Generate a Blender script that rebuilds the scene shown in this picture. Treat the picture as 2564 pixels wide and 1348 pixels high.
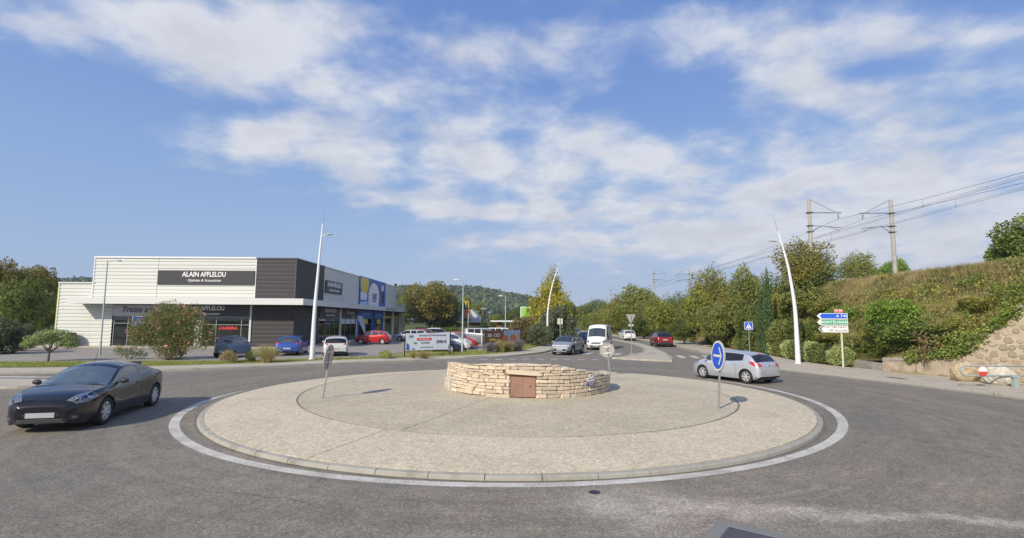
import bpy, bmesh, math, random
import numpy as np
from mathutils import Vector, Matrix
from mathutils.bvhtree import BVHTree

PI = math.pi
SC = bpy.context.scene
for _o in list(bpy.data.objects):
    bpy.data.objects.remove(_o)
COL = bpy.data.collections.new('place')
SC.collection.children.link(COL)

# ------------------------------------------------------------------ camera
FPX, PITCH, ROLL, EYE = 1282.0, math.atan(127 / 1282), 0.0062, 2.9
cam_data = bpy.data.cameras.new('camera')
cam_data.sensor_width = 36.0
cam_data.lens = 36.0 * FPX / 2564.0
cam_data.clip_start = 0.1
cam_data.clip_end = 6000
cam = bpy.data.objects.new('camera', cam_data)
COL.objects.link(cam)
cam.matrix_world = (Matrix.Translation((0, 0, EYE)) @ Matrix.Rotation(PI / 2 + PITCH, 4, 'X')
                    @ Matrix.Rotation(ROLL, 4, 'Z'))
SC.camera = cam

# ------------------------------------------------------------------ sun, sky, exposure
SUN_AZ = math.radians(216)      # clockwise from +Y: behind the camera, to its left
SUN_EL = math.radians(33)
SUN_STRENGTH = 2.7
SKY_STRENGTH = 0.115
EXPOSURE = 0.80
HAZE = 0.00028
sun_data = bpy.data.lights.new('sun', 'SUN')
sun_data.energy = SUN_STRENGTH
sun_data.angle = math.radians(0.9)
sun_data.color = (1.0, 0.90, 0.74)
sun = bpy.data.objects.new('sun', sun_data)
COL.objects.link(sun)
sdir = Vector((math.sin(SUN_AZ) * math.cos(SUN_EL), math.cos(SUN_AZ) * math.cos(SUN_EL), math.sin(SUN_EL)))
sun.rotation_euler = sdir.to_track_quat('Z', 'Y').to_euler()
sun.location = sdir * 60

SC.view_settings.view_transform = 'Standard'
SC.view_settings.look = 'None'
SC.view_settings.gamma = 1.0
SC.view_settings.exposure = EXPOSURE
SC.view_settings.use_curve_mapping = False
SC.render.engine = 'CYCLES'
SC.cycles.use_denoising = True
SC.cycles.max_bounces = 6
SC.cycles.transparent_max_bounces = 12


def ray(px, py):
    u, v = px - 1282.0, 674.0 - py
    c, s = math.cos(ROLL), math.sin(ROLL)
    u, v = c * u - s * v, s * u + c * v
    return (u, FPX * math.cos(PITCH) - v * math.sin(PITCH), FPX * math.sin(PITCH) + v * math.cos(PITCH))


def G(px, py, z=0.0):
    d = ray(px, py); t = (z - EYE) / d[2]
    return Vector((d[0] * t, d[1] * t, z))


def P(px, py, Y):
    d = ray(px, py); t = Y / d[1]
    return Vector((d[0] * t, Y, EYE + d[2] * t))


class NT:
    """small node-tree writer"""
    def __init__(s, nt):
        s.nt = nt; s.n = nt.nodes; s.l = nt.links
        s.n.clear()

    def add(s, typ, ins=None, **kw):
        nd = s.n.new(typ)
        for k, v in kw.items():
            setattr(nd, k, v)
        if ins:
            for k, v in ins.items():
                sock = nd.inputs[k]
                if hasattr(v, 'links') or isinstance(v, bpy.types.NodeSocket):
                    s.l.new(v, sock)
                else:
                    sock.default_value = v
        return nd

    def math(s, op, a, b=0.0, c=None, clamp=False):
        nd = s.n.new('ShaderNodeMath'); nd.operation = op; nd.use_clamp = clamp
        for i, v in enumerate((a, b) if c is None else (a, b, c)):
            if isinstance(v, bpy.types.NodeSocket):
                s.l.new(v, nd.inputs[i])
            else:
                nd.inputs[i].default_value = v
        return nd.outputs[0]

    def mix(s, fac, a, b, blend='MIX'):
        nd = s.n.new('ShaderNodeMix'); nd.data_type = 'RGBA'; nd.blend_type = blend
        for sock, v in ((nd.inputs[0], fac), (nd.inputs[6], a), (nd.inputs[7], b)):
            if isinstance(v, bpy.types.NodeSocket):
                s.l.new(v, sock)
            elif isinstance(v, (tuple, list)):
                sock.default_value = (*v[:3], 1.0)
            else:
                sock.default_value = v
        return nd.outputs[2]

    def ramp(s, fac, stops, interp='LINEAR'):
        nd = s.n.new('ShaderNodeValToRGB'); cr = nd.color_ramp; cr.interpolation = interp
        while len(cr.elements) < len(stops):
            cr.elements.new(0.5)
        for e, (p, c) in zip(cr.elements, stops):
            e.position = p; e.color = (*c[:3], 1.0) if isinstance(c, (tuple, list)) else (c, c, c, 1.0)
        s.l.new(fac, nd.inputs[0])
        return nd.outputs[0]

    def noise(s, vec, scale, detail=3.0, rough=0.5, dist=0.0):
        nd = s.n.new('ShaderNodeTexNoise')
        nd.inputs['Scale'].default_value = scale
        nd.inputs['Detail'].default_value = detail
        nd.inputs['Roughness'].default_value = rough
        nd.inputs['Distortion'].default_value = dist
        if vec is not None:
            s.l.new(vec, nd.inputs['Vector'])
        return nd.outputs['Fac']


world = bpy.data.worlds.new('World')
SC.world = world
world.use_nodes = True
w = NT(world.node_tree)
sky = w.add('ShaderNodeTexSky', sky_type='NISHITA', sun_disc=False)
sky.sun_elevation = SUN_EL
sky.sun_rotation = SUN_AZ
sky.altitude = 50
sky.air_density = 1.0
sky.dust_density = 0.8
sky.ozone_density = 1.6
tc = w.add('ShaderNodeTexCoord')
sep = w.add('ShaderNodeSeparateXYZ', {0: tc.outputs['Generated']})
dx, dy, dz = sep.outputs
az = w.math('ARCTAN2', dx, dy)
el = w.math('ARCSINE', dz)
zz = w.math('ADD', w.math('MAXIMUM', dz, 0.0), 0.22)
qx = w.math('DIVIDE', dx, zz); qy = w.math('DIVIDE', dy, zz)
q = w.add('ShaderNodeCombineXYZ', {0: qx, 1: w.math('MULTIPLY', qy, 1.0), 2: 3.7}).outputs[0]
# cloud banks as soft ellipses in azimuth / elevation, their edges broken by noise
def ang(px, py):
    d = Vector(ray(px, py)).normalized()
    return math.atan2(d.x, d.y), math.asin(d.z)
BANKS = [  # x, y, half width, half height, tilt, strength
    (300, 45, 520, 85, 8, 1.7), (620, 150, 240, 100, 10, 1.25), (860, 60, 190, 95, 0, .75),
    (960, 235, 220, 62, 0, 1.15), (640, 355, 240, 48, 5, 1.3), (960, 405, 350, 66, 6, 1.0),
    (1290, 385, 170, 50, 0, .8), (1290, 130, 170, 75, 0, 1.4), (1480, 320, 140, 52, 10, 1.1),
    (1540, 200, 110, 60, 0, .65), (1800, 60, 300, 75, 0, .75), (1980, 90, 220, 75, 0, .85),
    (1960, 215, 210, 62, 20, 1.3), (2230, 80, 200, 60, 0, .6), (2400, 240, 260, 55, -8, .9), (2430, 350, 320, 75, -5, .95),
    (1800, 355, 130, 45, 0, .75), (2010, 370, 80, 60, 0, .75), (1190, 525, 270, 32, 4, 1.2),
    (1660, 450, 460, 46, 4, 1.1), (1900, 560, 760, 66, 2, 1.25), (2250, 470, 420, 62, 0, .95),
    (2150, 640, 700, 60, 0, 1.2), (1400, 610, 480, 34, 0, .9), (1140, 320, 170, 34, 0, .7),
    (2540, 120, 220, 70, 0, .6), (1600, 380, 150, 40, 0, .5), (2200, 400, 160, 40, 0, .5),
    (110, 400, 380, 200, 0, -.9), (300, 560, 420, 90, 0, -.8), (720, 590, 300, 50, 0, -.6),
    (1180, 30, 130, 70, 0, -.6), (1420, 240, 180, 36, 20, -.5), (1660, 270, 130, 60, 20, -.6),
    (2190, 180, 110, 40, 0, -.4), (620, 275, 180, 22, 5, -.7),
]
cov = None
wn = w.noise(q, 2.2, 4.0, .55)
wn2 = w.noise(w.add('ShaderNodeVectorMath', {0: q, 1: (7.3, 2.1, 5.0)}, operation='ADD').outputs[0], 2.2, 4.0, .55)
azd = w.math('ADD', az, w.math('MULTIPLY', w.math('SUBTRACT', wn, .5), .13))
eld = w.math('ADD', el, w.math('MULTIPLY', w.math('SUBTRACT', wn2, .5), .075))
for bx, by, sx, sy, tilt, st in BANKS:
    a0, e0 = ang(bx, by)
    tl = math.radians(tilt)
    a1, g1_ = ang(bx + sx * .5, by + sx * .5 * math.tan(tl)); a2, g2_ = ang(bx - sx * .5, by - sx * .5 * math.tan(tl))
    _, e1 = ang(bx, by - sy)
    t = math.atan2(g1_ - g2_, a1 - a2)
    sa, se = math.hypot(a1 - a2, g1_ - g2_), abs(e1 - e0)
    da = w.math('SUBTRACT', azd, a0); de = w.math('SUBTRACT', eld, e0)
    ra = w.math('ADD', w.math('MULTIPLY', da, math.cos(t) / sa), w.math('MULTIPLY', de, math.sin(t) / sa))
    re = w.math('ADD', w.math('MULTIPLY', da, -math.sin(t) / se), w.math('MULTIPLY', de, math.cos(t) / se))
    r2 = w.math('ADD', w.math('MULTIPLY', ra, ra), w.math('MULTIPLY', re, re))
    g = w.math('MULTIPLY', w.math('EXPONENT', w.math('MULTIPLY', r2, -0.8)), st)
    cov = g if cov is None else w.math('ADD', cov, g)
# sky beyond the view: scattered cloud, with extra cover added to brighten shaded faces
side = w.add('ShaderNodeMapRange', {0: w.math('ABSOLUTE', az), 1: .8, 2: 1.2, 3: 0.0, 4: .75}).outputs[0]
n1 = w.noise(q, 4.3, 7.0, .55, .10)
n2 = w.noise(q, 13.0, 5.0, .62, .1)
f = w.math('ADD', w.math('MULTIPLY', n1, 2.1), w.math('MULTIPLY', n2, .46))
f = w.math('ADD', f, w.math('MULTIPLY', w.math('ADD', cov, side), .50))
mr = w.add('ShaderNodeMapRange', {0: f, 1: 1.30, 2: 2.18, 3: 0.0, 4: 1.0}, interpolation_type='SMOOTHSTEP')
mask = mr.outputs[0]
shade = w.add('ShaderNodeMapRange', {0: w.math('SUBTRACT', f, w.math('MULTIPLY', n2, .6)), 1: 1.3, 2: 2.6, 3: 0.0, 4: 1.0}).outputs[0]
K = 1.0 / 2 ** EXPOSURE
def sc3(c): return tuple(v * K for v in c)
ccol = w.ramp(shade, [(0.0, sc3((.58, .65, .80))), (.40, sc3((.77, .79, .84))), (1.0, sc3((.66, .67, .71)))])
ccol = w.mix(w.math('MULTIPLY', w.ramp(w.noise(q, 5.0, 4.0, .6), [(.42, 0.0), (.62, 1.0)]), .5), ccol, sc3((.56, .585, .66)))
grad = w.ramp(w.math('MAXIMUM', dz, 0.0), [(0.0, sc3((.335, .475, .74))), (.10, sc3((.30, .45, .735))), (.28, sc3((.245, .40, .72))), (.42, sc3((.175, .315, .69))), (.65, sc3((.12, .245, .62))), (1.0, sc3((.09, .19, .52)))])
skyc = w.add('ShaderNodeVectorMath', {0: sky.outputs[0], 1: (SKY_STRENGTH * K * 1.3,) * 3}, operation='MULTIPLY').outputs[0]
skyc = w.mix(.82, skyc, grad)
hz = w.add('ShaderNodeMapRange', {0: dz, 1: 0.0, 2: .26, 3: .80, 4: 0.0}).outputs[0]
low = w.math('MULTIPLY', hz, w.add('ShaderNodeMapRange', {0: az, 1: -.75, 2: .45, 3: .15, 4: 1.0}).outputs[0])
skyc = w.mix(low, skyc, sc3((.52, .60, .76)))
tot = w.mix(w.math('MULTIPLY', mask, .92), skyc, ccol)
bgn = w.add('ShaderNodeBackground', {0: tot, 1: 1.0})
out = w.add('ShaderNodeOutputWorld', {0: bgn.outputs[0]})

# ------------------------------------------------------------------ object helpers
def tag(o, label=None, cat=None, group=None, kind=None):
    if label: o['label'] = label
    if cat: o['category'] = cat
    if group: o['group'] = group
    if kind: o['kind'] = kind
    return o


def link(o, parent=None):
    COL.objects.link(o)
    if parent is not None:
        o.parent = parent
    return o


def empty(name, loc=(0, 0, 0), rz=0.0, label=None, cat=None, group=None, parent=None, sc=1.0):
    o = bpy.data.objects.new(name, None)
    o.empty_display_size = .2
    o.location = loc
    o.rotation_euler = (0, 0, rz)
    if sc != 1.0:
        o.scale = (sc, sc, sc)
    link(o, parent)
    return tag(o, label, cat, group)


def copy_tree(o, parent=None):
    c = o.copy()
    c.parent = None
    link(c, parent)
    for ch in o.children:
        copy_tree(ch, c)
    return c


class MB:
    def __init__(s):
        s.v = []; s.f = []

    def add(s, vs, fs):
        n = len(s.v)
        s.v.extend([tuple(v) for v in vs])
        s.f.extend([tuple(i + n for i in f) for f in fs])
        return s

    def box(s, lo, hi, M=None):
        x0, y0, z0 = lo; x1, y1, z1 = hi
        vs = [Vector(p) for p in ((x0, y0, z0), (x1, y0, z0), (x1, y1, z0), (x0, y1, z0),
                                  (x0, y0, z1), (x1, y0, z1), (x1, y1, z1), (x0, y1, z1))]
        if M is not None:
            vs = [M @ v for v in vs]
        return s.add(vs, [(0, 3, 2, 1), (4, 5, 6, 7), (0, 1, 5, 4), (1, 2, 6, 5), (2, 3, 7, 6), (3, 0, 4, 7)])

    def tube(s, pts, rad, n=8, cap=True):
        pts = [Vector(p) for p in pts]
        if not isinstance(rad, (list, tuple)):
            rad = [rad] * len(pts)
        vs = []; fs = []
        up = None
        for i, p in enumerate(pts):
            a = pts[max(i - 1, 0)]; b = pts[min(i + 1, len(pts) - 1)]
            t = (b - a).normalized()
            if up is None:
                up = Vector((0, 0, 1)) if abs(t.z) < .9 else Vector((1, 0, 0))
            x = t.cross(up)
            if x.length < 1e-4:
                x = t.cross(Vector((0, 1, 0)))
            x.normalize(); y = t.cross(x).normalized(); up = y.cross(t) if False else up
            for k in range(n):
                an = 2 * PI * k / n
                vs.append(p + (x * math.cos(an) + y * math.sin(an)) * rad[i])
        for i in range(len(pts) - 1):
            for k in range(n):
                a = i * n + k; b = i * n + (k + 1) % n
                fs.append((a, b, b + n, a + n))
        if cap:
            fs.append(tuple(range(n))[::-1]); m = (len(pts) - 1) * n
            fs.append(tuple(range(m, m + n)))
        return s.add(vs, fs)

    def prism(s, poly, z0, z1):
        """flat polygon (x, y) raised between z0 and z1"""
        n = len(poly)
        area = sum(poly[i][0] * poly[(i + 1) % n][1] - poly[(i + 1) % n][0] * poly[i][1] for i in range(n))
        if area < 0:
            poly = poly[::-1]
        vs = [(p[0], p[1], z0) for p in poly] + [(p[0], p[1], z1) for p in poly]
        fs = [tuple(range(n, 2 * n)), tuple(range(n))[::-1]]
        fs += [(i, (i + 1) % n, n + (i + 1) % n, n + i) for i in range(n)]
        return s.add(vs, fs)

    def lathe(s, prof, n=24, M=None):
        """profile (r, h) spun round the local Z"""
        vs = []; fs = []
        for k in range(n):
            a = 2 * PI * k / n
            for r, h in prof:
                v = Vector((r * math.cos(a), r * math.sin(a), h))
                vs.append(M @ v if M is not None else v)
        m = len(prof)
        for k in range(n):
            for j in range(m - 1):
                a = k * m + j; b = ((k + 1) % n) * m + j
                fs.append((a, b, b + 1, a + 1))
        return s.add(vs, fs)

    def mesh(s, name, mat=None, smooth=False, sharp=None, bevel=None):
        me = bpy.data.meshes.new(name)
        me.from_pydata(s.v, [], s.f)
        if mat is not None:
            me.materials.append(mat)
        if bevel:
            bm = bmesh.new(); bm.from_mesh(me)
            bmesh.ops.remove_doubles(bm, verts=bm.verts, dist=1e-5)
            ed = [e for e in bm.edges if len(e.link_faces) == 2 and e.calc_face_angle(0) > .6]
            bmesh.ops.bevel(bm, geom=ed, offset=bevel, segments=1, affect='EDGES', clamp_overlap=True)
            bm.to_mesh(me); bm.free()
        if smooth:
            me.polygons.foreach_set('use_smooth', [True] * len(me.polygons))
            if sharp:
                try:
                    me.set_sharp_from_angle(angle=math.radians(sharp))
                except Exception:
                    pass
        me.validate(clean_customdata=False)
        me.update()
        return me

    def obj(s, name, mat=None, parent=None, smooth=False, sharp=None, bevel=None, loc=None):
        o = bpy.data.objects.new(name, s.mesh(name, mat, smooth, sharp, bevel))
        if loc is not None:
            o.location = loc
        return link(o, parent)


def mobj(name, me, parent=None, loc=(0, 0, 0), rot=(0, 0, 0), sc=(1, 1, 1)):
    o = bpy.data.objects.new(name, me)
    o.location = loc; o.rotation_euler = rot; o.scale = sc
    return link(o, parent)


def np_mesh(name, verts, nper, mat, smooth=False):
    """every nper verts form one face (numpy fast path)"""
    verts = np.asarray(verts, dtype=np.float32).reshape(-1, 3)
    nv = len(verts); nf = nv // nper
    me = bpy.data.meshes.new(name)
    me.vertices.add(nv); me.vertices.foreach_set('co', verts.ravel())
    me.loops.add(nv); me.loops.foreach_set('vertex_index', np.arange(nv, dtype=np.int32))
    me.polygons.add(nf); me.polygons.foreach_set('loop_start', np.arange(0, nv, nper, dtype=np.int32))
    try:
        me.polygons.foreach_set('loop_total', np.full(nf, nper, dtype=np.int32))
    except Exception:
        pass
    me.update(calc_edges=True)
    if mat is not None:
        me.materials.append(mat)
    return me


def text_mesh(body, size, mat, extrude=.01, bold=0.0, shear=0.0, align='CENTER', space=1.0, sx=1.0):
    cu = bpy.data.curves.new('lettering', 'FONT')
    cu.body = body; cu.size = size; cu.extrude = extrude; cu.offset = bold * size
    cu.shear = shear; cu.align_x = align; cu.align_y = 'CENTER'; cu.space_character = space
    cu.resolution_u = 3
    ob = bpy.data.objects.new('lettering', cu)
    COL.objects.link(ob)
    dg = bpy.context.evaluated_depsgraph_get()
    me = bpy.data.meshes.new_from_object(ob.evaluated_get(dg))
    COL.objects.unlink(ob); bpy.data.objects.remove(ob); bpy.data.curves.remove(cu)
    me.name = 'lettering'
    me.materials.clear(); me.materials.append(mat)
    if sx != 1.0:
        for v in me.vertices:
            v.co.x *= sx
    return me


def text(body, size, mat, loc, rot, parent, **kw):
    return mobj('lettering', text_mesh(body, size, mat, **kw), parent, loc, rot)


def interp(pts, x):
    """monotone-ish smooth interpolation through (x, value) pairs (Catmull-Rom, clamped)"""
    n = len(pts)
    if x <= pts[0][0]: return pts[0][1]
    if x >= pts[-1][0]: return pts[-1][1]
    for i in range(n - 1):
        x0, y0 = pts[i]; x1, y1 = pts[i + 1]
        if x0 <= x <= x1:
            h = x1 - x0
            d = (y1 - y0) / h
            def sl(j):
                if j <= 0 or j >= n - 1: return None
                a = (pts[j][1] - pts[j - 1][1]) / (pts[j][0] - pts[j - 1][0])
                b = (pts[j + 1][1] - pts[j][1]) / (pts[j + 1][0] - pts[j][0])
                if a * b <= 0: return 0.0
                return 2 * a * b / (a + b)
            m0 = sl(i); m1 = sl(i + 1)
            m0 = d if m0 is None else m0; m1 = d if m1 is None else m1
            t = (x - x0) / h
            return ((2 * t ** 3 - 3 * t ** 2 + 1) * y0 + (t ** 3 - 2 * t ** 2 + t) * h * m0
                    + (-2 * t ** 3 + 3 * t ** 2) * y1 + (t ** 3 - t ** 2) * h * m1)
    return pts[-1][1]


def vnoise(x, y, seed=0):
    def h(i, j):
        n = math.sin(i * 127.1 + j * 311.7 + seed * 74.7) * 43758.5453
        return n - math.floor(n)
    i, j = math.floor(x), math.floor(y); fx, fy = x - i, y - j
    fx = fx * fx * (3 - 2 * fx); fy = fy * fy * (3 - 2 * fy)
    return ((h(i, j) * (1 - fx) + h(i + 1, j) * fx) * (1 - fy) + (h(i, j + 1) * (1 - fx) + h(i + 1, j + 1) * fx) * fy)


def fbm(x, y, seed=0, o=3):
    s = 0; a = .5
    for k in range(o):
        s += a * vnoise(x, y, seed + k); x *= 2.03; y *= 2.03; a *= .5
    return s

# ------------------------------------------------------------------ materials
def mat_base(name):
    m = bpy.data.materials.new(name); m.use_nodes = True
    return m, NT(m.node_tree)


def finish(t, bsdf, disp=None):
    o = t.add('ShaderNodeOutputMaterial', {0: bsdf})
    return o


def simple(name, col, rough=.6, metal=0.0, var=.12, scale=3.0, coat=0.0, spec=.5, bump=0.0, bscale=40.0, dirt=None):
    """base colour broken by soft noise, with optional fine bump"""
    m, t = mat_base(name)
    tc = t.add('ShaderNodeTexCoord')
    n = t.noise(tc.outputs['Object'], scale, 4, .6)
    lo = tuple(c * (1 - var) for c in col); hi = tuple(min(1, c * (1 + var)) for c in col)
    c = t.mix(n, lo, hi)
    if dirt:
        n2 = t.noise(tc.outputs['Object'], dirt[1], 5, .65)
        k = t.ramp(n2, [(.5, 0.0), (.72, 1.0)])
        c = t.mix(t.math('MULTIPLY', k, dirt[2]), c, dirt[0])
    b = t.add('ShaderNodeBsdfPrincipled', {'Base Color': c, 'Roughness': rough, 'Metallic': metal})
    b.inputs['Coat Weight'].default_value = coat
    b.inputs['Coat Roughness'].default_value = .06
    b.inputs['Specular IOR Level'].default_value = spec
    if bump:
        bn = t.add('ShaderNodeBump', {'Height': t.noise(tc.outputs['Object'], bscale, 3, .6), 'Strength': bump, 'Distance': .01})
        t.l.new(bn.outputs[0], b.inputs['Normal'])
    finish(t, b.outputs[0])
    return m


def asphalt_mat():
    m, t = mat_base('asphalt')
    geo = t.add('ShaderNodeNewGeometry'); p = geo.outputs['Position']
    sep = t.add('ShaderNodeSeparateXYZ', {0: p})
    x, y = sep.outputs[0], sep.outputs[1]
    speck = t.noise(p, 55, 2, .7)
    speck2 = t.add('ShaderNodeTexVoronoi', {'Vector': p, 'Scale': 70.0}).outputs['Color']
    sp2 = t.add('ShaderNodeSeparateColor', {0: speck2}).outputs[0]
    big = t.noise(p, .22, 4, .6)
    med = t.noise(p, 1.7, 4, .65)
    # polar wear bands: polished wheel tracks round the island
    rx = t.math('SUBTRACT', x, .05); ry = t.math('SUBTRACT', y, 19.9)
    r = t.math('SQRT', t.math('ADD', t.math('MULTIPLY', rx, rx), t.math('MULTIPLY', ry, ry)))
    an = t.math('ARCTAN2', ry, rx)
    pv = t.add('ShaderNodeCombineXYZ', {0: r, 1: t.math('MULTIPLY', an, 1.2), 2: 0.0}).outputs[0]
    streak = t.noise(pv, 3.2, 5, .62)
    pv2 = t.add('ShaderNodeCombineXYZ', {0: t.math('MULTIPLY', r, .45), 1: t.math('MULTIPLY', an, .5), 2: 4.0}).outputs[0]
    bands = t.noise(pv2, 2.4, 3, .5)
    base = t.ramp(big, [(.3, (.220, .206, .166)), (.5, (.252, .228, .180)), (.7, (.276, .240, .186))])
    base = t.mix(t.ramp(streak, [(.35, 0.0), (.7, 1.0)]), base, t.mix(.62, base, (.145, .136, .122)))
    base = t.mix(t.math('MULTIPLY', t.ramp(bands, [(.42, 0.0), (.62, 1.0)]), .55), base, (.172, .160, .135))
    # pale dust swept to the outside of the lane: a long tongue right of centre
    ax = t.math('SUBTRACT', x, 1.2)
    cl = t.math('ADD', t.math('MULTIPLY', ax, -.10), 8.45)
    cl = t.math('ADD', cl, t.math('MULTIPLY', t.math('SUBTRACT', t.noise(p, .9, 3, .6), .5), 1.1))
    wd = t.math('ADD', .10, t.math('MULTIPLY', t.math('EXPONENT', t.math('MULTIPLY', t.math('ABSOLUTE', t.math('SUBTRACT', x, 2.0)), -.75)), .75))
    dd = t.math('DIVIDE', t.math('SUBTRACT', y, cl), wd)
    dust = t.math('EXPONENT', t.math('MULTIPLY', t.math('MULTIPLY', dd, dd), -.7))
    dust = t.math('MULTIPLY', dust, t.add('ShaderNodeMapRange', {0: x, 1: .2, 2: 1.6, 3: 0.0, 4: 1.0}, interpolation_type='SMOOTHSTEP').outputs[0])
    dust = t.math('MULTIPLY', dust, t.ramp(t.noise(p, 2.6, 5, .7), [(.25, .35), (.6, 1.0)]))
    # fan of scuffed arcs between the tongue and the line
    sc = t.math('MULTIPLY', t.ramp(streak, [(.52, 0.0), (.66, 1.0)]),
                t.math('MULTIPLY', t.add('ShaderNodeMapRange', {0: x, 1: 1.5, 2: 4.5, 3: 0.0, 4: 1.0}).outputs[0],
                       t.add('ShaderNodeMapRange', {0: t.math('ABSOLUTE', t.math('SUBTRACT', r, 12.2)), 1: .7, 2: 1.7, 3: 1.0, 4: 0.0}).outputs[0]))
    sc = t.math('MULTIPLY', sc, t.add('ShaderNodeMapRange', {0: y, 1: 12.0, 2: 9.5, 3: 0.0, 4: .6}).outputs[0])
    base = t.mix(t.math('MULTIPLY', dust, .95), base, (.43, .385, .32))
    base = t.mix(sc, base, (.36, .325, .27))
    col = t.mix(1.0, base, t.ramp(speck, [(.25, .55), (.5, .95), (.75, 1.5)]), 'MULTIPLY')
    col = t.mix(1.0, col, t.ramp(sp2, [(0.0, .72), (.5, 1.0), (1.0, 1.42)]), 'MULTIPLY')
    col = t.mix(1.0, col, t.ramp(med, [(.3, .86), (.7, 1.13)]), 'MULTIPLY')
    sp3 = t.add('ShaderNodeSeparateColor', {0: t.add('ShaderNodeTexVoronoi', {'Vector': p, 'Scale': 26.0}).outputs['Color']}).outputs[1]
    col = t.mix(1.0, col, t.ramp(sp3, [(0.0, .80), (.5, 1.0), (1.0, 1.24)]), 'MULTIPLY')
    tint = t.noise(p, .45, 3, .6)
    col = t.mix(t.ramp(tint, [(.45, 0.0), (.62, .5)]), col, t.mix(1.0, col, (1.07, .98, .97), 'MULTIPLY'))
    # a few dark tar spots and hairline cracks
    vor = t.add('ShaderNodeTexVoronoi', {'Vector': t.add('ShaderNodeVectorMath', {0: p, 1: t.add('ShaderNodeCombineXYZ', {0: t.math('MULTIPLY', med, .7), 1: t.math('MULTIPLY', big, 1.5), 2: 0.0}).outputs[0]}, operation='ADD').outputs[0], 'Scale': .16}, feature='DISTANCE_TO_EDGE')
    crack = t.ramp(vor.outputs[0], [(0.0, 1.0), (.0012, 0.0)])
    crack = t.math('MULTIPLY', crack, t.ramp(t.noise(p, .35, 2, .5), [(.48, 0.0), (.56, 1.0)]))
    col = t.mix(t.math('MULTIPLY', crack, .5), col, (.03, .03, .03))
    spot = t.add('ShaderNodeTexVoronoi', {'Vector': p, 'Scale': 1.5}).outputs['Distance']
    col = t.mix(t.math('MULTIPLY', t.ramp(spot, [(.02, 1.0), (.035, 0.0)]), .5), col, (.035, .033, .03))
    b = t.add('ShaderNodeBsdfPrincipled', {'Base Color': col, 'Roughness': .82})
    b.inputs['Specular IOR Level'].default_value = .35
    bn = t.add('ShaderNodeBump', {'Height': t.math('ADD', speck, sp2), 'Strength': .55, 'Distance': .006})
    t.l.new(bn.outputs[0], b.inputs['Normal'])
    finish(t, b.outputs[0])
    return m


def aggregate_mat(name, lo, hi, big):
    """exposed-aggregate concrete: small pebbles in pale cement"""
    m, t = mat_base(name)
    p = t.add('ShaderNodeNewGeometry').outputs['Position']
    v = t.add('ShaderNodeTexVoronoi', {'Vector': p, 'Scale': 58.0})
    sc = t.add('ShaderNodeSeparateColor', {0: v.outputs['Color']}).outputs[0]
    col = t.mix(sc, lo, hi)
    v2 = t.add('ShaderNodeTexVoronoi', {'Vector': p, 'Scale': 17.0})
    sc2 = t.add('ShaderNodeSeparateColor', {0: v2.outputs['Color']}).outputs[1]
    col = t.mix(1.0, col, t.ramp(sc2, [(0.0, .84), (1.0, 1.13)]), 'MULTIPLY')
    edge = t.add('ShaderNodeTexVoronoi', {'Vector': p, 'Scale': 58.0}, feature='DISTANCE_TO_EDGE').outputs[0]
    col = t.mix(t.ramp(edge, [(0.0, .18), (.12, 0.0)]), col, (.20, .17, .13))
    n = t.noise(p, .55, 5, .62); n2 = t.noise(p, 3.5, 4, .6)
    col = t.mix(1.0, col, t.ramp(n, [(.3, 1 - big), (.7, 1 + big)]), 'MULTIPLY')
    col = t.mix(1.0, col, t.ramp(n2, [(.3, .93), (.7, 1.06)]), 'MULTIPLY')
    st = t.ramp(t.noise(p, 1.1, 5, .7), [(.60, 0.0), (.72, 1.0)])
    col = t.mix(t.math('MULTIPLY', st, .40), col, (.27, .245, .20))
    st2 = t.ramp(t.noise(p, .33, 6, .75, .6), [(.56, 0.0), (.66, 1.0)])
    col = t.mix(t.math('MULTIPLY', st2, .16), col, (.30, .27, .22))
    b = t.add('ShaderNodeBsdfPrincipled', {'Base Color': col, 'Roughness': .9})
    b.inputs['Specular IOR Level'].default_value = .2
    bn = t.add('ShaderNodeBump', {'Height': edge, 'Strength': .5, 'Distance': .008})
    t.l.new(bn.outputs[0], b.inputs['Normal'])
    finish(t, b.outputs[0])
    return m


def paint_mark_mat():
    m, t = mat_base('road_paint')
    p = t.add('ShaderNodeNewGeometry').outputs['Position']
    n = t.noise(p, 30, 4, .75); n2 = t.noise(p, 1.3, 3, .6)
    k = t.ramp(t.math('ADD', t.math('MULTIPLY', n, .7), t.math('MULTIPLY', n2, .35)), [(.43, 1.0), (.56, 0.0)])
    col = t.mix(k, (.62, .60, .54), (.30, .275, .235))
    col = t.mix(1.0, col, t.ramp(t.noise(p, 6, 3, .6), [(.3, .9), (.7, 1.05)]), 'MULTIPLY')
    b = t.add('ShaderNodeBsdfPrincipled', {'Base Color': col, 'Roughness': .7})
    finish(t, b.outputs[0])
    return m


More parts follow.
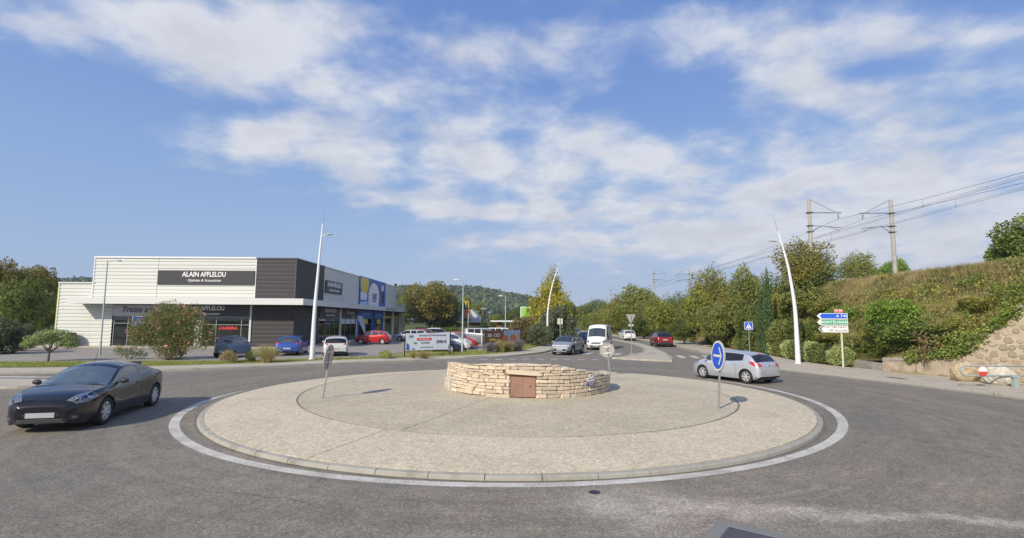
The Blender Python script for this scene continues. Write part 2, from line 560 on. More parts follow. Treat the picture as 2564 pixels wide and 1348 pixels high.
def leaf_mat(name, cols, trans=.35, rough=.55, patch=None, spec=.3, gain=2.1):
    """leaves: colour by leaf and by clump; light passes through a little"""
    m, t = mat_base(name)
    geo = t.add('ShaderNodeNewGeometry')
    rnd = geo.outputs['Random Per Island']
    tc = t.add('ShaderNodeTexCoord')
    n = t.noise(tc.outputs['Object'], .8, 3, .6)
    oi = t.add('ShaderNodeObjectInfo')
    v = t.math('ADD', t.math('MULTIPLY', rnd, .55), t.math('MULTIPLY', n, .75))
    v = t.math('ADD', v, t.math('MULTIPLY', t.math('SUBTRACT', oi.outputs['Random'], .5), .16))
    cols = [tuple(min(.75, q_ * gain) for q_ in cc) for cc in cols]
    k = len(cols)
    c = t.ramp(v, [(.22 + .68 * i / (k - 1), cc) for i, cc in enumerate(cols)])
    if patch:
        pn = t.noise(tc.outputs['Object'], patch[1], 2, .5)
        c = t.mix(t.math('MULTIPLY', t.ramp(pn, [(.47, 0.0), (.59, 1.0)]), patch[2]), c, patch[0])
    d = t.add('ShaderNodeBsdfPrincipled', {'Base Color': c, 'Roughness': rough})
    d.inputs['Specular IOR Level'].default_value = spec
    tr = t.add('ShaderNodeBsdfTranslucent', {'Color': t.mix(1.0, c, (1.25, 1.3, .7), 'MULTIPLY')})
    mx = t.add('ShaderNodeMixShader', {0: trans, 1: d.outputs[0], 2: tr.outputs[0]})
    finish(t, mx.outputs[0])
    return m


def ground_mat(name, cols, scale=.6, fine=25.0):
    m, t = mat_base(name)
    p = t.add('ShaderNodeNewGeometry').outputs['Position']
    n = t.noise(p, scale, 5, .65); n2 = t.noise(p, fine, 3, .7)
    k = len(cols)
    c = t.ramp(n, [(.28 + .44 * i / (k - 1), cc) for i, cc in enumerate(cols)])
    c = t.mix(1.0, c, t.ramp(n2, [(.3, .7), (.7, 1.3)]), 'MULTIPLY')
    b = t.add('ShaderNodeBsdfPrincipled', {'Base Color': c, 'Roughness': .95})
    b.inputs['Specular IOR Level'].default_value = .1
    bn = t.add('ShaderNodeBump', {'Height': n2, 'Strength': .6, 'Distance': .05})
    t.l.new(bn.outputs[0], b.inputs['Normal'])
    finish(t, b.outputs[0])
    return m


def glass_mat(name, tint=(.16, .19, .19), refl=.10, base=(.01, .012, .013), body=.25):
    """window glass: tinted see-through plus a clear mirror that grows at grazing angles"""
    m, t = mat_base(name)
    tr = t.add('ShaderNodeBsdfTransparent', {'Color': (*tint, 1)})
    df = t.add('ShaderNodeBsdfDiffuse', {'Color': (*base, 1)})
    a = t.add('ShaderNodeMixShader', {0: body, 1: tr.outputs[0], 2: df.outputs[0]})
    gl = t.add('ShaderNodeBsdfGlossy', {'Color': (.95, .97, 1, 1), 'Roughness': .015})
    fr = t.add('ShaderNodeFresnel', {'IOR': 1.5})
    fac = t.math('ADD', t.math('MULTIPLY', fr.outputs[0], 1.0), refl - .04, clamp=True)
    mx = t.add('ShaderNodeMixShader', {0: fac, 1: a.outputs[0], 2: gl.outputs[0]})
    finish(t, mx.outputs[0])
    return m


def car_paint(name, col, metal=.35, rough=.42, dust=.35):
    m, t = mat_base(name)
    tc = t.add('ShaderNodeTexCoord')
    n = t.noise(tc.outputs['Object'], 420, 2, .5)
    c = t.mix(n, tuple(v * .86 for v in col), tuple(min(1, v * 1.12) for v in col))
    sep = t.add('ShaderNodeSeparateXYZ', {0: tc.outputs['Object']})
    # road film on the sills
    film = t.math('MULTIPLY', t.add('ShaderNodeMapRange', {0: sep.outputs[2], 1: .55, 2: .15, 3: 0.0, 4: dust}).outputs[0],
                  t.noise(tc.outputs['Object'], 6, 4, .7))
    c = t.mix(film, c, (.22, .20, .17))
    b = t.add('ShaderNodeBsdfPrincipled', {'Base Color': c, 'Roughness': rough, 'Metallic': metal})
    b.inputs['Coat Weight'].default_value = .75
    b.inputs['Coat IOR'].default_value = 1.5
    b.inputs['Specular IOR Level'].default_value = .3
    b.inputs['Coat Roughness'].default_value = .04
    finish(t, b.outputs[0])
    return m


M = {}
M['asphalt'] = asphalt_mat()
M['lot'] = simple('lot_asphalt', (.30, .275, .24), .9, var=.14, scale=.4, bump=.4, bscale=60, dirt=((.17, .16, .155), .8, .6))
M['pave'] = simple('pavement_concrete', (.46, .41, .33), .9, var=.12, scale=1.2, bump=.4, bscale=60, dirt=((.30, .27, .22), 1.1, .7))
M['kerb'] = simple('kerb_concrete', (.36, .345, .30), .9, var=.16, scale=2.5, bump=.5, bscale=50, dirt=((.20, .19, .15), 2.0, .7))
M['joint'] = simple('joint_dirt', (.21, .19, .15), .95, var=.3, scale=5)
M['agg_out'] = aggregate_mat('aggregate_pale', (.45, .39, .285), (.73, .655, .49), .07)
M['agg_in'] = aggregate_mat('aggregate_grey', (.37, .322, .235), (.67, .595, .45), .10)
M['mark'] = paint_mark_mat()
M['white_clad'] = simple('white_cladding', (.635, .65, .61), .5, var=.04, scale=.5, spec=.4)
M['fascia'] = simple('fascia_metal', (.64, .65, .63), .45, var=.03, scale=.5)
M['dark_clad'] = simple('dark_cladding', (.034, .033, .036), .6, var=.1, scale=.4)
M['sign_dark'] = simple('sign_charcoal', (.036, .034, .040), .5, var=.06)
M['sign_brown'] = simple('sign_brown', (.055, .035, .036), .5)
M['white_letter'] = simple('white_letter', (.80, .80, .80), .5, var=.02)
M['dark_letter'] = simple('dark_letter', (.05, .055, .09), .5, var=.02)
M['navy_letter'] = simple('navy_letter', (.035, .045, .22), .5, var=.02)
M['red_letter'] = simple('red_letter', (.70, .06, .05), .5, var=.04)
M['blue'] = simple('blue_panel', (.035, .13, .50), .5, var=.06)
M['blue_dark'] = simple('blue_panel_dark', (.035, .12, .46), .5, var=.06)
M['blue_pale'] = simple('pale_blue_print', (.45, .60, .80), .5, var=.15, scale=1.5)
M['yellow'] = simple('yellow_panel', (.72, .55, .06), .5, var=.05)
M['frame'] = simple('window_frame_grey', (.30, .33, .35), .45, metal=.3)
M['frame_dark'] = simple('window_frame_dark', (.06, .07, .075), .45, metal=.3)
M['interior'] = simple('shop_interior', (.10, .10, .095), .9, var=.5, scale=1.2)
M['interior_pale'] = simple('shop_fitting', (.34, .33, .30), .8, var=.25, scale=2)
M['glass_shop'] = glass_mat('shop_glass', (.50, .56, .54), .06, (.012, .016, .016), .25)
M['galv'] = simple('galvanised_steel', (.42, .44, .45), .42, metal=.65, var=.12, scale=6)
M['galv_plate'] = simple('sign_back', (.42, .40, .36), .55, metal=.15, var=.08, scale=4)
M['lamp_white'] = simple('lamp_column_white', (.76, .78, .80), .4, var=.04)
M['lamp_grey'] = simple('lamp_column_grey', (.33, .39, .39), .5, var=.06)
M['lamp_head'] = simple('lamp_head', (.55, .57, .58), .4, var=.04)
M['lens'] = simple('lamp_lens', (.72, .73, .70), .2, var=.03)
M['concrete'] = simple('concrete_mast', (.40, .39, .35), .85, var=.12, scale=2, bump=.3, dirt=((.26, .24, .20), 1.5, .5))
M['steel_dark'] = simple('dark_steel', (.11, .115, .12), .6, metal=.4)
M['wire'] = simple('wire', (.09, .09, .10), .6, metal=.4)
M['insul'] = simple('insulator', (.10, .07, .06), .3)
M['rust'] = simple('rust_steel', (.30, .175, .125), .75, var=.14, scale=2.2, bump=.2, dirt=((.17, .085, .055), 1.8, .7))
M['rust_frame'] = simple('rust_frame', (.20, .09, .06), .8, var=.3, scale=8)
M['sign_blue'] = simple('sign_blue', (.012, .10, .62), .35, var=.03)
M['sign_green'] = simple('sign_green', (.02, .30, .16), .4, var=.03)
M['sign_white'] = simple('sign_white', (.80, .80, .78), .4, var=.02)
M['sign_red'] = simple('sign_red', (.62, .055, .05), .4, var=.04)
M['sign_cream'] = simple('sign_cream', (.70, .66, .52), .5, var=.03)
M['post_cream'] = simple('post_cream', (.56, .54, .42), .5, var=.05)
M['black'] = simple('black_paint', (.02, .02, .022), .5)
M['bark'] = simple('bark', (.13, .105, .08), .95, var=.3, scale=8, bump=.8, bscale=25)
M['green_post'] = simple('green_post', (.03, .12, .08), .5)
M['mac_dark'] = simple('dark_green_panel', (.02, .045, .035), .5)
M['terracotta'] = simple('terracotta_panel', (.42, .17, .10), .7, var=.06)
M['brick'] = simple('brick_wall', (.30, .11, .07), .9, var=.2, scale=6)
M['roof_grey'] = simple('roof_grey', (.42, .44, .47), .6)
M['lime'] = simple('lime_panel', (.28, .62, .10), .5, var=.08)
M['orange'] = simple('orange_print', (.62, .22, .05), .5, var=.4, scale=4)
M['banner_brown'] = simple('brown_print', (.20, .08, .045), .6, var=.5, scale=3)
M['banner_blue'] = simple('sky_blue_print', (.30, .42, .56), .5, var=.15, scale=2)
M['banner_white'] = simple('banner_white', (.70, .74, .80), .6, var=.04)
M['pizza'] = simple('food_print', (.55, .16, .06), .6, var=.7, scale=14)
M['green_print'] = simple('green_print', (.12, .42, .14), .5)
M['boulder_yel'] = simple('boulder_ochre', (.44, .36, .235), .95, var=.35, scale=4, bump=1, bscale=14, dirt=((.17, .13, .08), 3.0, .8))
M['boulder_wht'] = simple('boulder_white', (.56, .53, .46), .95, var=.2, scale=5, bump=1, bscale=14, dirt=((.30, .25, .19), 3.5, .6))
M['wall_render'] = simple('old_masonry', (.40, .33, .25), .95, var=.35, scale=2.5, bump=1, bscale=10, dirt=((.17, .14, .095), 1.6, .85))
M['mortar'] = simple('pale_mortar', (.46, .39, .295), .95, var=.3, scale=2.5, bump=.5, bscale=30, dirt=((.36, .29, .19), 1.3, .6))
M['ivory'] = simple('low_wall_concrete', (.33, .31, .27), .95, var=.25, scale=2, bump=.6, bscale=20, dirt=((.17, .16, .12), 1.5, .7))
M['mast_box'] = simple('relay_box', (.50, .48, .42), .8)
M['ballast'] = simple('ballast', (.20, .185, .17), .95, var=.4, scale=9, bump=1, bscale=12)
M['core'] = simple('mortar_core', (.25, .20, .14), .95, var=.3, scale=5)
for i, (c, dd) in enumerate([((.66, .55, .41), .4), ((.60, .50, .37), .5), ((.71, .61, .47), .3), ((.62, .50, .37), .5), ((.53, .46, .36), .6), ((.66, .58, .47), .4)]):
    M['stone%d' % i] = simple('limestone', c, .95, var=.2, scale=5 + i, bump=.9, bscale=22, dirt=((.34, .26, .18), 2.4 + .3 * i, dd))
for i, c in enumerate([(.41, .345, .25), (.34, .285, .205), (.46, .39, .29), (.38, .30, .205)]):
    M['rubble%d' % i] = simple('rubble_stone', c, .95, var=.28, scale=4, bump=.9, bscale=18, dirt=((.17, .13, .09), 2.0, .5))
M['tyre'] = simple('tyre_rubber', (.022, .022, .023), .85, var=.2, scale=12)
M['rim'] = simple('alloy', (.60, .61, .63), .3, metal=.35, var=.05)
M['rim_dark'] = simple('alloy_dark', (.10, .10, .11), .4, metal=.6)
M['plastic'] = simple('black_plastic', (.028, .028, .03), .6, var=.1)
M['trim_grey'] = simple('grey_plastic', (.11, .11, .12), .6)
M['chrome'] = simple('chrome', (.7, .7, .72), .15, metal=1.0)
M['lamp_glass'] = simple('headlamp', (.17, .18, .19), .12, var=.25, scale=9, metal=.3, coat=1.0)
M['tail'] = simple('tail_lamp', (.50, .02, .02), .2, var=.3, scale=8, coat=1.0)
M['plate'] = simple('number_plate', (.40, .43, .46), .5)
M['car_glass'] = glass_mat('car_glass', (.34, .40, .38), .14, (.09, .11, .11), .30)  # grey-green diffuse share stands in for reflected sky
M['screen_glass'] = glass_mat('windscreen_glass', (.42, .50, .46), .22, (.22, .27, .25), .34)  # paler diffuse share paints the bright windscreen reflection into the colour
M['car_glass_dark'] = glass_mat('car_glass_dark', (.12, .14, .15), .07, (.008, .009, .011), .5)
M['seat'] = simple('seat_fabric', (.05, .05, .055), .9)
M['skin'] = simple('skin', (.52, .30, .21), .6)
M['hair'] = simple('hair', (.05, .035, .025), .8)
M['shirt'] = simple('shirt', (.30, .36, .40), .9)
M['shirt2'] = simple('shirt_dark', (.09, .09, .12), .9)

M['oak'] = leaf_mat('oak_leaves', [(.024, .036, .011), (.052, .062, .018), (.105, .105, .027), (.21, .165, .045)], patch=((.26, .185, .045), .38, .75))
M['oak_dark'] = leaf_mat('dark_leaves', [(.020, .032, .010), (.038, .056, .016), (.070, .092, .024), (.10, .12, .03)])
M['olive'] = leaf_mat('grey_green_leaves', [(.05, .065, .035), (.10, .13, .06), (.17, .21, .095), (.24, .29, .13)])
M['greyshrub'] = leaf_mat('grey_shrub_leaves', [(.035, .042, .024), (.060, .070, .042), (.095, .11, .065)])
M['oleander'] = leaf_mat('oleander_leaves', [(.028, .045, .016), (.055, .08, .026), (.10, .12, .042), (.20, .12, .06)])
M['flower'] = leaf_mat('pink_petals', [(.50, .16, .18), (.62, .27, .27), (.70, .44, .40)], trans=.2, gain=1.0)
M['poplar'] = leaf_mat('yellow_green_leaves', [(.055, .065, .014), (.10, .115, .020), (.18, .18, .028), (.32, .27, .045)], patch=((.33, .25, .04), .35, .35))
M['rusty'] = leaf_mat('russet_leaves', [(.045, .048, .022), (.075, .070, .030), (.11, .085, .038), (.15, .095, .048)])
M['midgreen'] = leaf_mat('mid_green_leaves', [(.036, .048, .016), (.070, .086, .026), (.115, .130, .038), (.18, .18, .052)])
M['yellowgreen'] = leaf_mat('lime_leaves', [(.050, .066, .018), (.085, .105, .024), (.135, .15, .032), (.21, .20, .045)])
M['cypress'] = leaf_mat('cypress_sprays', [(.018, .034, .014), (.034, .060, .022), (.060, .095, .035)], trans=.15)
M['hedge'] = leaf_mat('hedge_leaves', [(.030, .045, .014), (.060, .085, .022), (.11, .13, .034), (.16, .17, .055)], patch=((.10, .055, .03), .8, .55))
M['hedge2'] = leaf_mat('hedge_variegated', [(.055, .07, .025), (.11, .14, .045), (.20, .23, .09), (.30, .31, .16)])
M['scrub'] = leaf_mat('scrub_leaves', [(.040, .055, .014), (.085, .10, .022), (.15, .15, .035), (.22, .19, .055)], patch=((.20, .15, .07), .5, .5), gain=2.2)
M['bright'] = leaf_mat('bright_leaves', [(.030, .055, .012), (.060, .105, .018), (.11, .17, .028), (.19, .24, .045)])
M['laurel'] = leaf_mat('dark_spiky_leaves', [(.022, .040, .012), (.045, .070, .018), (.085, .115, .028), (.20, .22, .045)])
M['lavender'] = leaf_mat('lavender_leaves', [(.09, .09, .075), (.15, .14, .13), (.21, .19, .22), (.25, .21, .30)], gain=1.3)
M['tan'] = leaf_mat('tan_stems', [(.13, .10, .05), (.20, .16, .085), (.26, .22, .12), (.17, .17, .07)])
M['brownshrub'] = leaf_mat('brown_shrub', [(.10, .075, .05), (.16, .12, .08), (.21, .16, .09), (.20, .19, .07)])
M['yucca'] = leaf_mat('yucca_leaves', [(.05, .07, .03), (.09, .12, .05), (.15, .17, .08)])
M['teal'] = leaf_mat('blue_green_needles', [(.03, .08, .06), (.05, .13, .10), (.08, .18, .13)])
M['scrub2'] = leaf_mat('bright_scrub_leaves', [(.040, .062, .014), (.075, .105, .022), (.12, .155, .034), (.18, .20, .055)])
M['crestgrass'] = leaf_mat('crest_grass_blades', [(.09, .085, .035), (.15, .125, .06), (.21, .165, .085), (.28, .22, .13)], trans=.3, gain=2.05)
M['drystem'] = leaf_mat('dry_stems', [(.11, .075, .045), (.17, .12, .075), (.24, .18, .12)], trans=.2, gain=1.3)
M['grass'] = leaf_mat('grass_blades', [(.055, .085, .018), (.10, .14, .028), (.17, .20, .05), (.28, .25, .10)], trans=.4)
M['drygrass'] = leaf_mat('dry_grass', [(.06, .085, .022), (.105, .115, .036), (.17, .15, .065), (.25, .20, .11)], trans=.4, patch=((.075, .105, .022), .30, .9), gain=2.4)
M['forest'] = leaf_mat('forest_crowns', [(.018, .030, .014), (.034, .050, .020), (.055, .072, .027)], trans=.1)
M['fg_ground'] = ground_mat('verge_soil', [(.06, .085, .02), (.10, .12, .03), (.17, .14, .07)], .7)
M['slope_soil'] = ground_mat('slope_soil', [(.10, .11, .035), (.19, .16, .07), (.27, .21, .11)], .35)
M['hill_soil'] = ground_mat('hill_ground', [(.025, .036, .018), (.038, .050, .022)], .02, .2)
M['land'] = ground_mat('land', [(.05, .065, .025), (.09, .09, .04)], .05)

# ------------------------------------------------------------------ ground and roads
def sheet(name, poly, z, mat, z0=None, kind='structure', parent=None):
    mb = MB()
    if z0 is None:
        mb.add([(p[0], p[1], z) for p in poly], [tuple(range(len(poly)))])
    else:
        mb.prism([(p[0], p[1]) for p in poly], z0, z)
    o = mb.obj(name, mat, parent)
    if parent is None:
        o['kind'] = kind
    return o


sheet('ground', [(-2500, -400), (2500, -400), (2500, 4200), (-2500, 4200)], -.06, M['land'])
sheet('road', [(-140, -60), (60, -60), (60, 240), (-140, 240)], 0.0, M['asphalt'])

ICX, ICY = .05, 19.9
def fourier(c):
    def r(a):
        s = c[0]
        for k in range(1, 4):
            s += c[2 * k - 1] * math.cos(k * a) + c[2 * k] * math.sin(k * a)
        return s
    return r
RK = fourier([10.162, -.001, -.162, .106, .066, -.003, .096])
RI = fourier([7.848, .016, .176, -.008, -.189, .042, .038])
RL = fourier([10.869, .15, .289, .103, .26, -.027, .076])
def pol(r, a, z=0.0):
    return Vector((ICX + r * math.cos(a), ICY + r * math.sin(a), z))
D = math.radians

def offset_line(pts, d):
    out = []
    for i, p in enumerate(pts):
        a = Vector(pts[max(i - 1, 0)][:2]); b = Vector(pts[min(i + 1, len(pts) - 1)][:2])
        t = (b - a).normalized()
        out.append((p[0] - t.y * d, p[1] + t.x * d))
    return out

def resample(pts, step):
    pts = [Vector((p[0], p[1])) for p in pts]
    # Catmull-Rom then even steps
    dense = []
    for i in range(len(pts) - 1):
        p0 = pts[max(i - 1, 0)]; p1 = pts[i]; p2 = pts[i + 1]; p3 = pts[min(i + 2, len(pts) - 1)]
        for k in range(24):
            t = k / 24
            dense.append(.5 * ((2 * p1) + (p2 - p0) * t + (2 * p0 - 5 * p1 + 4 * p2 - p3) * t * t + (3 * p1 - p0 - 3 * p2 + p3) * t ** 3))
    dense.append(pts[-1])
    out = [dense[0]]; acc = 0
    for a, b in zip(dense, dense[1:]):
        L = (b - a).length
        while acc + L >= step:
            a = a + (b - a) * ((step - acc) / (b - a).length); L = (b - a).length; acc = 0
            out.append(a.copy())
        acc += L
    return [(p.x, p.y) for p in out]

FAR = resample([(-95, 22.5), (-60, 22.8), (-42, 24.2), (-33, 25.4), (-25.9, 26.4), (-17.7, 28.75), (-9.9, 33.7), (-5.6, 36.3),
                (-3.0, 38.0), (-.6, 40.0), (1.3, 42.6), (3.1, 46.4), (4.9, 53.7), (7.2, 62.8), (9.4, 78.5), (10.8, 98.9),
                (10.5, 125), (7, 150), (0, 180), (-12, 215)], 1.0)
RIGHT = resample([(30, -25), (26.5, -8), (23.5, 4), (21.2, 13), (19.6, 19.9), (18.1, 25.6), (16.7, 29.7), (15.9, 33), (16.0, 38),
                  (16.8, 43.5), (17.8, 53), (18.7, 61), (19.0, 70), (18.9, 82), (18.6, 98), (17.2, 125), (13, 150), (5, 182), (-6, 215)], 1.0)

rnd = random.Random(7)
kerb_me = {}
def kerb_run(line, parent, side, h=.13, wd=.16, every=1, ymax=75, base=0.0):
    """precast kerb stones laid end to end along a line; side +1 = body to the left of travel"""
    for i in range(0, len(line) - 1):
        a = Vector((*line[i], 0)); b = Vector((*line[i + 1], 0))
        m = (a + b) / 2
        if m.y > ymax or m.x < -40 or m.y < 3:
            continue
        L = (b - a).length
        key = (round(L, 2), h, wd)
        if key not in kerb_me:
            mb = MB(); s = L / 2 - .006
            c = .025
            prof = [(0, 0), (wd, 0), (wd, h), (c, h), (0, h - c)]
            vs = [(-s, y, z) for y, z in prof] + [(s, y, z) for y, z in prof]
            n = len(prof)
            fs = [tuple(range(n)), tuple(range(n, 2 * n))[::-1]] + [(i2, i2 + n, (i2 + 1) % n + n, (i2 + 1) % n) for i2 in range(n)]
            mb.add(vs, fs)
            kerb_me[key] = mb.mesh('kerb_stone', M['kerb'])
        t = (b - a).normalized()
        rz = math.atan2(t.y, t.x)
        mobj('kerb_stone', kerb_me[key], parent, (m.x, m.y, base + rnd.uniform(-.004, .004)), (0, 0, rz + rnd.uniform(-.004, .004)), (1, side, 1))

def strip_poly(line, d0, d1, name, z, mat, z0=None):
    a = offset_line(line, d0); b = offset_line(line, d1)
    mb = MB(); n = len(a)
    vs = [(x, y, z) for x, y in a] + [(x, y, z) for x, y in b]
    fs = [(i, i + 1, n + i + 1, n + i) for i in range(n - 1)]
    if d1 < d0:
        fs = [f[::-1] for f in fs]
    if z0 is not None:
        vs += [(x, y, z0) for x, y in a]
        fs += [(i + 1, i, 2 * n + i, 2 * n + i + 1) for i in range(n - 1)]
    mb.add(vs, fs)
    o = mb.obj(name, mat); o['kind'] = 'structure'
    return o

pv_l = strip_poly(FAR, .15, 2.3, 'pavement', .12, M['pave'], 0.0)
kerb_run(FAR, pv_l, 1)
pv_r = strip_poly(RIGHT, -.15, -4.6, 'pavement', .12, M['pave'], 0.0)
kerb_run(RIGHT, pv_r, -1)
# painted edge lines against the kerbs
def paint_band(line, d, wd, name, z=.004, dash=None, y0=None, y1=None):
    mb = MB()
    a = offset_line(line, d - wd / 2); b = offset_line(line, d + wd / 2)
    for i in range(len(a) - 1):
        if y0 is not None and not (y0 < a[i][1] < y1):
            continue
        mb.add([(*a[i], z), (*a[i + 1], z), (*b[i + 1], z), (*b[i], z)], [(0, 1, 2, 3)])
    o = mb.obj(name, M['mark']); o['kind'] = 'structure'
    return o
paint_band([p for p in FAR if p[0] < 3.5 and p[0] > -50], -.28, .10, 'edge_line')
paint_band([p for p in RIGHT if 3 < p[1] < 66], .28, .10, 'edge_line')

# grass verge behind the left pavement, then the shop car park
inner_l = offset_line(FAR, 2.3)
il = [p for p in inner_l if p[0] > -95]
verge_poly = il + [(-12, 240), (-140, 240), (-140, 22)]
mb = MB()
n = len(il)
vs = [(x, y, .121) for x, y in il] + [(min(x - 2, x), y + 3.5, .125) for x, y in il]
sheet('verge_ground', verge_poly, .121, M['fg_ground'])
LOT = [(-95, 30.5), (-60, 30.8), (-42, 31.2), (-30, 32.2), (-20, 33.6), (-14, 35.8), (-10.5, 38.2), (-7.5, 40.8), (-4.5, 43.3), (-2.2, 45.6),
       (-1.5, 50), (-1.0, 58), (0, 70), (0, 90), (-45, 90), (-45, 52), (-95, 52)]
sheet('car_park', LOT, .135, M['lot'], 0.0)
sheet('shop_forecourt', [(-95, 47.3), (-18.9, 47.3), (-18.9, 101), (-95, 101)], .20, M['pave'], 0.0)
# painted bay lines in the car park
bay = MB()
for k, (x, y) in enumerate([(-15.2, 47.0), (-15.2, 49.6), (-15.2, 52.2), (-15.2, 44.4)]):
    bay.add([(x, y, .139), (x + 4.6, y, .139), (x + 4.6, y + .12, .139), (x, y + .12, .139)], [(0, 1, 2, 3)])
for k, (x, y) in enumerate([(-11.6, 38.9), (-14.9, 36.9), (-18.6, 35.6), (-21.8, 34.4), (-26, 33.4)]):
    bay.add([(x, y, .139), (x + .12, y, .139), (x - .5, y + 4.6, .139), (x - .62, y + 4.6, .139)], [(0, 1, 2, 3)])
o = bay.obj('parking_line', M['mark']); o['kind'] = 'structure'
# grass to the right of the car park
sheet('grass_ground', [(-1.4, 44.0)] + [(x, y) for x, y in il if x > -1.0 and y < 120] + [(0, 120), (.5, 90), (.5, 60)], .128, M['fg_ground'])

# ------------------------------------------------------------------ roundabout island
isl = MB()
NA = 120
vs = [pol(RK((2 * PI * k / NA)) - .10, 2 * PI * k / NA) for k in range(NA)]
isl.prism([(v.x, v.y) for v in vs], -.02, .055)
island = isl.obj('roundabout_island', M['joint']); island['kind'] = 'structure'
bed = MB(); vs = []; fs = []
for k in range(NA):
    a = 2 * PI * k / NA
    vs += [pol(RK(a) - .12, a, .085), pol(RI(a), a, .191), pol(2.0, a, .236), pol(0.01, a, .25)]
for k in range(NA):
    b = (k + 1) % NA
    for j in range(3):
        fs.append((k * 4 + j, b * 4 + j, b * 4 + j + 1, k * 4 + j + 1))
bed.add(vs, fs); bed.obj('joint_bed', M['joint'], island)

def island_z(r, a):
    rk, ri = RK(a), RI(a)
    if r > ri:
        t = (rk - r) / (rk - ri); return .10 + .10 * t
    return .20 + .06 * (1 - r / ri)

def slab(a0, a1, rf0, rf1, mat, nr, gap=.012):
    mb = MB(); n = max(4, int((a1 - a0) / D(4)))
    vs = []; fs = []
    for i in range(n + 1):
        a = a0 + (a1 - a0) * i / n
        r0, r1 = rf0(a) , rf1(a)
        for j in range(nr + 1):
            r = r0 + (r1 - r0) * j / nr
            aa = a
            if i == 0: aa += gap / max(r, 1)
            if i == n: aa -= gap / max(r, 1)
            vs.append(pol(r, aa, island_z(r, a)))
    m = nr + 1
    top = len(vs)
    vs += [Vector((v.x, v.y, v.z - .06)) for v in vs]
    for i in range(n):
        for j in range(nr):
            q0 = i * m + j
            fs.append((q0, q0 + 1, q0 + m + 1, q0 + m)[::-1])
    ring = [i * m for i in range(n + 1)] + [n * m + j for j in range(1, m)] + [i * m + nr for i in range(n - 1, -1, -1)] + [j for j in range(nr - 1, 0, -1)]
    for k in range(len(ring)):
        p0, p1 = ring[k], ring[(k + 1) % len(ring)]
        fs.append((p0, p1, p1 + top, p0 + top))
    mb.add(vs, fs)
    return mb.obj('slab', mat, island)
oa = sorted([-159, -114, -69, -35, -5, 22, 58, 98, 140, 176])
for i in range(len(oa)):
    a0 = D(oa[i]); a1 = D(oa[(i + 1) % len(oa)] + (360 if i == len(oa) - 1 else 0))
    slab(a0, a1, lambda a: RI(a) + .035, lambda a: RK(a) - .150, M['agg_out'], 3)
ia = sorted([-150, -111, -68.5, -20, 20, 68, 120, 168])
for i in range(len(ia)):
    a0 = D(ia[i]); a1 = D(ia[(i + 1) % len(ia)] + (360 if i == len(ia) - 1 else 0))
    slab(a0, a1, lambda a: .15, lambda a: RI(a) - .035, M['agg_in'], 4)
# kerb stones round the island
nk = 62
for k in range(nk):
    a0 = 2 * PI * k / nk + .0007; a1 = 2 * PI * (k + 1) / nk - .0007
    mb = MB(); vs = []
    dzz = rnd.uniform(-.004, .004)
    for a in (a0, (a0 + a1) / 2, a1):
        r = RK(a)
        vs += [pol(r + .015, a, -.01), pol(r, a, .062 + dzz), pol(r - .025, a, .082 + dzz), pol(r - .14, a, .094 + dzz), pol(r - .14, a, -.01)]
    fs = []
    for i in range(2):
        for j in range(4):
            fs.append((i * 5 + j, (i + 1) * 5 + j, (i + 1) * 5 + j + 1, i * 5 + j + 1))
    fs += [(0, 1, 2, 3, 4), (14, 13, 12, 11, 10)]
    mb.add(vs, fs); mb.obj('kerb_stone', M['kerb'], island)
# dirt and moss gathered in the gutter at the kerb foot
mb = MB(); vs = []; fs = []; n = 420
for k in range(n):
    a = 2 * PI * k / n
    vs += [pol(RK(a) + .01, a, .0032), pol(RK(a) + .035 + .13 * fbm(math.cos(a) * 22, math.sin(a) * 22, 4) ** 1.5, a, .003)]
for k in range(n):
    b = (k + 1) % n
    fs.append((2 * k, 2 * k + 1, 2 * b + 1, 2 * b))
mb.add(vs, fs); o = mb.obj('gutter_dirt', simple('gutter_dirt', (.165, .15, .11), .95, var=.45, scale=9, dirt=((.06, .075, .03), 2.0, .7))); o['kind'] = 'structure'
# painted ring: wide and worn, fading out on the far side
mb = MB(); vs = []; fs = []
a0, a1, n = D(-186), D(32), 150
for k in range(n + 1):
    a = a0 + (a1 - a0) * k / n
    hw = .125 * min(1, (k + 4) / 16, (n - k + 3) / 14)
    vs += [pol(RL(a) - hw, a, .004), pol(RL(a) + hw, a, .004)]
for k in range(n):
    fs.append((2 * k, 2 * k + 1, 2 * k + 3, 2 * k + 2))
mb.add(vs, fs); o = mb.obj('ring_line', M['mark']); o['kind'] = 'structure'

# markings: yield dashes, crossings
mb = MB()
for (x, y) in [(-2.0, 37.75), (-.93, 38.0), (.12, 38.25), (1.14, 38.45), (2.17, 38.55), (3.19, 38.55), (4.17, 38.48), (5.17, 38.35), (6.18, 38.2)]:
    mb.add([(x - .26, y - .2, .004), (x + .26, y - .2, .004), (x + .26, y + .25, .004), (x - .26, y + .25, .004)], [(0, 1, 2, 3)])
o = mb.obj('give_way_dashes', M['mark']); o['kind'] = 'structure'
def zebra(c0, step, nn, dirv, ln, wd, name):
    mb = MB(); d = Vector(dirv).normalized(); s = Vector(step)
    u = s.normalized()
    for k in range(nn):
        c = Vector(c0) + s * k
        q = [c - d * ln / 2 - u * wd / 2, c - d * ln / 2 + u * wd / 2, c + d * ln / 2 + u * wd / 2, c + d * ln / 2 - u * wd / 2]
        mb.add([(p.x, p.y, .004) for p in q], [(0, 1, 2, 3)])
    o = mb.obj(name, M['mark']); o['kind'] = 'structure'
zebra((12.75, 42.2), (1.02, -.13), 4, (.62, 3.4), 3.3, .5, 'zebra_crossing')
zebra((4.3, 45.9), (1.22, -.28), 6, (.9, 2.4), 2.5, .5, 'zebra_crossing')
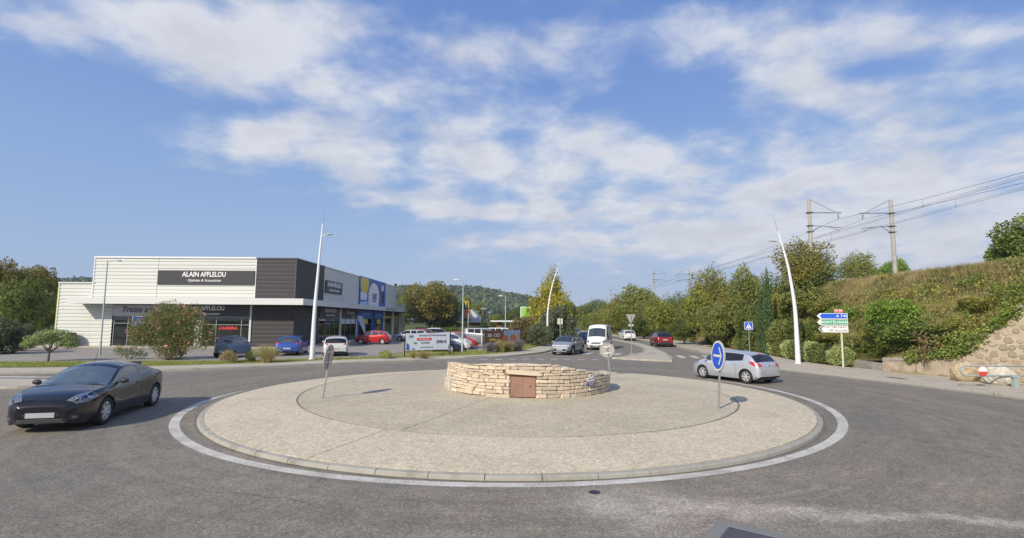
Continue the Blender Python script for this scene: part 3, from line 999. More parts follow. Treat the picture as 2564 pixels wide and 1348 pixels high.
zebra((-25.0, 25.2), (-.1, -.95), 3, (3.2, -.1), 5.5, .5, 'zebra_crossing')

# splitter islands
def splitter(poly, zebra_gap=None):
    pts = resample(poly + [poly[0]], .8)
    o = sheet('splitter_island', pts, .10, M['pave'], 0.0)
    kerb_run(pts, o, 1 if sum((pts[i][0] * pts[(i + 1) % len(pts)][1] - pts[(i + 1) % len(pts)][0] * pts[i][1]) for i in range(len(pts))) > 0 else -1, h=.125, wd=.18, base=0.0)
    return o
splitter([(7.6, 39.2), (9.0, 38.0), (10.5, 37.0), (11.3, 36.6), (11.9, 38.4), (12.6, 41.2), (13.4, 44.6), (14.2, 49.5), (15.2, 56.5), (15.85, 64), (15.7, 72), (15.2, 80), (14.9, 74), (14.85, 65.6), (14.2, 58.0), (13.1, 51.4), (11.6, 46.2), (9.8, 42.6)])
splitter([(-19.2, 21.4), (-20.3, 20.9), (-24, 20.9), (-30, 20.2), (-38, 19.2), (-38, 20.6), (-30, 22.3), (-24, 23.3), (-20.6, 23.2), (-19.3, 22.4)])

# drains and the chamber in the foreground
t = empty('manhole_chamber', (0, 0, 0), 0, 'square dark chamber cover in a grey concrete frame at the lower right', 'manhole')
_a, _b = G(1800, 1302), G(1990, 1345)
MHA = math.atan2(_b.y - _a.y, _b.x - _a.x)
_e = Vector((math.cos(MHA), math.sin(MHA), 0)); _n = Vector((math.sin(MHA), -math.cos(MHA), 0))
MHC = _a + _e * .62 + _n * .62
Mx = Matrix.Translation(MHC) @ Matrix.Rotation(MHA, 4, 'Z')
for lo, hi in [((-.62, -.62, 0), (.62, -.45, .005)), ((-.62, .45, 0), (.62, .62, .005)), ((-.62, -.448, 0), (-.45, .448, .005)), ((.45, -.448, 0), (.62, .448, .005))]:
    MB().box(lo, hi, Mx).obj('frame', simple('chamber_concrete', (.20, .205, .195), .85, var=.1, bump=.3), t)
MB().box((-.445, -.445, 0), (.445, .445, .003), Mx).obj('cover', simple('chamber_cover', (.075, .075, .09), .75, var=.3, scale=30, bump=.7, bscale=60), t)
rb = MB()
for lo, hi in [((-.45, .437, .0032), (.45, .447, .0065)), ((-.45, -.447, .0032), (.45, -.437, .0065)), ((-.447, -.437, .0032), (-.437, .437, .0065)), ((.437, -.437, .0032), (.447, .437, .0065))]:
    rb.box(lo, hi, Mx)
rb.obj('rim', M['galv'], t)
MB().box((-.40, .37, .0032), (-.37, .40, .0045), Mx).obj('lifting_hole', M['black'], t)
dr = MB().lathe([(0.0, .006), (.09, .006), (.10, .004)], 20, Matrix.Translation((1.42, 9.0, 0)))
tag(dr.obj('drain_cap', M['black']), 'small round dark cap in the asphalt near the ring line', 'drain')
t = empty('kerb_inlet', (-2.55, 38.75, 0), D(33), 'dark rusty drain inlet set into the far kerb below the lavender', 'drain')
MB().box((-1.0, -.12, .0), (1.0, .32, .128)).obj('inlet_cover', simple('inlet_iron', (.06, .04, .045), .8), t)
MB().box((-.9, -.135, .02), (.9, -.122, .09)).obj('slot', M['black'], t)
mobj_ = MB().box((-.45, -.18, 0), (.45, .18, .126)); o = mobj_.obj('pavement_grate', simple('grate_iron', (.12, .11, .10), .8)); o.location = (19.2, 25.9, 0.003); o.rotation_euler = (0, 0, D(-72))
tag(o, 'flat iron grate in the right pavement short of the boulders', 'drain')
# small weeds in the kerb joints are added with the plants

# ------------------------------------------------------------------ the dry stone wall
WC = Vector((.68, 20.95)); WR = 3.22
wallo = empty('stone_wall', (WC.x, WC.y, 0), 0, 'low curved dry stone wall of pale limestone with a rusty hatch on the island', 'wall')
def wp(r, a, z):
    return Vector((r * math.cos(a), r * math.sin(a), z))
def wall_top(a):
    x = math.cos(a)
    return interp([(-1.0, 1.20), (-.72, 1.34), (-.2, 1.40), (.15, 1.38), (.5, 1.22), (.8, .97), (1.0, .86)], x)
def stone_mesh(i, mat):
    r = random.Random(100 + i)
    bm = bmesh.new()
    bmesh.ops.create_cube(bm, size=1.0)
    for v in bm.verts:
        v.co.x += r.uniform(-.07, .07); v.co.z += r.uniform(-.10, .10); v.co.y += r.uniform(-.03, .03)
    bmesh.ops.bevel(bm, geom=list(bm.edges), offset=.10, segments=1, affect='EDGES', clamp_overlap=True)
    for v in bm.verts:
        v.co += Vector((r.uniform(-.02, .02), r.uniform(-.02, .02), r.uniform(-.025, .025)))
    me = bpy.data.meshes.new('stone'); bm.to_mesh(me); bm.free()
    me.materials.append(mat)
    return me
STONES = [stone_mesh(i, M['stone%d' % (i % 6)]) for i in range(18)]
DOOR_A = (D(-103.3), D(-87.0))
core = MB()
na = 60; A0, A1 = D(-184), D(6)
vs = []; fs = []
for k in range(na + 1):
    a = A0 + (A1 - A0) * k / na
    indoor = DOOR_A[0] - .01 < a < DOOR_A[1] + .01
    tp = wall_top(a) - .05
    ro, ri = WR - .07, WR - .34
    if indoor: ro = WR - .24
    vs += [wp(ro, a, .18), wp(ro, a, tp), wp(ri, a, tp), wp(ri, a, .18)]
for k in range(na):
    for j in range(3):
        fs.append((k * 4 + j, k * 4 + j + 1, (k + 1) * 4 + j + 1, (k + 1) * 4 + j))
fs += [(0, 1, 2, 3), (na * 4 + 3, na * 4 + 2, na * 4 + 1, na * 4)]
core.add(vs, fs); core.obj('wall_core', M['core'], wallo)
rs = random.Random(11)
z = .235; course = 0; nst = 0
rows = []
while z < 1.36:
    h = rs.choice([.075, .09, .10, .115, .13])
    if z < .25: h = .15
    rows.append((z, h)); z += h
placed = []
REST = [MB(), MB(), MB()]
def put_stone(a, z0, h, ln, depth=.34, proud=0.0, extra=0.0):
    me = rs.choice(STONES)
    if nst >= 290:
        c = wp(WR - depth / 2 + proud, a, z0 + h / 2)
        Mt = Matrix.Translation(c) @ Matrix.Rotation(a + PI / 2 + rs.uniform(-.03, .03), 4, 'Z') @ Matrix.Diagonal((ln * 1.02, depth, h, 1))
        k0 = rs.randrange(3)
        REST[k0].add([Mt @ v.co for v in me.vertices], [tuple(p.vertices) for p in me.polygons])
        return
    c = wp(WR - depth / 2 + proud, a, z0 + h / 2)
    mobj('stone', me, wallo, c, (rs.uniform(-.04, .04), rs.uniform(-.05, .05) + extra, a + PI / 2 + rs.uniform(-.03, .03)),
         (ln * 1.02, depth, h * 1.0))
for z0, h in rows:
    a = A0 + rs.uniform(0, .05)
    while a < A1:
        ln = rs.choice([.16, .22, .28, .34, .42]) * (1.25 if h > .11 else 1)
        da = ln / WR
        am = a + da / 2
        zt = wall_top(am)
        wave = .035 * math.sin(am * 5 + z0 * 3) if am < D(-120) else .012 * math.sin(am * 7)
        if z0 + .03 > zt:
            a += da; continue
        hh = min(h, zt - z0)
        # keep clear of the hatch and its lintel
        if DOOR_A[0] < a + da and a < DOOR_A[1] and z0 < 1.02:
            if a < DOOR_A[0] - .03:
                da = DOOR_A[0] - a; ln = da * WR; am = a + da / 2
            else:
                a = DOOR_A[1] + .002; continue
        lint = (DOOR_A[0] - .06, DOOR_A[1] + .03)
        if a + da > lint[0] and a < lint[1] and 1.0 <= z0 + h * .5 < 1.17:
            if a < lint[0] - .03:
                da = lint[0] - a; ln = da * WR; am = a + da / 2
            else:
                a = lint[1] + .002; continue
        if True:
            put_stone(am, z0 + wave, hh - .014, ln - .016, proud=rs.uniform(-.02, .025))
            nst += 1
        a += da
print('stones', nst)
for k0 in range(3):
    tag(REST[k0].obj('upper_stones', M['stone%d' % (k0 * 2)], wallo), kind='stuff')
# lintel, hatch
am = (DOOR_A[0] + DOOR_A[1]) / 2
mobj('lintel', stone_mesh(50, M['stone0']), wallo, wp(WR - .13, am + .012, 1.10), (0, D(1.5), am + PI / 2), (1.22, .34, .17))
dc = wp(WR - .10, am, 0)
Md = Matrix.Translation(dc) @ Matrix.Rotation(am + PI / 2, 4, 'Z')
hw = WR * math.sin((DOOR_A[1] - DOOR_A[0]) / 2)
hf = MB()
for lo, hi in [((-hw, -.02, .27), (-hw + .035, .03, 1.0)), ((hw - .035, -.02, .27), (hw, .03, 1.0)), ((-hw + .036, -.02, .965), (hw - .036, .03, 1.0))]:
    hf.box(lo, hi, Md)
hatch = hf.obj('hatch', M['rust_frame'], wallo)
MB().box((-hw + .036, -.012, .275), (-.004, .012, .962), Md).obj('door_leaf', M['rust'], hatch)
MB().box((.002, -.016, .275), (hw - .036, .010, .962), Md).obj('door_leaf', M['rust'], hatch)
MB().box((.24, -.035, .60), (.27, -.017, .68), Md).box((.215, -.03, .63), (.239, -.018, .645), Md).obj('lock', M['rust_frame'], hatch)
# pale upright stones at the left end
for a, hz, s in [(D(-156), .50, .15), (D(-171), .44, .13)]:
    mobj('upright_stone', stone_mesh(60, M['boulder_wht']), wallo, wp(WR + .03, a, .22 + hz / 2), (0, D(4), a + PI / 2), (s, .16, hz))
# plaque
pa = D(-49)
pl = empty('wall_plaque', (WC.x + (WR + .05) * math.cos(pa), WC.y + (WR + .05) * math.sin(pa), .74), pa + PI / 2,
           'small two-tone plaque, white over navy, fixed to the dry stone wall', 'plaque')
pl.rotation_euler = (0, D(-4), pa + PI / 2)
MB().box((-.155, -.012, -.155), (.155, .01, .0)).obj('panel', simple('plaque_navy', (.02, .02, .16), .4), pl)
MB().box((-.155, -.012, .001), (.155, .01, .155)).obj('panel', M['sign_white'], pl)
MB().box((-.135, -.018, .03), (-.10, -.0125, .12)).obj('crest', M['red_letter'], pl)
text('ROND POINT', .055, M['navy_letter'], (.025, -.013, .08), (PI / 2, 0, 0), pl, extrude=.002, bold=.02)
text('COTES DU', .055, M['white_letter'], (0, -.013, -.05), (PI / 2, 0, 0), pl, extrude=.002, bold=.02)
text('RHONE', .055, M['white_letter'], (0, -.013, -.11), (PI / 2, 0, 0), pl, extrude=.002, bold=.02)

# ------------------------------------------------------------------ railway embankment on the right
RINNER = offset_line(RIGHT, -4.6)
def edge_x(y):
    """x of the back of the right pavement at this y"""
    best = None
    for (x0, y0), (x1, y1) in zip(RINNER, RINNER[1:]):
        if y0 <= y <= y1:
            return x0 + (x1 - x0) * (y - y0) / max(y1 - y0, 1e-6)
    return RINNER[0][0] if y < RINNER[0][1] else RINNER[-1][0]
def wall_line(y):
    """wing wall: x and top height for y below 29.6"""
    t = (29.6 - y)
    x = 21.25 + t * .50 + .006 * t * t
    zt = interp([(0, .75), (1.6, .95), (3.1, 1.35), (3.6, 1.9), (4.3, 2.6), (5.3, 3.6), (8, 5.2), (11, 6.0)], t)
    return x, zt
def foot(y):
    if y < 29.6:
        return wall_line(y)
    x = max(edge_x(y), 20.6)
    z = .75 - min(1, (y - 29.6) / 2) * .2 if y < 37 else .55 - min(1, (y - 37) / 3) * .40
    if y > 29.6: x = max(x, 21.3)
    return x + .3, z
def crest(y):
    return 27.0 + .05 * max(0, y - 34) + (0 if y > 20 else 0)
def bank_z(x, y):
    fx, fz = foot(y); cx = crest(y)
    if cx < fx + .5: cx = fx + .5
    top = 6.1
    if x <= fx: return fz
    if x >= cx:
        return top + .18 * (fbm(x * .5, y * .5, 3) - .5)
    t = (x - fx) / (cx - fx)
    s = t * .72 + .28 * (t * t * (3 - 2 * t))
    return fz + (top - fz) * s + .55 * (fbm(x * .45, y * .45, 5) - .45) * math.sin(PI * t)
ys = [12 + i * .6 for i in range(60)] + [48 + i * 2.0 for i in range(100)]
mb = MB(); nx = 26
for y in ys:
    fx, fz = foot(y); cx = max(crest(y), fx + .5)
    for j in range(nx + 1):
        x = fx + (cx - fx) * j / (nx - 6) if j <= nx - 6 else cx + (j - nx + 6) * 3.2
        mb.v.append((x, y, bank_z(x, y)))
m = nx + 1
for i in range(len(ys) - 1):
    for j in range(nx):
        mb.f.append((i * m + j, i * m + j + 1, (i + 1) * m + j + 1, (i + 1) * m + j))
bank = mb.obj('railway_embankment', M['slope_soil'], smooth=True); bank['kind'] = 'structure'
# ballast shoulder and rails on top
mb = MB()
for i in range(len(ys) - 1):
    y0, y1 = ys[i], ys[i + 1]
    c0_, c1_ = crest(y0), crest(y1)
    for u0, z0_, u1, z1_ in [(.4, 6.15, 1.3, 6.42), (1.3, 6.42, 11.5, 6.42), (11.5, 6.42, 12.5, 6.15)]:
        mb.add([(c0_ + u0, y0, z0_), (c0_ + u1, y0, z1_), (c1_ + u1, y1, z1_), (c1_ + u0, y1, z0_)], [(0, 1, 2, 3)])
o = mb.obj('ballast', M['ballast']); o['kind'] = 'structure'
for u in (3.0, 4.45, 7.4, 8.85):
    mb = MB().tube([(crest(y) + u, y, 6.52) for y in ys[::4]], .07, 4)
    o = mb.obj('rail', M['rust_frame']); o['kind'] = 'structure'

# rubble wing wall with its coping
def rubble_mesh(i, mat):
    r = random.Random(300 + i)
    bm = bmesh.new(); n = 6
    pts = []
    for k in range(n):
        a = 2 * PI * k / n + r.uniform(-.2, .2); q = r.uniform(.40, .54)
        pts.append((math.cos(a) * q, math.sin(a) * q))
    lo = [bm.verts.new((x, 0.0, z)) for x, z in pts]
    hi = [bm.verts.new((x * .78, -1.0, z * .78)) for x, z in pts]
    bm.faces.new(hi)
    for k in range(n):
        bm.faces.new((lo[k], lo[(k + 1) % n], hi[(k + 1) % n], hi[k]))
    bmesh.ops.recalc_face_normals(bm, faces=bm.faces)
    me = bpy.data.meshes.new('stone'); bm.to_mesh(me); bm.free(); me.materials.append(mat)
    return me
RUB = [rubble_mesh(i, M['rubble%d' % (i % 4)]) for i in range(12)]
ww = empty('wing_wall', (0, 0, 0), 0, 'rubble stone retaining wall with a sloping coping beside the barrier', 'wall')
wy = [29.6 - .35 * i for i in range(40)]
mb = MB(); vs = []
for y in wy:
    x, zt = wall_line(y)
    vs += [(x, y, 0), (x, y, zt), (x + .55, y + .2, zt), (x + .55, y + .2, 0)]
for i in range(len(wy) - 1):
    for j in range(3):
        mb.f.append((i * 4 + j, (i + 1) * 4 + j, (i + 1) * 4 + j + 1, i * 4 + j + 1))
mb.f.append((0, 1, 2, 3))
mb.v = [tuple(v) for v in vs]
mb.obj('mortar_face', M['mortar'], ww)
r_ = random.Random(5); cnt = 0; tried = 0; pts = []
while tried < 20000 and cnt < 290:
    tried += 1
    y = r_.uniform(19.2, 27.2); x, zt = wall_line(y)
    z = r_.uniform(.14, zt - .12)
    if zt < 1.0: continue
    s = r_.uniform(.26, .46)
    if any(((y - a) * 1.14) ** 2 + (z - b) ** 2 < ((s + c) * .43) ** 2 for a, b, c in pts): continue
    pts.append((y, z, s)); cnt += 1
    x2, _ = wall_line(y + .1); ang1 = math.atan2(.1, x2 - x)
    mobj('stone', r_.choice(RUB), ww, (x + .01, y, z), (0, r_.uniform(-.5, .5), ang1 + PI), (s * 1.1, r_.uniform(.03, .07), s * .95))
print('rubble', cnt)
# lower rendered part at the left end
for i in range(0, 9):
    y0, y1 = 29.6 - i * .36, 29.6 - (i + 1) * .36 + .015
    x0, za = wall_line(y0); x1, zb = wall_line(y1)
    mb = MB(); h0, h1 = za - .05 - .02 * (i % 2), zb - .05 - .02 * (i % 3)
    mb.add([(x0 - .06, y0, 0), (x1 - .06, y1, 0), (x1 - .06, y1, h1), (x0 - .06, y0, h0), (x0 + .1, y0, 0), (x1 + .1, y1, 0), (x1 + .1, y1, h1), (x0 + .1, y0, h0)],
           [(0, 1, 2, 3), (7, 6, 5, 4), (3, 2, 6, 7), (0, 3, 7, 4), (1, 5, 6, 2)])
    mb.obj('block', M['wall_render'], ww)
for i in range(0, 26):
    y0 = 29.6 - i * .45; y1 = y0 - .44
    x0, za = wall_line(y0); x1, zb = wall_line(y1)
    e = Vector((x1 - x0, y1 - y0, 0)).normalized(); nrm = Vector((-abs(e.y), -abs(e.x), 0))
    mb = MB()
    a = Vector((x0, y0, za)) + nrm * .10; b = Vector((x1, y1, zb)) + nrm * .10
    c = b - nrm * .55; d_ = a - nrm * .55
    up = Vector((0, 0, .13)); lo_ = Vector((0, 0, -.06))
    mb.add([a + lo_, b + lo_, c + lo_, d_ + lo_, a + up, b + up, c + up, d_ + up],
           [(0, 3, 2, 1), (4, 5, 6, 7), (0, 1, 5, 4), (1, 2, 6, 5), (2, 3, 7, 6), (3, 0, 4, 7)])
    mb.obj('coping_stone', M['ivory'], ww)
# long low kerb wall between the lamp and the sign
lw = empty('low_wall', (0, 0, 0), 0, 'long low weathered concrete wall behind the pavement under the direction sign', 'wall')
pa_, pb_ = G(2016, 903, .12), G(2118, 925, .12)
ya = [(20.9, 38.6), (21.0, 37.0), (21.1, 35.4), (21.2, 33.8), (21.3, 32.2), (21.3, 30.9), (21.26, 29.62)]
for (x0, y0), (x1, y1) in zip(ya, ya[1:]):
    mb = MB(); hh = .55 + rnd.uniform(-.03, .03)
    mb.add([(x0, y0, 0), (x1, y1 + .02, 0), (x1 + .3, y1 + .02, 0), (x0 + .3, y0, 0), (x0, y0, hh), (x1, y1 + .02, hh), (x1 + .3, y1 + .02, hh), (x0 + .3, y0, hh)],
           [(0, 3, 2, 1), (4, 5, 6, 7), (0, 1, 5, 4), (1, 2, 6, 5), (2, 3, 7, 6), (3, 0, 4, 7)])
    mb.obj('concrete_block', M['ivory'], lw)
# flat hard ground at the foot of the wing wall
sheet('track_ground', [(21.0, 29.8), (19.8, 27), (20.8, 20), (24.5, 8), (36, 8), (32, 18), (25.5, 23), (21.6, 29.4)], .105, M['pave'])

# ------------------------------------------------------------------ far hill
def hill_z(x, y):
    # ridge seen beyond the car park, and its long left flank
    z = 39 * math.exp(-((x + 50) / 95) ** 2) + 32 * math.exp(-((x + 185) / 95) ** 2) + 60 * math.exp(-((x + 620) / 330) ** 2)
    z += 16 * math.exp(-((x - 60) / 60) ** 2)
    z *= math.exp(-((y - 800) / 210) ** 2)
    return z + 5 * (fbm(x * .02, y * .02, 9) - .5) * math.exp(-((y - 800) / 250) ** 2) - 1
mb = MB(); nx, ny = 110, 24
for j in range(ny + 1):
    y = 480 + j * 24
    for i in range(nx + 1):
        x = -1050 + i * 14; mb.v.append((x, y, hill_z(x, y)))
for j in range(ny):
    for i in range(nx):
        a = j * (nx + 1) + i; mb.f.append((a, a + 1, a + nx + 2, a + nx + 1))
o = mb.obj('hill', M['hill_soil'], smooth=True); o['kind'] = 'structure'
rh = np.random.default_rng(4)
quads = []
for k in range(5200):
    x = rh.uniform(-700, 160); y = rh.uniform(560, 815)
    if k % 3 == 0: x = rh.uniform(-230, 120)
    z = hill_z(x, y)
    if z < 3: continue
    s = rh.uniform(3.0, 6.0)
    for q_ in range(9):
        c = np.array([x, y, z + s * .55]) + rh.normal(0, .33, 3) * s * np.array([1, 1, .8])
        n = rh.normal(0, 1, 3); n[1] -= 1.0; n /= np.linalg.norm(n)
        u_ = np.cross(n, [0.1, .2, 1]); u_ /= np.linalg.norm(u_); v_ = np.cross(n, u_)
        e = s * .38
        quads.append([c - u_ * e - v_ * e, c + u_ * e - v_ * e, c + u_ * e + v_ * e, c - u_ * e + v_ * e])
o = mobj('hill_forest', np_mesh('hill_forest', np.array(quads), 4, M['forest'])); o['kind'] = 'stuff'
tag(o, 'dense evergreen wood covering the far hill', 'forest')

# ------------------------------------------------------------------ the shop building
BX0, BX1, BY0, BY1, BH = -40.1, -20.75, 49.0, 92.0, 8.65
bld = empty('retail_building', (BX0, BY0, 0), 0, 'long white and charcoal retail building with ribbed cladding and a white canopy', 'building')
BL = Vector((BX0, BY0, 0))
def bobj(mb, name, mat, parent=None, **kw):
    o = mb.obj(name, mat, parent or bld, **kw)
    if parent is None:
        o.location = -BL
    return o
def ribbed(x0, x1, z0, z1, face, off, pitch=.34, depth=.052, hor=True):
    """horizontally ribbed sheet; face 'f' looks to -Y at y=off, face 'r' looks to +X at x=off"""
    mb = MB(); z = z0; prof = []
    while z < z1 - .01:
        zz_ = min(z + pitch, z1)
        prof += [(0, z), (0, z + (zz_ - z) * .60), (depth, z + (zz_ - z) * .70), (depth, z + (zz_ - z) * .97)]
        z = zz_
    prof.append((0, z1))
    for i, (d, zz_) in enumerate(prof):
        if face == 'f':
            mb.v += [(x0, off + d, zz_), (x1, off + d, zz_)]
        else:
            mb.v += [(off - d, x0, zz_), (off - d, x1, zz_)]
    for i in range(len(prof) - 1):
        mb.f.append((2 * i, 2 * i + 1, 2 * i + 3, 2 * i + 2))
    return mb
def bbox(name, mat, lo, hi, parent=None):
    return bobj(MB().box(lo, hi), name, mat, parent)

# structural body behind the cladding (upper storey solid, ground floor rooms open behind the glass)
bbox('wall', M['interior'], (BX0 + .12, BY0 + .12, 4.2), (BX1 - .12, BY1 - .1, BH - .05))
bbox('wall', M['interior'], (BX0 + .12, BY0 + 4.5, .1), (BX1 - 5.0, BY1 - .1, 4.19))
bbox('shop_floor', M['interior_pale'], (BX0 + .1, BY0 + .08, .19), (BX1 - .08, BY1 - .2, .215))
# front upper cladding in three sheets, side upper in five
for a, b in ((-40.1, -34.02), (-33.99, -24.60)):
    bobj(ribbed(a, b, 4.55, 8.60, 'f', BY0), 'cladding_panel', M['white_clad'])
bobj(ribbed(-24.55, BX1, 4.55, 8.55, 'f', BY0, .40, .012), 'cladding_panel', M['dark_clad'])
bobj(ribbed(BY0, 56.4, 4.55, 8.55, 'r', BX1, .40, .012), 'cladding_panel', M['dark_clad'])
for a, b in ((56.45, 62.9), (62.95, 69.4), (69.45, 83.6), (83.65, 92.0)):
    bobj(ribbed(a, b, 4.55, 8.55, 'r', BX1), 'cladding_panel', M['white_clad'])
# left wing and its corner trims
bbox('wall', M['interior'], (-43.15, BY0 + .12, .1), (-40.2, BY0 + 12, 6.05))
bobj(ribbed(-43.3, -40.12, .2, 6.1, 'f', BY0 + .02), 'cladding_panel', M['white_clad'])
bobj(ribbed(-40.1, -38.05, .2, 4.5, 'f', BY0), 'cladding_panel', M['white_clad'])
green_trim = simple('lime_trim', (.62, .70, .34), .5)
bbox('corner_trim', green_trim, (-43.42, BY0 - .02, .2), (-43.30, BY0 + 12, 6.22))
bbox('coping', M['fascia'], (-43.45, BY0 - .06, 6.12), (-40.0, BY0 + 12, 6.24))
bbox('coping', M['white_letter'], (BX0 - .06, BY0 - .07, 8.60), (-24.60, BY0 + .35, 8.74))
bbox('coping', simple('charcoal_coping', (.07, .075, .095), .4), (-24.58, BY0 - .06, 8.56), (BX1 + .07, BY0 + .3, 8.70))
bbox('coping', simple('charcoal_coping2', (.07, .075, .095), .4), (BX1 - .3, BY0 + .31, 8.56), (BX1 + .07, 56.42, 8.70))
bbox('coping', M['fascia'], (BX1 - .3, 56.43, 8.56), (BX1 + .06, 92.03, 8.68))
bbox('corner_trim', M['white_letter'], (BX0 - .08, BY0 - .04, 4.7), (BX0, BY0 + .2, 8.6))
bbox('corner_trim', M['white_letter'], (-24.60, BY0 - .035, 4.7), (-24.55, BY0 + .02, 8.6))
bbox('corner_trim', simple('charcoal_trim', (.09, .09, .10), .45), (BX1 - .05, BY0 - .02, 4.7), (BX1 + .02, BY0 + .05, 8.55))
# lower extension at the far end
bbox('wall', M['interior'], (BX0 + 2, 92.05, .1), (BX1 - .2, 100.5, 5.6))
bobj(ribbed(92.02, 99.5, 4.6, 5.7, 'r', BX1 - .02), 'cladding_panel', M['white_clad'])
# canopy: fascia boxes and soffit
cz0, cz1 = 4.14, 4.72
bbox('canopy_fascia', M['fascia'], (-41.0, 47.2, cz0), (-19.2, 47.32, cz1))
bbox('canopy_fascia', M['fascia'], (-19.32, 47.321, cz0), (-19.2, 99.4, cz1))
bbox('canopy_fascia', M['fascia'], (-41.0, 47.321, cz0), (-40.88, 48.98, cz1))
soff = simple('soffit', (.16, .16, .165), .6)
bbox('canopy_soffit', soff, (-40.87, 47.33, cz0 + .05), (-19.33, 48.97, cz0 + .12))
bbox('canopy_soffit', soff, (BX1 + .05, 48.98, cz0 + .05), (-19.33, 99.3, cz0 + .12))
bbox('canopy_top', M['fascia'], (-40.87, 47.33, cz1 - .12), (-19.33, 48.97, cz1 - .06))
bbox('canopy_top', M['fascia'], (BX1 + .05, 48.98, cz1 - .12), (-19.33, 99.3, cz1 - .06))
# ground floor, front: band signs, glazing, charcoal corner
bbox('sign_band', simple('shop_band_pale', (.50, .52, .55), .5), (-38.0, BY0 - .02, 3.05), (-31.6, BY0 + .1, 4.10))
bbox('sign_band', M['sign_dark'], (-31.55, BY0 - .02, 3.05), (-24.95, BY0 + .1, 4.10))
bbox('pillar', M['white_clad'], (-30.1, BY0 - .01, .2), (-29.45, BY0 + .25, 3.04))
bbox('pillar', M['white_clad'], (-24.93, BY0 - .05, .2), (-24.78, BY0 + .25, 4.13))
bobj(ribbed(-24.75, BX1, .2, 4.13, 'f', BY0 + .05, .40, .012), 'cladding_panel', M['dark_clad'])
bobj(ribbed(BY0 + .05, 55.4, .2, 4.13, 'r', BX1, .40, .012), 'cladding_panel', M['dark_clad'])
def glazing(x0, x1, z0, z1, muls, rails, face='f', off=BY0 + .1, fr='frame', fw=.055):
    """frame bars as one frame part, each pane a sub-part of it"""
    mb = MB()
    def bx(a, b, c, d, t0=-.03, t1=.03):
        if face == 'f': mb.box((a, off + t0, c), (b, off + t1, d))
        else: mb.box((off + t0, a, c), (off + t1, b, d))
    xs = [x0] + muls + [x1]; zs = [z0] + rails + [z1]
    for x in xs: bx(x - fw / 2, x + fw / 2, z0, z1)
    for z in zs:
        for a, b in zip(xs, xs[1:]):
            bx(a + fw / 2, b - fw / 2, z - fw / 2, z + fw / 2)
    w_ = bobj(mb, 'window_frame', M[fr])
    for a, b in zip(xs, xs[1:]):
        for c, d in zip(zs, zs[1:]):
            g_ = MB()
            if face == 'f': g_.box((a + fw / 2, off - .004, c + fw / 2), (b - fw / 2, off + .004, d - fw / 2))
            else: g_.box((off - .004, a + fw / 2, c + fw / 2), (off + .004, b - fw / 2, d - fw / 2))
            g_.obj('pane', M['glass_shop'], w_)
    return w_
glazing(-37.9, -30.15, .22, 3.0, [-36.55, -35.1, -33.5, -31.8], [2.35])
glazing(-29.4, -25.0, .22, 3.0, [-28.15, -25.75], [2.25])
# posters and things seen through the glass
po = MB().box((-37.55, 49.14, .95), (-36.75, 49.16, 2.2)); bobj(po, 'window_poster', simple('teal_poster', (.28, .46, .42), .6, var=.6, scale=3))
bobj(MB().box((-28.0, 49.145, .40), (-25.9, 49.16, 1.65)), 'window_poster', simple('photo_poster', (.20, .20, .19), .6, var=.6, scale=2.5))
bobj(MB().box((-26.95, 49.13, .95), (-26.45, 49.14, 1.28)), 'window_poster', simple('skin_poster', (.62, .30, .22), .6))
bobj(MB().box((-27.5, 49.15, 2.35), (-26.3, 49.16, 2.85)), 'window_poster', simple('magenta_poster', (.26, .05, .09), .6, var=.4))
bobj(MB().box((-31.6, 49.2, .22), (-31.0, 50.0, 2.2)), 'shop_display', M['interior_pale'])
for x_ in (-34.6, -33.0, -32.1):
    bobj(MB().box((x_, 49.4, .22), (x_ + .5, 49.9, 1.3 + (x_ % 1) * .6)), 'shop_display', M['interior_pale'])
for x_ in (-29.2, -28.6, -25.6):
    bobj(MB().box((x_, 50.2, .22), (x_ + .45, 50.6, 1.1)), 'shop_display', M['interior_pale'])
doorw = bobj(MB().box((-36.5, 49.19, .22), (-35.15, 49.2, 2.3)), 'doorway', M['black'])
RF = (PI / 2, 0, 0); RR = (PI / 2, 0, PI / 2)
def blk(loc):
    return Vector(loc) - BL
text('CARRERA', .36, M['red_letter'], blk((-27.0, 49.07, 1.93)), RF, bld, extrude=.01, bold=.03, shear=.15, sx=1.15)
text('Treize attention', .78, M['dark_letter'], blk((-34.75, 48.96, 3.62)), RF, bld, extrude=.01, shear=.35, bold=.008, sx=.98)
# upper charcoal sign and its repeat on the band
def optician(cx, cz, w_, face, off, panel=None, letter=M['white_letter']):
    rot = RF if face == 'f' else RR
    L = (lambda x, z: blk((x, off, z))) if face == 'f' else (lambda x, z: blk((off, x, z)))
    k = w_ / 4.3
    text('ALAIN', .66 * k, letter, L(cx - 1.32 * k, cz + .22 * k), rot, bld, extrude=.015, bold=.022, sx=.86)
    text('AFFLELOU', .66 * k, letter, L(cx + .84 * k, cz + .22 * k), rot, bld, extrude=.015, bold=.022, sx=.80)
    text('Opticien & Acousticien', .36 * k, letter, L(cx, cz - .34 * k), rot, bld, extrude=.012, shear=.3, bold=.006, sx=.95)
sp = bobj(MB().box((-33.95, BY0 - .10, 6.05), (-24.68, BY0 - .005, 7.42)), 'sign_panel', M['sign_dark'])
optician(-29.45, 6.80, 4.3, 'f', BY0 - .12)
optician(-29.3, 3.60, 4.0, 'f', BY0 - .04)
bobj(MB().box((BX1 + .005, 56.75, 5.75), (BX1 + .10, 62.3, 7.15)), 'sign_panel', M['sign_dark'])
optician(59.5, 6.5, 4.6, 'r', BX1 + .12)
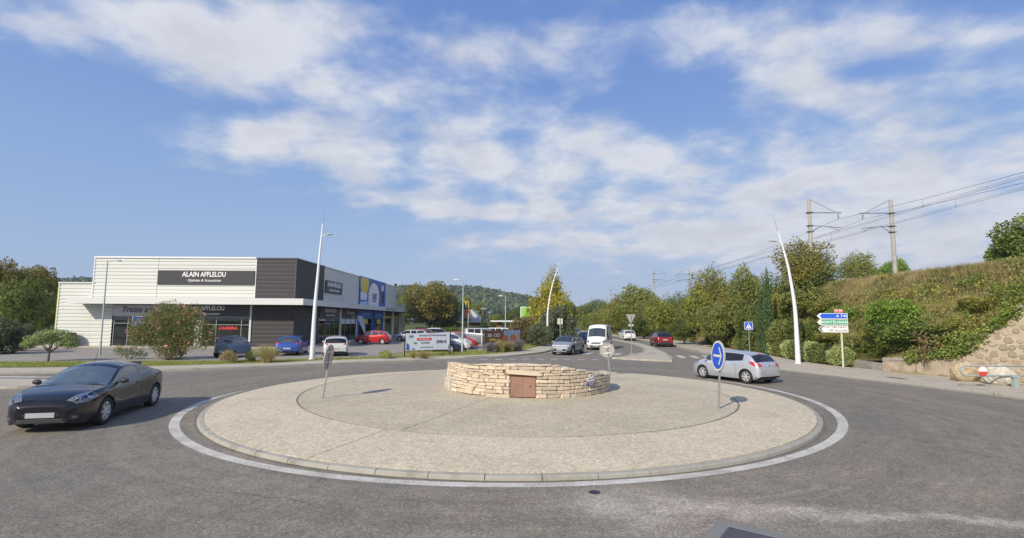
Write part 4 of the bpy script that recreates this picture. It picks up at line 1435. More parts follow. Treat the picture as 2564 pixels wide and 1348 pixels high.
# ground floor along the side
bbox('sign_band', M['sign_dark'], (BX1 - .1, 55.6, 3.0), (BX1 + .01, 62.0, 4.12))
optician(58.9, 3.6, 3.9, 'r', BX1 + .03)
glazing(55.6, 62.0, .22, 2.95, [57.2, 58.9, 60.5], [2.3], 'r', BX1 - .08)
bobj(ribbed(62.05, 62.75, .2, 4.12, 'r', BX1 + .01, .26, .04), 'pillar', M['white_clad'])
bbox('sign_band', M['sign_brown'], (BX1 - .1, 62.8, 2.95), (BX1 + .01, 69.0, 4.12))
text('Mcorance', .70, M['lamp_head'], blk((BX1 + .03, 66.2, 3.66)), RR, bld, extrude=.01, bold=.01)
text('immobilier', .34, M['lamp_head'], blk((BX1 + .03, 67.2, 3.18)), RR, bld, extrude=.01, bold=.01)
glazing(62.8, 68.6, .22, 2.9, [64.3, 66.6], [2.25], 'r', BX1 - .08)
for a, b in ((62.95, 64.15), (64.45, 66.45), (66.75, 68.4)):
    bobj(MB().box((BX1 - .065, a, 2.28), (BX1 - .055, b, 2.86)), 'window_poster', M['banner_white'])
bobj(ribbed(68.65, 69.2, .2, 2.93, 'r', BX1 + .01, .26, .04), 'pillar', M['white_clad'])
for a, b in ((69.3, 77.0), (77.6, 83.2)):
    mb = MB().box((BX1 - .1, a, 3.02), (BX1 + .02, b, 4.12)).box((BX1 - .1, a, .2), (BX1 + .02, a + .5, 3.01)).box((BX1 - .1, b - .5, .2), (BX1 + .02, b, 3.01))
    bobj(mb, 'shopfront_surround', M['blue'])
    glazing(a + .55, b - .55, .22, 2.98, [(a + b) / 2], [2.9 - .75], 'r', BX1 - .08)
    bobj(MB().box((BX1 - .06, (a + b) / 2 - 1.0, 2.2), (BX1 - .05, (a + b) / 2 + 1.2, 2.85)), 'window_poster', M['yellow'])
text('PHOTOVOLTAIQUE', .42, M['blue_pale'], blk((BX1 + .03, 73.2, 3.55)), RR, bld, extrude=.005)
text('ENERGIE SOLAIRE', .38, M['blue_pale'], blk((BX1 + .03, 80.4, 3.5)), RR, bld, extrude=.005)
bobj(ribbed(83.3, 84.1, .2, 4.12, 'r', BX1 + .01, .26, .04), 'pillar', M['white_clad'])
for a, b in ((84.2, 89.0), (90.6, 94.6)):
    mb = MB().box((BX1 - .1, a, 3.35), (BX1 + .02, b, 4.12)); bobj(mb, 'sign_band', M['sign_brown'])
    bobj(MB().box((BX1 - .1, a, 3.05), (BX1 + .03, b, 3.34)), 'sign_band', M['yellow'])
    glazing(a, b, .22, 3.02, [(a + b) / 2], [], 'r', BX1 - .08)
bbox('pillar', M['fascia'], (BX1 - .1, 89.1, .2), (BX1 + .06, 90.5, 4.12))
bbox('pillar', M['fascia'], (BX1 - .1, 94.7, .2), (BX1 + .06, 99.2, 4.12))
for y_, c_ in ((57.5, 'interior_pale'), (60, 'lamp_grey'), (64, 'red_letter'), (66, 'red_letter'), (67.4, 'interior_pale'), (72, 'interior_pale'), (74.5, 'lamp_grey'), (79.5, 'interior_pale'), (81, 'lamp_grey'), (87, 'interior_pale'), (92, 'red_letter')):
    bobj(MB().box((BX1 - 1.6, y_, .22), (BX1 - .9, y_ + .9, 1.15)), 'shop_display', M[c_])
# the blue billboard
bb = bobj(MB().box((BX1 + .005, 69.5, 4.74), (BX1 + .14, 83.55, 8.74)), 'billboard', M['blue_dark'])
def bplate(poly, name, mat, d):
    """flat print on the billboard: polygon in (y, z)"""
    mb = MB(); n = len(poly)
    mb.v = [(BX1 + .14 + d - .004, y, z) for y, z in poly] + [(BX1 + .14 + d, y, z) for y, z in poly]
    mb.f = [tuple(range(n, 2 * n))] + [(i, (i + 1) % n, n + (i + 1) % n, n + i) for i in range(n)]
    return mb.obj(name, mat, bb)
bplate([(69.6, 8.6), (73.6, 8.6), (73.6, 7.7)] + [(71.6 + 2.0 * math.cos(t_), 7.7 + 1.35 * math.sin(t_)) for t_ in [-i * PI / 10 for i in range(1, 10)]] + [(69.6, 7.7)], 'print', M['yellow'], .006)
bplate([(76.6 + 3.0 * math.cos(i * PI / 16 * 1.0 - .35), 6.15 + 2.05 * math.sin(i * PI / 16 * 1.0 - .35)) for i in range(20)] + [(73.7, 4.78), (79.4, 4.78)][::1], 'print', M['sign_white'], .010)
bplate([(69.6, 4.78), (73.4, 4.78), (73.2, 5.4), (69.6, 5.2)], 'print', M['blue_pale'], .006)
bplate([(69.8, 5.5), (72.6, 5.5), (72.9, 5.8), (72.9, 6.5), (69.8, 6.6)], 'print', M['banner_white'], .007)
bplate([(79.8, 4.78), (83.5, 4.78), (83.5, 5.9), (80.2, 6.4)], 'print', simple('solar_print', (.06, .14, .42), .5, var=.5, scale=2), .006)
bplate([(80.9, 8.0), (81.5, 8.25), (82.2, 8.0), (82.2, 7.4), (81.5, 7.1), (80.9, 7.4)], 'print', M['sign_white'], .008)
bplate([(81.0, 7.2), (82.6, 7.3), (82.8, 6.0), (82.3, 5.3), (81.6, 5.2), (81.1, 6.0)], 'print', M['black'], .009)
for kx, wid in ((-.9, .16),):
    pass
for i in range(7):
    a_ = D(70 + i * 26)
    y_, z_ = 75.6, 6.15
    p0 = (y_ + 1.35 * math.cos(a_), z_ + 1.0 * math.sin(a_)); p1 = (y_ + 1.9 * math.cos(a_), z_ + 1.4 * math.sin(a_))
    nn_ = Vector((-(p1[1] - p0[1]), p1[0] - p0[0])).normalized() * .05
    bplate([(p0[0] - nn_.x, p0[1] - nn_.y), (p1[0] - nn_.x, p1[1] - nn_.y), (p1[0] + nn_.x, p1[1] + nn_.y), (p0[0] + nn_.x, p0[1] + nn_.y)], 'print', M['green_print'], .013)
tm = text_mesh('EVF', 1.75, M['navy_letter'], extrude=.01, bold=.03, sx=.85)
mobj('lettering', tm, bb, (BX1 + .165, 76.9, 5.95), RR)
tm = text_mesh('ELECTRICITE VERTE DE FRANCE', .52, M['frame'], extrude=.01, bold=.01, sx=1.0)
mobj('lettering', tm, bld, blk((-19.19, 82.0, 4.43)), RR)
# roof sheet
bbox('roof', M['roof_grey'], (BX0 + .3, BY0 + .36, 8.45), (BX1 - .31, BY1 - .1, 8.52))

# rusty bin by the left wing, advertising flag by the red car
t = tag(MB().lathe([(0, 0), (.5, 0), (.62, .25), (.66, .9), (.60, 1.2), (.5, 1.25), (0, 1.25)], 20).obj('storage_bin', simple('brown_bin', (.11, .045, .035), .7), smooth=True), 'brown rounded storage bin beside the white left wing', 'bin')
t.location = (-41.4, 48.2, .2)
t = empty('feather_flag', (-18.3, 64.4, .14), 0, 'white feather-shaped advertising flag behind the small red car', 'flag')
MB().tube([(0, 0, 0), (.02, 0, 1.6), (-.25, 0, 2.9), (-.55, 0, 3.15)], .02, 6).obj('pole', M['galv'], t)
mb = MB(); pr = [(0.05, .9), (.02, 1.6), (-.25, 2.85), (-.62, 3.15), (-1.0, 3.1), (-.98, 2.8), (-.55, 1.9), (-.12, 1.0)]
pr = [(x + .0, z) for x, z in pr]; n = len(pr)
mb.v = [(x, -.01, z) for x, z in pr] + [(x, .01, z) for x, z in pr]
mb.f = [tuple(range(n))[::-1], tuple(range(n, 2 * n))] + [(i, (i + 1) % n, n + (i + 1) % n, n + i) for i in range(n)]
mb.obj('cloth', M['banner_white'], t)

# ------------------------------------------------------------------ street furniture
def disc_mesh(name, r, th, mat, n=32):
    return MB().lathe([(0, -th / 2), (r, -th / 2), (r, th / 2), (0, th / 2)], n, Matrix.Rotation(PI / 2, 4, 'X')).mesh(name, mat)

def round_sign(loc, rz, H, R, label, face, post='galv', lean=(0, 0)):
    """round plate whose face looks to local -Y; the post stands behind it"""
    t = empty('traffic_sign', loc, rz, label, 'road sign')
    t.rotation_euler = (lean[0], lean[1], rz)
    MB().box((-.035, .03, 0), (.035, .075, H + R * .75)).obj('post', M[post], t, bevel=.008)
    MB().lathe([(0, -.014), (R, -.014), (R + .012, -.030), (R + .012, .012), (R - .03, .012), (R - .03, 0), (0, 0)], 40,
               Matrix.Translation((0, 0, H)) @ Matrix.Rotation(PI / 2, 4, 'X')).obj('plate_back', M['galv_plate'], t, smooth=True, sharp=30)
    for dz_ in (-R * .45, R * .45):
        MB().box((-.16, .012, H + dz_ - .02), (.16, .03, H + dz_ + .02)).box((-.06, .076, H + dz_ - .02), (.06, .082, H + dz_ + .02)).obj('bracket', M['sign_white'], t)
    f_ = mobj('sign_face', MB().lathe([(0, -.0165), (R - .03, -.0165), (R - .03, -.014)], 40, Matrix.Translation((0, 0, H)) @ Matrix.Rotation(PI / 2, 4, 'X')).mesh('sign_face', M[face[0]]), t)
    # lathe above spins round Z then turned: depth goes along -Y
    return t, f_

def local_disc(t, R, H, y, mat, name='sign_face', n=40):
    mb = MB(); vs = [(R * math.cos(2 * PI * i / n), y, H + R * math.sin(2 * PI * i / n)) for i in range(n)]
    mb.v = vs + [(x, y + .002, z) for x, _, z in vs]
    mb.f = [tuple(range(n)), tuple(range(n, 2 * n))[::-1]]
    return mb.obj(name, mat, t)

def keep_sign(loc, rz, H, R, label, lean=(0, 0), showface=True):
    t = empty('traffic_sign', loc, 0, label, 'road sign')
    t.rotation_euler = (lean[0], lean[1], rz)
    MB().box((-.033, .036, 0), (.033, .085, H + R * .7)).obj('post', M['galv'], t, bevel=.008)
    n = 40; mb = MB()
    ring = []
    for i in range(n):
        a = 2 * PI * i / n; c, s = math.cos(a), math.sin(a)
        ring.append([(R * c, -.004, H + R * s), (R * c, .028, H + R * s), ((R - .028) * c, .028, H + (R - .028) * s), ((R - .028) * c, .008, H + (R - .028) * s)])
    for i in range(n):
        j = (i + 1) % n; k = len(mb.v)
        mb.v += ring[i] + ring[j]
        for q_ in range(3):
            mb.f.append((k + q_, k + 4 + q_, k + 5 + q_, k + q_ + 1))
    mb.add([(R * math.cos(2 * PI * i / n), -.004, H + R * math.sin(2 * PI * i / n)) for i in range(n)], [tuple(range(n))])
    mb.add([(R * .98 * math.cos(2 * PI * i / n), .009, H + R * .98 * math.sin(2 * PI * i / n)) for i in range(n)], [tuple(range(n))[::-1]])
    mb.obj('plate_back', M['galv_plate'], t)
    for dz_ in (-R * .42, R * .42):
        MB().box((-.17, .010, H + dz_ - .02), (.17, .034, H + dz_ + .02)).box((-.055, .086, H + dz_ - .03), (.055, .10, H + dz_ + .03)).obj('bracket', M['sign_white'], t)
    local_disc(t, R - .004, H, -.008, M['sign_cream'])
    local_disc(t, R * .87, H, -.011, M['sign_blue'])
    ar = MB(); y = -.015
    ar.v = [(-.30, y, -.035), (-.30, y, .035), (.20, y, .035), (.20, y, -.035)]
    ar.f = [(0, 1, 2, 3)[::-1]]
    for s in (1, -1):
        ar.add([(.30, y - .001, 0), (.225, y - .001, 0), (.06, y - .001, s * .27), (.14, y - .001, s * .27)], [(0, 1, 2, 3)])
    o = ar.obj('arrow', M['sign_cream'], t); o.location = (0, 0, H)
    return t
g1 = G(1795, 1022, .22); g2 = G(803, 997, .22); g3 = G(1527, 938, .2)
def zi(v): return Vector((v.x, v.y, .20))
# right: blue face turned towards the entering traffic (seen obliquely); left: seen from behind at an angle; far: back
s1 = keep_sign(zi(g1), D(-88), 1.62, .47, 'blue round sign with a white arrow pointing right, on the island', lean=(D(-3.0), 0))
s2 = keep_sign(zi(g2), D(-91), 1.42, .42, 'bare metal back of a round sign on a leaning post, left on the island', lean=(D(-8), D(0)))
s3 = keep_sign(zi(g3), D(176), 1.22, .37, 'round grey sign back on a short post beyond the stone wall', lean=(D(0), D(6)))

def ped_sign(loc, rz, H, s, label):
    t = empty('crossing_sign', loc, rz, label, 'road sign')
    MB().tube([(0, .03, 0), (0, .03, H + s * .4)], .03, 8).obj('post', M['galv'], t)
    MB().box((-s / 2, -.012, H - s / 2), (s / 2, 0, H + s / 2)).obj('panel', M['sign_white'], t)
    MB().box((-s * .46, -.015, H - s * .46), (s * .46, -.0125, H + s * .46)).obj('blue_field', M['sign_blue'], t)
    k = s
    MB().add([(-.30 * k, -.018, H - .26 * k), (.30 * k, -.018, H - .26 * k), (0, -.018, H + .32 * k)], [(0, 1, 2)]).obj('triangle', M['sign_white'], t)
    fig = MB()
    fig.add([(-.03 * k, -.021, H + .12 * k), (.03 * k, -.021, H + .12 * k), (.03 * k, -.021, H + .18 * k), (-.03 * k, -.021, H + .18 * k)], [(0, 1, 2, 3)])
    fig.add([(-.05 * k, -.021, H - .05 * k), (.05 * k, -.021, H - .05 * k), (.035 * k, -.021, H + .11 * k), (-.035 * k, -.021, H + .11 * k)], [(0, 1, 2, 3)])
    fig.add([(-.12 * k, -.021, H - .22 * k), (-.07 * k, -.021, H - .22 * k), (.0, -.021, H - .05 * k), (-.05 * k, -.021, H - .05 * k)], [(0, 1, 2, 3)])
    fig.add([(.12 * k, -.021, H - .22 * k), (.07 * k, -.021, H - .22 * k), (.0, -.021, H - .05 * k), (.05 * k, -.021, H - .05 * k)], [(3, 2, 1, 0)])
    fig.obj('figure', M['black'], t)
    for q_ in (-.39, -.33):
        MB().box((-.36 * k, -.018, H + q_ * k - .012 * k), (.36 * k, -.0155, H + q_ * k + .012 * k)).obj('stripe', M['sign_white'], t)
    return t
ped_sign((-24.9, 34.3, .12), D(28), 2.55, .62, 'blue pedestrian crossing sign in front of the oleander')
ped_sign((17.35, 37.7, .12), D(-20), 2.45, .56, 'blue pedestrian crossing sign before the clipped hedge on the right')

def triangle_back(loc, rz, H, s, label, plate=True, cat='road sign'):
    t = empty('give_way_sign', loc, rz, label, cat)
    MB().tube([(0, -.03, 0), (0, -.03, H + s * .25)], .035, 8).obj('post', M['galv'], t)
    mb = MB(); z1 = H + s * .42; z0 = H - s * .44; tri = [(-s / 2, z1), (s / 2, z1), (s * .06, z0), (-s * .06, z0)]
    mb.v = [(x, 0, z) for x, z in tri] + [(x, .015, z) for x, z in tri]
    mb.f = [(0, 1, 2, 3), (7, 6, 5, 4)] + [(i, i + 4, (i + 1) % 4 + 4, (i + 1) % 4) for i in range(4)]
    mb.obj('plate', M['galv_plate'], t)
    mb = MB(); tr2 = [(x * .78, (z - H) * .78 + H) for x, z in tri]
    mb.v = [(x, .0185, z) for x, z in tri] ; mb.f = [(3, 2, 1, 0)]
    mb.obj('red_border', M['sign_red'], t)
    mb = MB(); mb.v = [(x, .0205, z) for x, z in tr2]; mb.f = [(3, 2, 1, 0)]
    mb.obj('sign_face', M['sign_white'], t)
    MB().box((-.2, -.012, z1 - .10), (.2, -.001, z1 - .06)).obj('bracket', M['galv'], t)
    if plate:
        MB().box((-s * .28, .0, z0 - .26), (s * .28, .012, z0 - .08)).obj('supplementary_plate', M['galv_plate'], t)
        MB().box((-s * .2, -.012, z0 - .20), (s * .2, -.001, z0 - .14)).obj('bracket', M['sign_white'], t)
    return t
triangle_back((9.5, 41.0, .10), D(8), 2.95, .82, 'back of a triangular give way sign on the paved splitter island')
triangle_back((-3.6, 42.9, .12), D(-78), 2.95, .8, 'give way sign seen nearly edge-on beside the grey lamp post', plate=False)
t = empty('notice_sign', (4.75, 50.5, .12), D(4), 'small square sign back on a thin post in front of the curved lamp', 'road sign')
MB().tube([(0, -.03, 0), (0, -.03, 3.0)], .035, 8).obj('post', M['galv'], t)
MB().box((-.26, 0, 2.35), (.26, .012, 2.92)).obj('plate', M['sign_cream'], t)
MB().box((-.2, -.014, 2.72), (.2, -.001, 2.76)).box((-.2, -.014, 2.46), (.2, -.001, 2.50)).obj('bracket', M['galv'], t)

# direction sign
ds = empty('direction_sign', (20.35, 31.8, .12), D(-24), 'cream post with blue, green and white arrow boards under a red number tab', 'road sign')
Hs = .0
MB().box((-.045, .03, 0), (.045, .10, 4.12 - .80)).obj('post', M['post_cream'], ds)
_before = set(ds.children)
def arrow_board(z0, z1, x0, x1, mat, tipmat, ms=None):
    h = (z1 - z0); zc = (z0 + z1) / 2; tip = h * .52
    def poly(i):
        return [(x0 + tip + i, z0 + i), (x1 - i, z0 + i), (x1 - i, z1 - i), (x0 + tip + i, z1 - i), (x0 + i * 1.6, zc)]
    def plate(pl_, y, nm, mt, y1=None):
        mb = MB(); n = len(pl_); y1 = y + .002 if y1 is None else y1
        mb.v = [(x, y, z) for x, z in pl_] + [(x, y1, z) for x, z in pl_]
        mb.f = [tuple(range(n)), tuple(range(n, 2 * n))[::-1]] + [(i, (i + 1) % n, n + (i + 1) % n, n + i)[::-1] for i in range(n)]
        return mb.obj(nm, mt, o)
    mb = MB(); pl_ = poly(0); n = 5
    mb.v = [(x, -.03, z) for x, z in pl_] + [(x, .02, z) for x, z in pl_]
    mb.f = [tuple(range(n)), tuple(range(n, 2 * n))[::-1]] + [(i, i + n, (i + 1) % n + n, (i + 1) % n) for i in range(n)]
    o = mb.obj('arrow_board', M['sign_white'], ds)
    pi_ = poly(.028)
    if tipmat:
        q_ = tip * .62
        plate([(x0 + tip + .028 + .06, z0 + .028), (x1 - .028, z0 + .028), (x1 - .028, z1 - .028), (x0 + tip + .088, z1 - .028), (x0 + .15, zc)], -.034, 'field', mat)
    else:
        plate(pi_, -.034, 'field', M['black'])
        plate([(x0 + tip + .088, z0 + .016), (x1 - .016, z0 + .016), (x1 - .016, z1 - .016), (x0 + tip + .088, z1 - .016), (x0 + .16, zc)], -.038, 'field', mat)
    return o
zt = 4.10
a1 = arrow_board(3.76, 4.11, -1.28, .36, M['sign_blue'], True)
a2 = arrow_board(3.38, 3.72, -1.28, .36, M['sign_green'], True)
a3 = arrow_board(2.92, 3.34, -1.24, .36, M['sign_white'], False)
def dtext(b, s, x, z, mat, par, al='RIGHT', sp_=1.15, y=-.040):
    mobj('lettering', text_mesh(b, s, mat, extrude=.002, bold=.02, align=al, space=sp_), par, (x, y, z), RF)
dtext('A 7', .21, .10, 3.935, M['sign_white'], a1)
st = MB(); yy = -.040
st.add([(.15, yy, 3.86), (.185, yy, 3.86), (.20, yy, 4.01), (.17, yy, 4.01)], [(0, 1, 2, 3)])
st.add([(.27, yy, 3.86), (.305, yy, 3.86), (.285, yy, 4.01), (.255, yy, 4.01)], [(0, 1, 2, 3)])
st.add([(.14, yy - .001, 3.945), (.315, yy - .001, 3.945), (.315, yy - .001, 3.965), (.14, yy - .001, 3.965)], [(0, 1, 2, 3)])
st.add([(.222, yy, 3.87), (.234, yy, 3.87), (.234, yy, 3.99), (.222, yy, 3.99)], [(0, 1, 2, 3)])
st.obj('motorway_symbol', M['sign_white'], a1)
dtext('MONTÉLIMAR', .21, .315, 3.545, M['sign_white'], a2, sp_=1.1)
dtext('PONT Sᵀ ESPRIT', .155, .315, 3.235, M['dark_letter'], a3, sp_=1.1)
dtext('Sᵀ NAZAIRE', .155, .315, 3.035, M['dark_letter'], a3, sp_=1.1)
rt = MB().box((-.33, -.025, 4.14), (.14, .02, 4.35)).obj('number_tab', M['sign_white'], ds, bevel=.02)
MB().box((-.315, -.030, 4.155), (.125, -.026, 4.335)).obj('red_field', M['sign_red'], rt)
dtext('N 86', .15, -.09, 4.245, M['sign_white'], rt, al='CENTER', y=-.034)
for _c in ds.children:
    if _c not in _before: _c.location.z -= .80

# curved white columns
def curved_lamp(loc, rz, pts, armz, armlen, label, mat='lamp_white', r0=.17, r1=.045, needle=1.1):
    t = empty('street_lamp', loc, rz, label, 'street lamp', 'white curved street lamps')
    n = len(pts)
    dense = []
    for i in range(25):
        z = pts[-1][1] * i / 24
        dense.append((interp([(b, a) for a, b in pts], z), 0, z))
    MB().tube(dense, [r0 + (r1 - r0) * i / 24 for i in range(25)], 12).obj('column', M[mat], t, smooth=True, sharp=50)
    top = Vector(dense[-1]); d_ = (Vector(dense[-1]) - Vector(dense[-2])).normalized()
    MB().tube([top, top + d_ * needle], [r1 * .5, .008], 6).obj('needle', M['galv'], t)
    MB().lathe([(0, 0), (r0 * 1.25, 0), (r0 * 1.25, .05), (r0, .06)], 16).obj('base_plate', M[mat], t)
    ax = interp([(b, a) for a, b in pts], armz)
    s = 1 if armlen > 0 else -1
    MB().tube([(ax, 0, armz - .05), (ax + s * .28, 0, armz + .02)], .03, 6).obj('arm', M[mat], t)
    L = abs(armlen)
    h = empty('lamp_head', (ax + s * .22, 0, armz + .02), 0, parent=t)
    mb = MB(); secs = []
    prof = [(0, .05, .035), (.18, .10, .05), (.5, .15, .055), (.8, .11, .035), (1.0, .02, .01)]
    for u, hw_, hh_ in prof:
        x = s * u * L
        secs.append([(x, hw_ * math.cos(a), .02 + hh_ * math.sin(a) * (1 if math.sin(a) > 0 else .5) + .06 * u) for a in [2 * PI * k / 10 for k in range(10)]])
    for i in range(len(secs)):
        mb.v += secs[i]
    for i in range(len(secs) - 1):
        for k in range(10):
            mb.f.append((i * 10 + k, i * 10 + (k + 1) % 10, (i + 1) * 10 + (k + 1) % 10, (i + 1) * 10 + k))
    mb.obj('housing', M['lamp_head'], h, smooth=True)
    MB().box((s * .15 * L if s > 0 else -.8 * L, -.07, -.012), (.8 * L if s > 0 else -.15 * L, .07, .012)).obj('lens', M['lens'], h)
    return t
curved_lamp((-13.58, 35.3, .12), 0, [(0, 0), (.03, 2.8), (.15, 5.8), (.26, 8.0), (.34, 9.4)], 8.55, .62, 'tall white curved lamp column in front of the charcoal shop corner', needle=.9)
curved_lamp((19.08, 34.5, .12), 0, [(0, 0), (-.02, 3.0), (-.33, 6.2), (-.62, 7.6), (-.95, 8.9)], 8.15, -.72, 'tall white curved lamp column by the clipped hedge on the right', needle=1.15)
curved_lamp((3.97, 57, .12), 0, [(0, 0), (.0, 3.0), (.24, 5.2), (.64, 7.0), (1.15, 8.5)], 7.85, .85, 'tall white curved lamp column before the yellow-green tree', needle=.9, r0=.13)

def grey_lamp(loc, H, armx, label, r=.075, headlen=.75, mat='lamp_grey', rz=0):
    t = empty('street_lamp', loc, rz, label, 'street lamp', 'grey street lamps')
    MB().tube([(0, 0, 0), (0, 0, 1.0), (0, 0, 1.02), (0, 0, H)], [r * 1.3, r * 1.2, r, r * .6], 10).obj('column', M[mat], t, smooth=True, sharp=50)
    s = 1 if armx > 0 else -1
    MB().tube([(0, 0, H - .05), (armx * .5, 0, H - .02)], .03, 6).obj('arm', M[mat], t)
    mb = MB(); secs = []; L = headlen
    for u, hw_, hh_ in [(0, .05, .04), (.2, .10, .07), (.6, .14, .09), (.9, .09, .05), (1.0, .02, .01)]:
        x = armx * .5 + s * u * L
        secs.append([(x, hw_ * math.cos(a), H + hh_ * math.sin(a)) for a in [2 * PI * k / 10 for k in range(10)]])
    for q_ in secs: mb.v += q_
    for i in range(len(secs) - 1):
        for k in range(10):
            mb.f.append((i * 10 + k, i * 10 + (k + 1) % 10, (i + 1) * 10 + (k + 1) % 10, (i + 1) * 10 + k))
    h = mb.obj('lamp_head', M['lamp_head'], t, smooth=True)
    MB().box((armx * .5 + s * L * .5 - .22, -.08, H - .088), (armx * .5 + s * L * .5 + .22, .08, H - .06)).obj('lens', M['lens'], h)
    return t
grey_lamp((-29.95, 37.7, .13), 6.95, .6, 'grey-green street lamp at the far left in front of the shop', headlen=.75, r=.062)
grey_lamp((-4.1, 43.1, .12), 6.1, -.55, 'grey street lamp beside the solar battery banner', headlen=.55)
grey_lamp((-.8, 66, .12), 5.85, -.7, 'grey street lamp behind the russet shrub', headlen=.6)

# overhead railway masts
def mast(loc, rz, arm, label, full=True):
    """concrete post; the arm reaches along local +X"""
    t = empty('catenary_mast', loc, rz, label, 'railway mast', 'railway masts on the embankment')
    H = 8.2
    MB().tube([(0, 0, -1.0), (0, 0, H)], [.21, .15], 8).obj('post', M['concrete'], t)
    s = arm
    MB().box((min(0, s * 2.85), -.05, H - 1.32), (max(0, s * 2.85), .05, H - 1.22)).obj('cross_arm', M['steel_dark'] if not full else M['galv'], t)
    MB().tube([(s * .12, 0, H - .05), (s * 2.35, 0, H - 1.24)], .018, 5).obj('stay', M['wire'], t)
    for zz_ in (H - 1.28, H - 2.5, H - 3.05):
        MB().box((-.24, -.22, zz_ - .04), (.24, .22, zz_ + .04)).obj('clamp', M['steel_dark'], t)
    ins = MB().tube([(s * 2.55, 0, H - 1.32), (s * 2.6, 0, H - 1.85)], .012, 5)
    for k in range(3):
        ins.lathe([(0, -.03), (.075, -.03), (.05, .03), (0, .03)], 8, Matrix.Translation((s * (2.555 + .018 * k), 0, H - 1.45 - .15 * k)))
    ins.obj('insulator', M['insul'], t)
    br = MB().tube([(s * .15, 0, H - 2.5), (s * 1.0, 0, H - 2.52), (s * 2.75, 0, H - 2.68)], .028, 5)
    br.tube([(s * .15, 0, H - 3.05), (s * .95, 0, H - 2.55)], .026, 5)
    br.tube([(s * 1.75, 0, H - 2.62), (s * 2.2, 0, H - 2.78), (s * 2.6, 0, H - 2.95)], .02, 5)
    br.obj('registration_arm', M['wire'], t)
    return t
tracky = [-15.5, 46.4, 109.0, 172, 235, 298]
ml = ['tall concrete railway mast rising behind the leafy tree on the bank', 'tall concrete railway mast standing clear on the bank crest']
for i, y in enumerate(tracky):
    xa = 27.35 + .047 * (y - 46.4); xb = xa + 7.55
    for k, (x, s) in enumerate(((xa, 1), (xb, -1))):
        if y < 0: continue
        lab = ml[k] if i == 1 else ['near-side', 'far-side'][k] + ' railway mast, ' + {2: 'second pair along the line', 3: 'third pair along the line', 4: 'fourth pair along the line', 5: 'farthest pair along the line'}[i]
        mast((x, y, 5.95), -.047, s, lab)
def wire_run(x0off, z_at, sag, name, label, drop=None, rad=.018):
    t = empty(name, (0, 0, 0), 0, label, 'overhead line', 'overhead railway lines')
    pts = []; lows = []
    for (ya_, yb_) in zip(tracky, tracky[1:]):
        for k in range(12):
            u = k / 12; y = ya_ + (yb_ - ya_) * u
            x = 27.35 + .047 * (y - 46.4) + x0off
            pts.append((x, y, z_at - sag * 4 * u * (1 - u)))
    MB().tube(pts, rad, 4).obj('carrier_wire', M['wire'], t)
    if drop:
        dzc, lateral = drop
        cp = [(x + lateral * (1 if int((y + 100) / 62) % 2 else -1) * 0, y, dzc) for x, y, z in pts]
        MB().tube([(p[0], p[1], dzc) for p in pts], .011, 4).obj('contact_wire', M['wire'], t)
        MB().tube([(p[0] + .06, p[1], dzc + .14) for p in pts], .008, 4).obj('auxiliary_wire', M['wire'], t)
        dp = MB()
        for i in range(0, len(pts), 1):
            p = pts[i]
            dp.tube([(p[0], p[1], dzc - .02), (p[0] + .03, p[1], dzc + .18)], .013, 4)
            if i % 3 == 1: dp.tube([(p[0], p[1], p[2]), (p[0], p[1], dzc)], .009, 3)
        dp.obj('dropper', M['wire'], t)
    return t
wire_run(2.6, 12.30, 1.05, 'overhead_line', 'bundle of overhead railway wires above the nearer track', (11.12, .2), .012)
wire_run(7.55 - 2.6, 12.30, 1.05, 'overhead_line', 'bundle of overhead railway wires above the farther track', (11.12, .2), .012)
t = empty('relay_cabinet', (30.9, 47.5, 6.1), D(-8), 'small grey concrete box on the embankment crest', 'cabinet')
MB().box((-1.0, -.4, 0), (1.0, .4, .62)).obj('housing', M['mast_box'], t)
MB().box((-1.06, -.46, .621), (1.06, .46, .72)).obj('lid', M['concrete'], t)

# banner between two posts: solar battery
p0 = G(1013, 893, .12); p1 = G(1122, 889, .12)
t = empty('banner_frame', (p0.x, p0.y, .12), math.atan2(p1.y - p0.y, p1.x - p0.x), 'white banner for a solar battery at 2990 euros between dark posts', 'banner')
W_ = (p1 - p0).length; W_ = 3.75
MB().box((-.04, -.03, 0), (.02, .03, 1.78)).obj('post', M['black'], t)
MB().box((W_, -.03, 0), (W_ + .06, .03, 1.80)).obj('post', M['black'], t)
MB().box((.02, -.02, .36), (W_ * .45, .02, .39)).obj('rail', M['black'], t)
cl_ = MB(); nn = 14
for i in range(nn + 1):
    u = i / nn; x = .06 + (W_ - .10) * u
    cl_.v += [(x, -.035 + .012 * math.sin(u * 9), .42 + .02 * math.sin(u * 3.1)), (x, -.035 + .01 * math.sin(u * 7), 1.72 - .03 * math.sin(u * PI))]
cl_.f = [(2 * i, 2 * i + 2, 2 * i + 3, 2 * i + 1) for i in range(nn)]
cl = cl_.obj('cloth', M['banner_white'], t)
def bt(b, s, x, z, mat, al='CENTER', bold=.015, sx=1.0, sh=0):
    mobj('lettering', text_mesh(b, s, mat, extrude=.001, bold=bold, align=al, sx=sx, shear=sh), cl, (x, -.056, z), RF)
kx = W_ / 3.75
bt('EVF', .20, .50, 1.47, M['navy_letter'], bold=.03)
bt('BATTERIE DE STOCKAGE SOLAIRE', .165, 2.25, 1.54, M['dark_letter'], sx=.90)
bt('10 kWh', .23, 1.62, .98, M['dark_letter'])
bt('2990 €', .30, 2.98, 1.04, M['dark_letter'], bold=.025)
bt('04 90 66 06 33', .17, 1.75, .64, M['dark_letter'], bold=.005)
rp = MB().box((.95, -.056, 1.17), (2.15, -.050, 1.36)).obj('print', M['red_letter'], cl, bevel=.002)
bt('Enfin disponible !', .13, 1.55, 1.265, M['sign_white'], sh=.1)
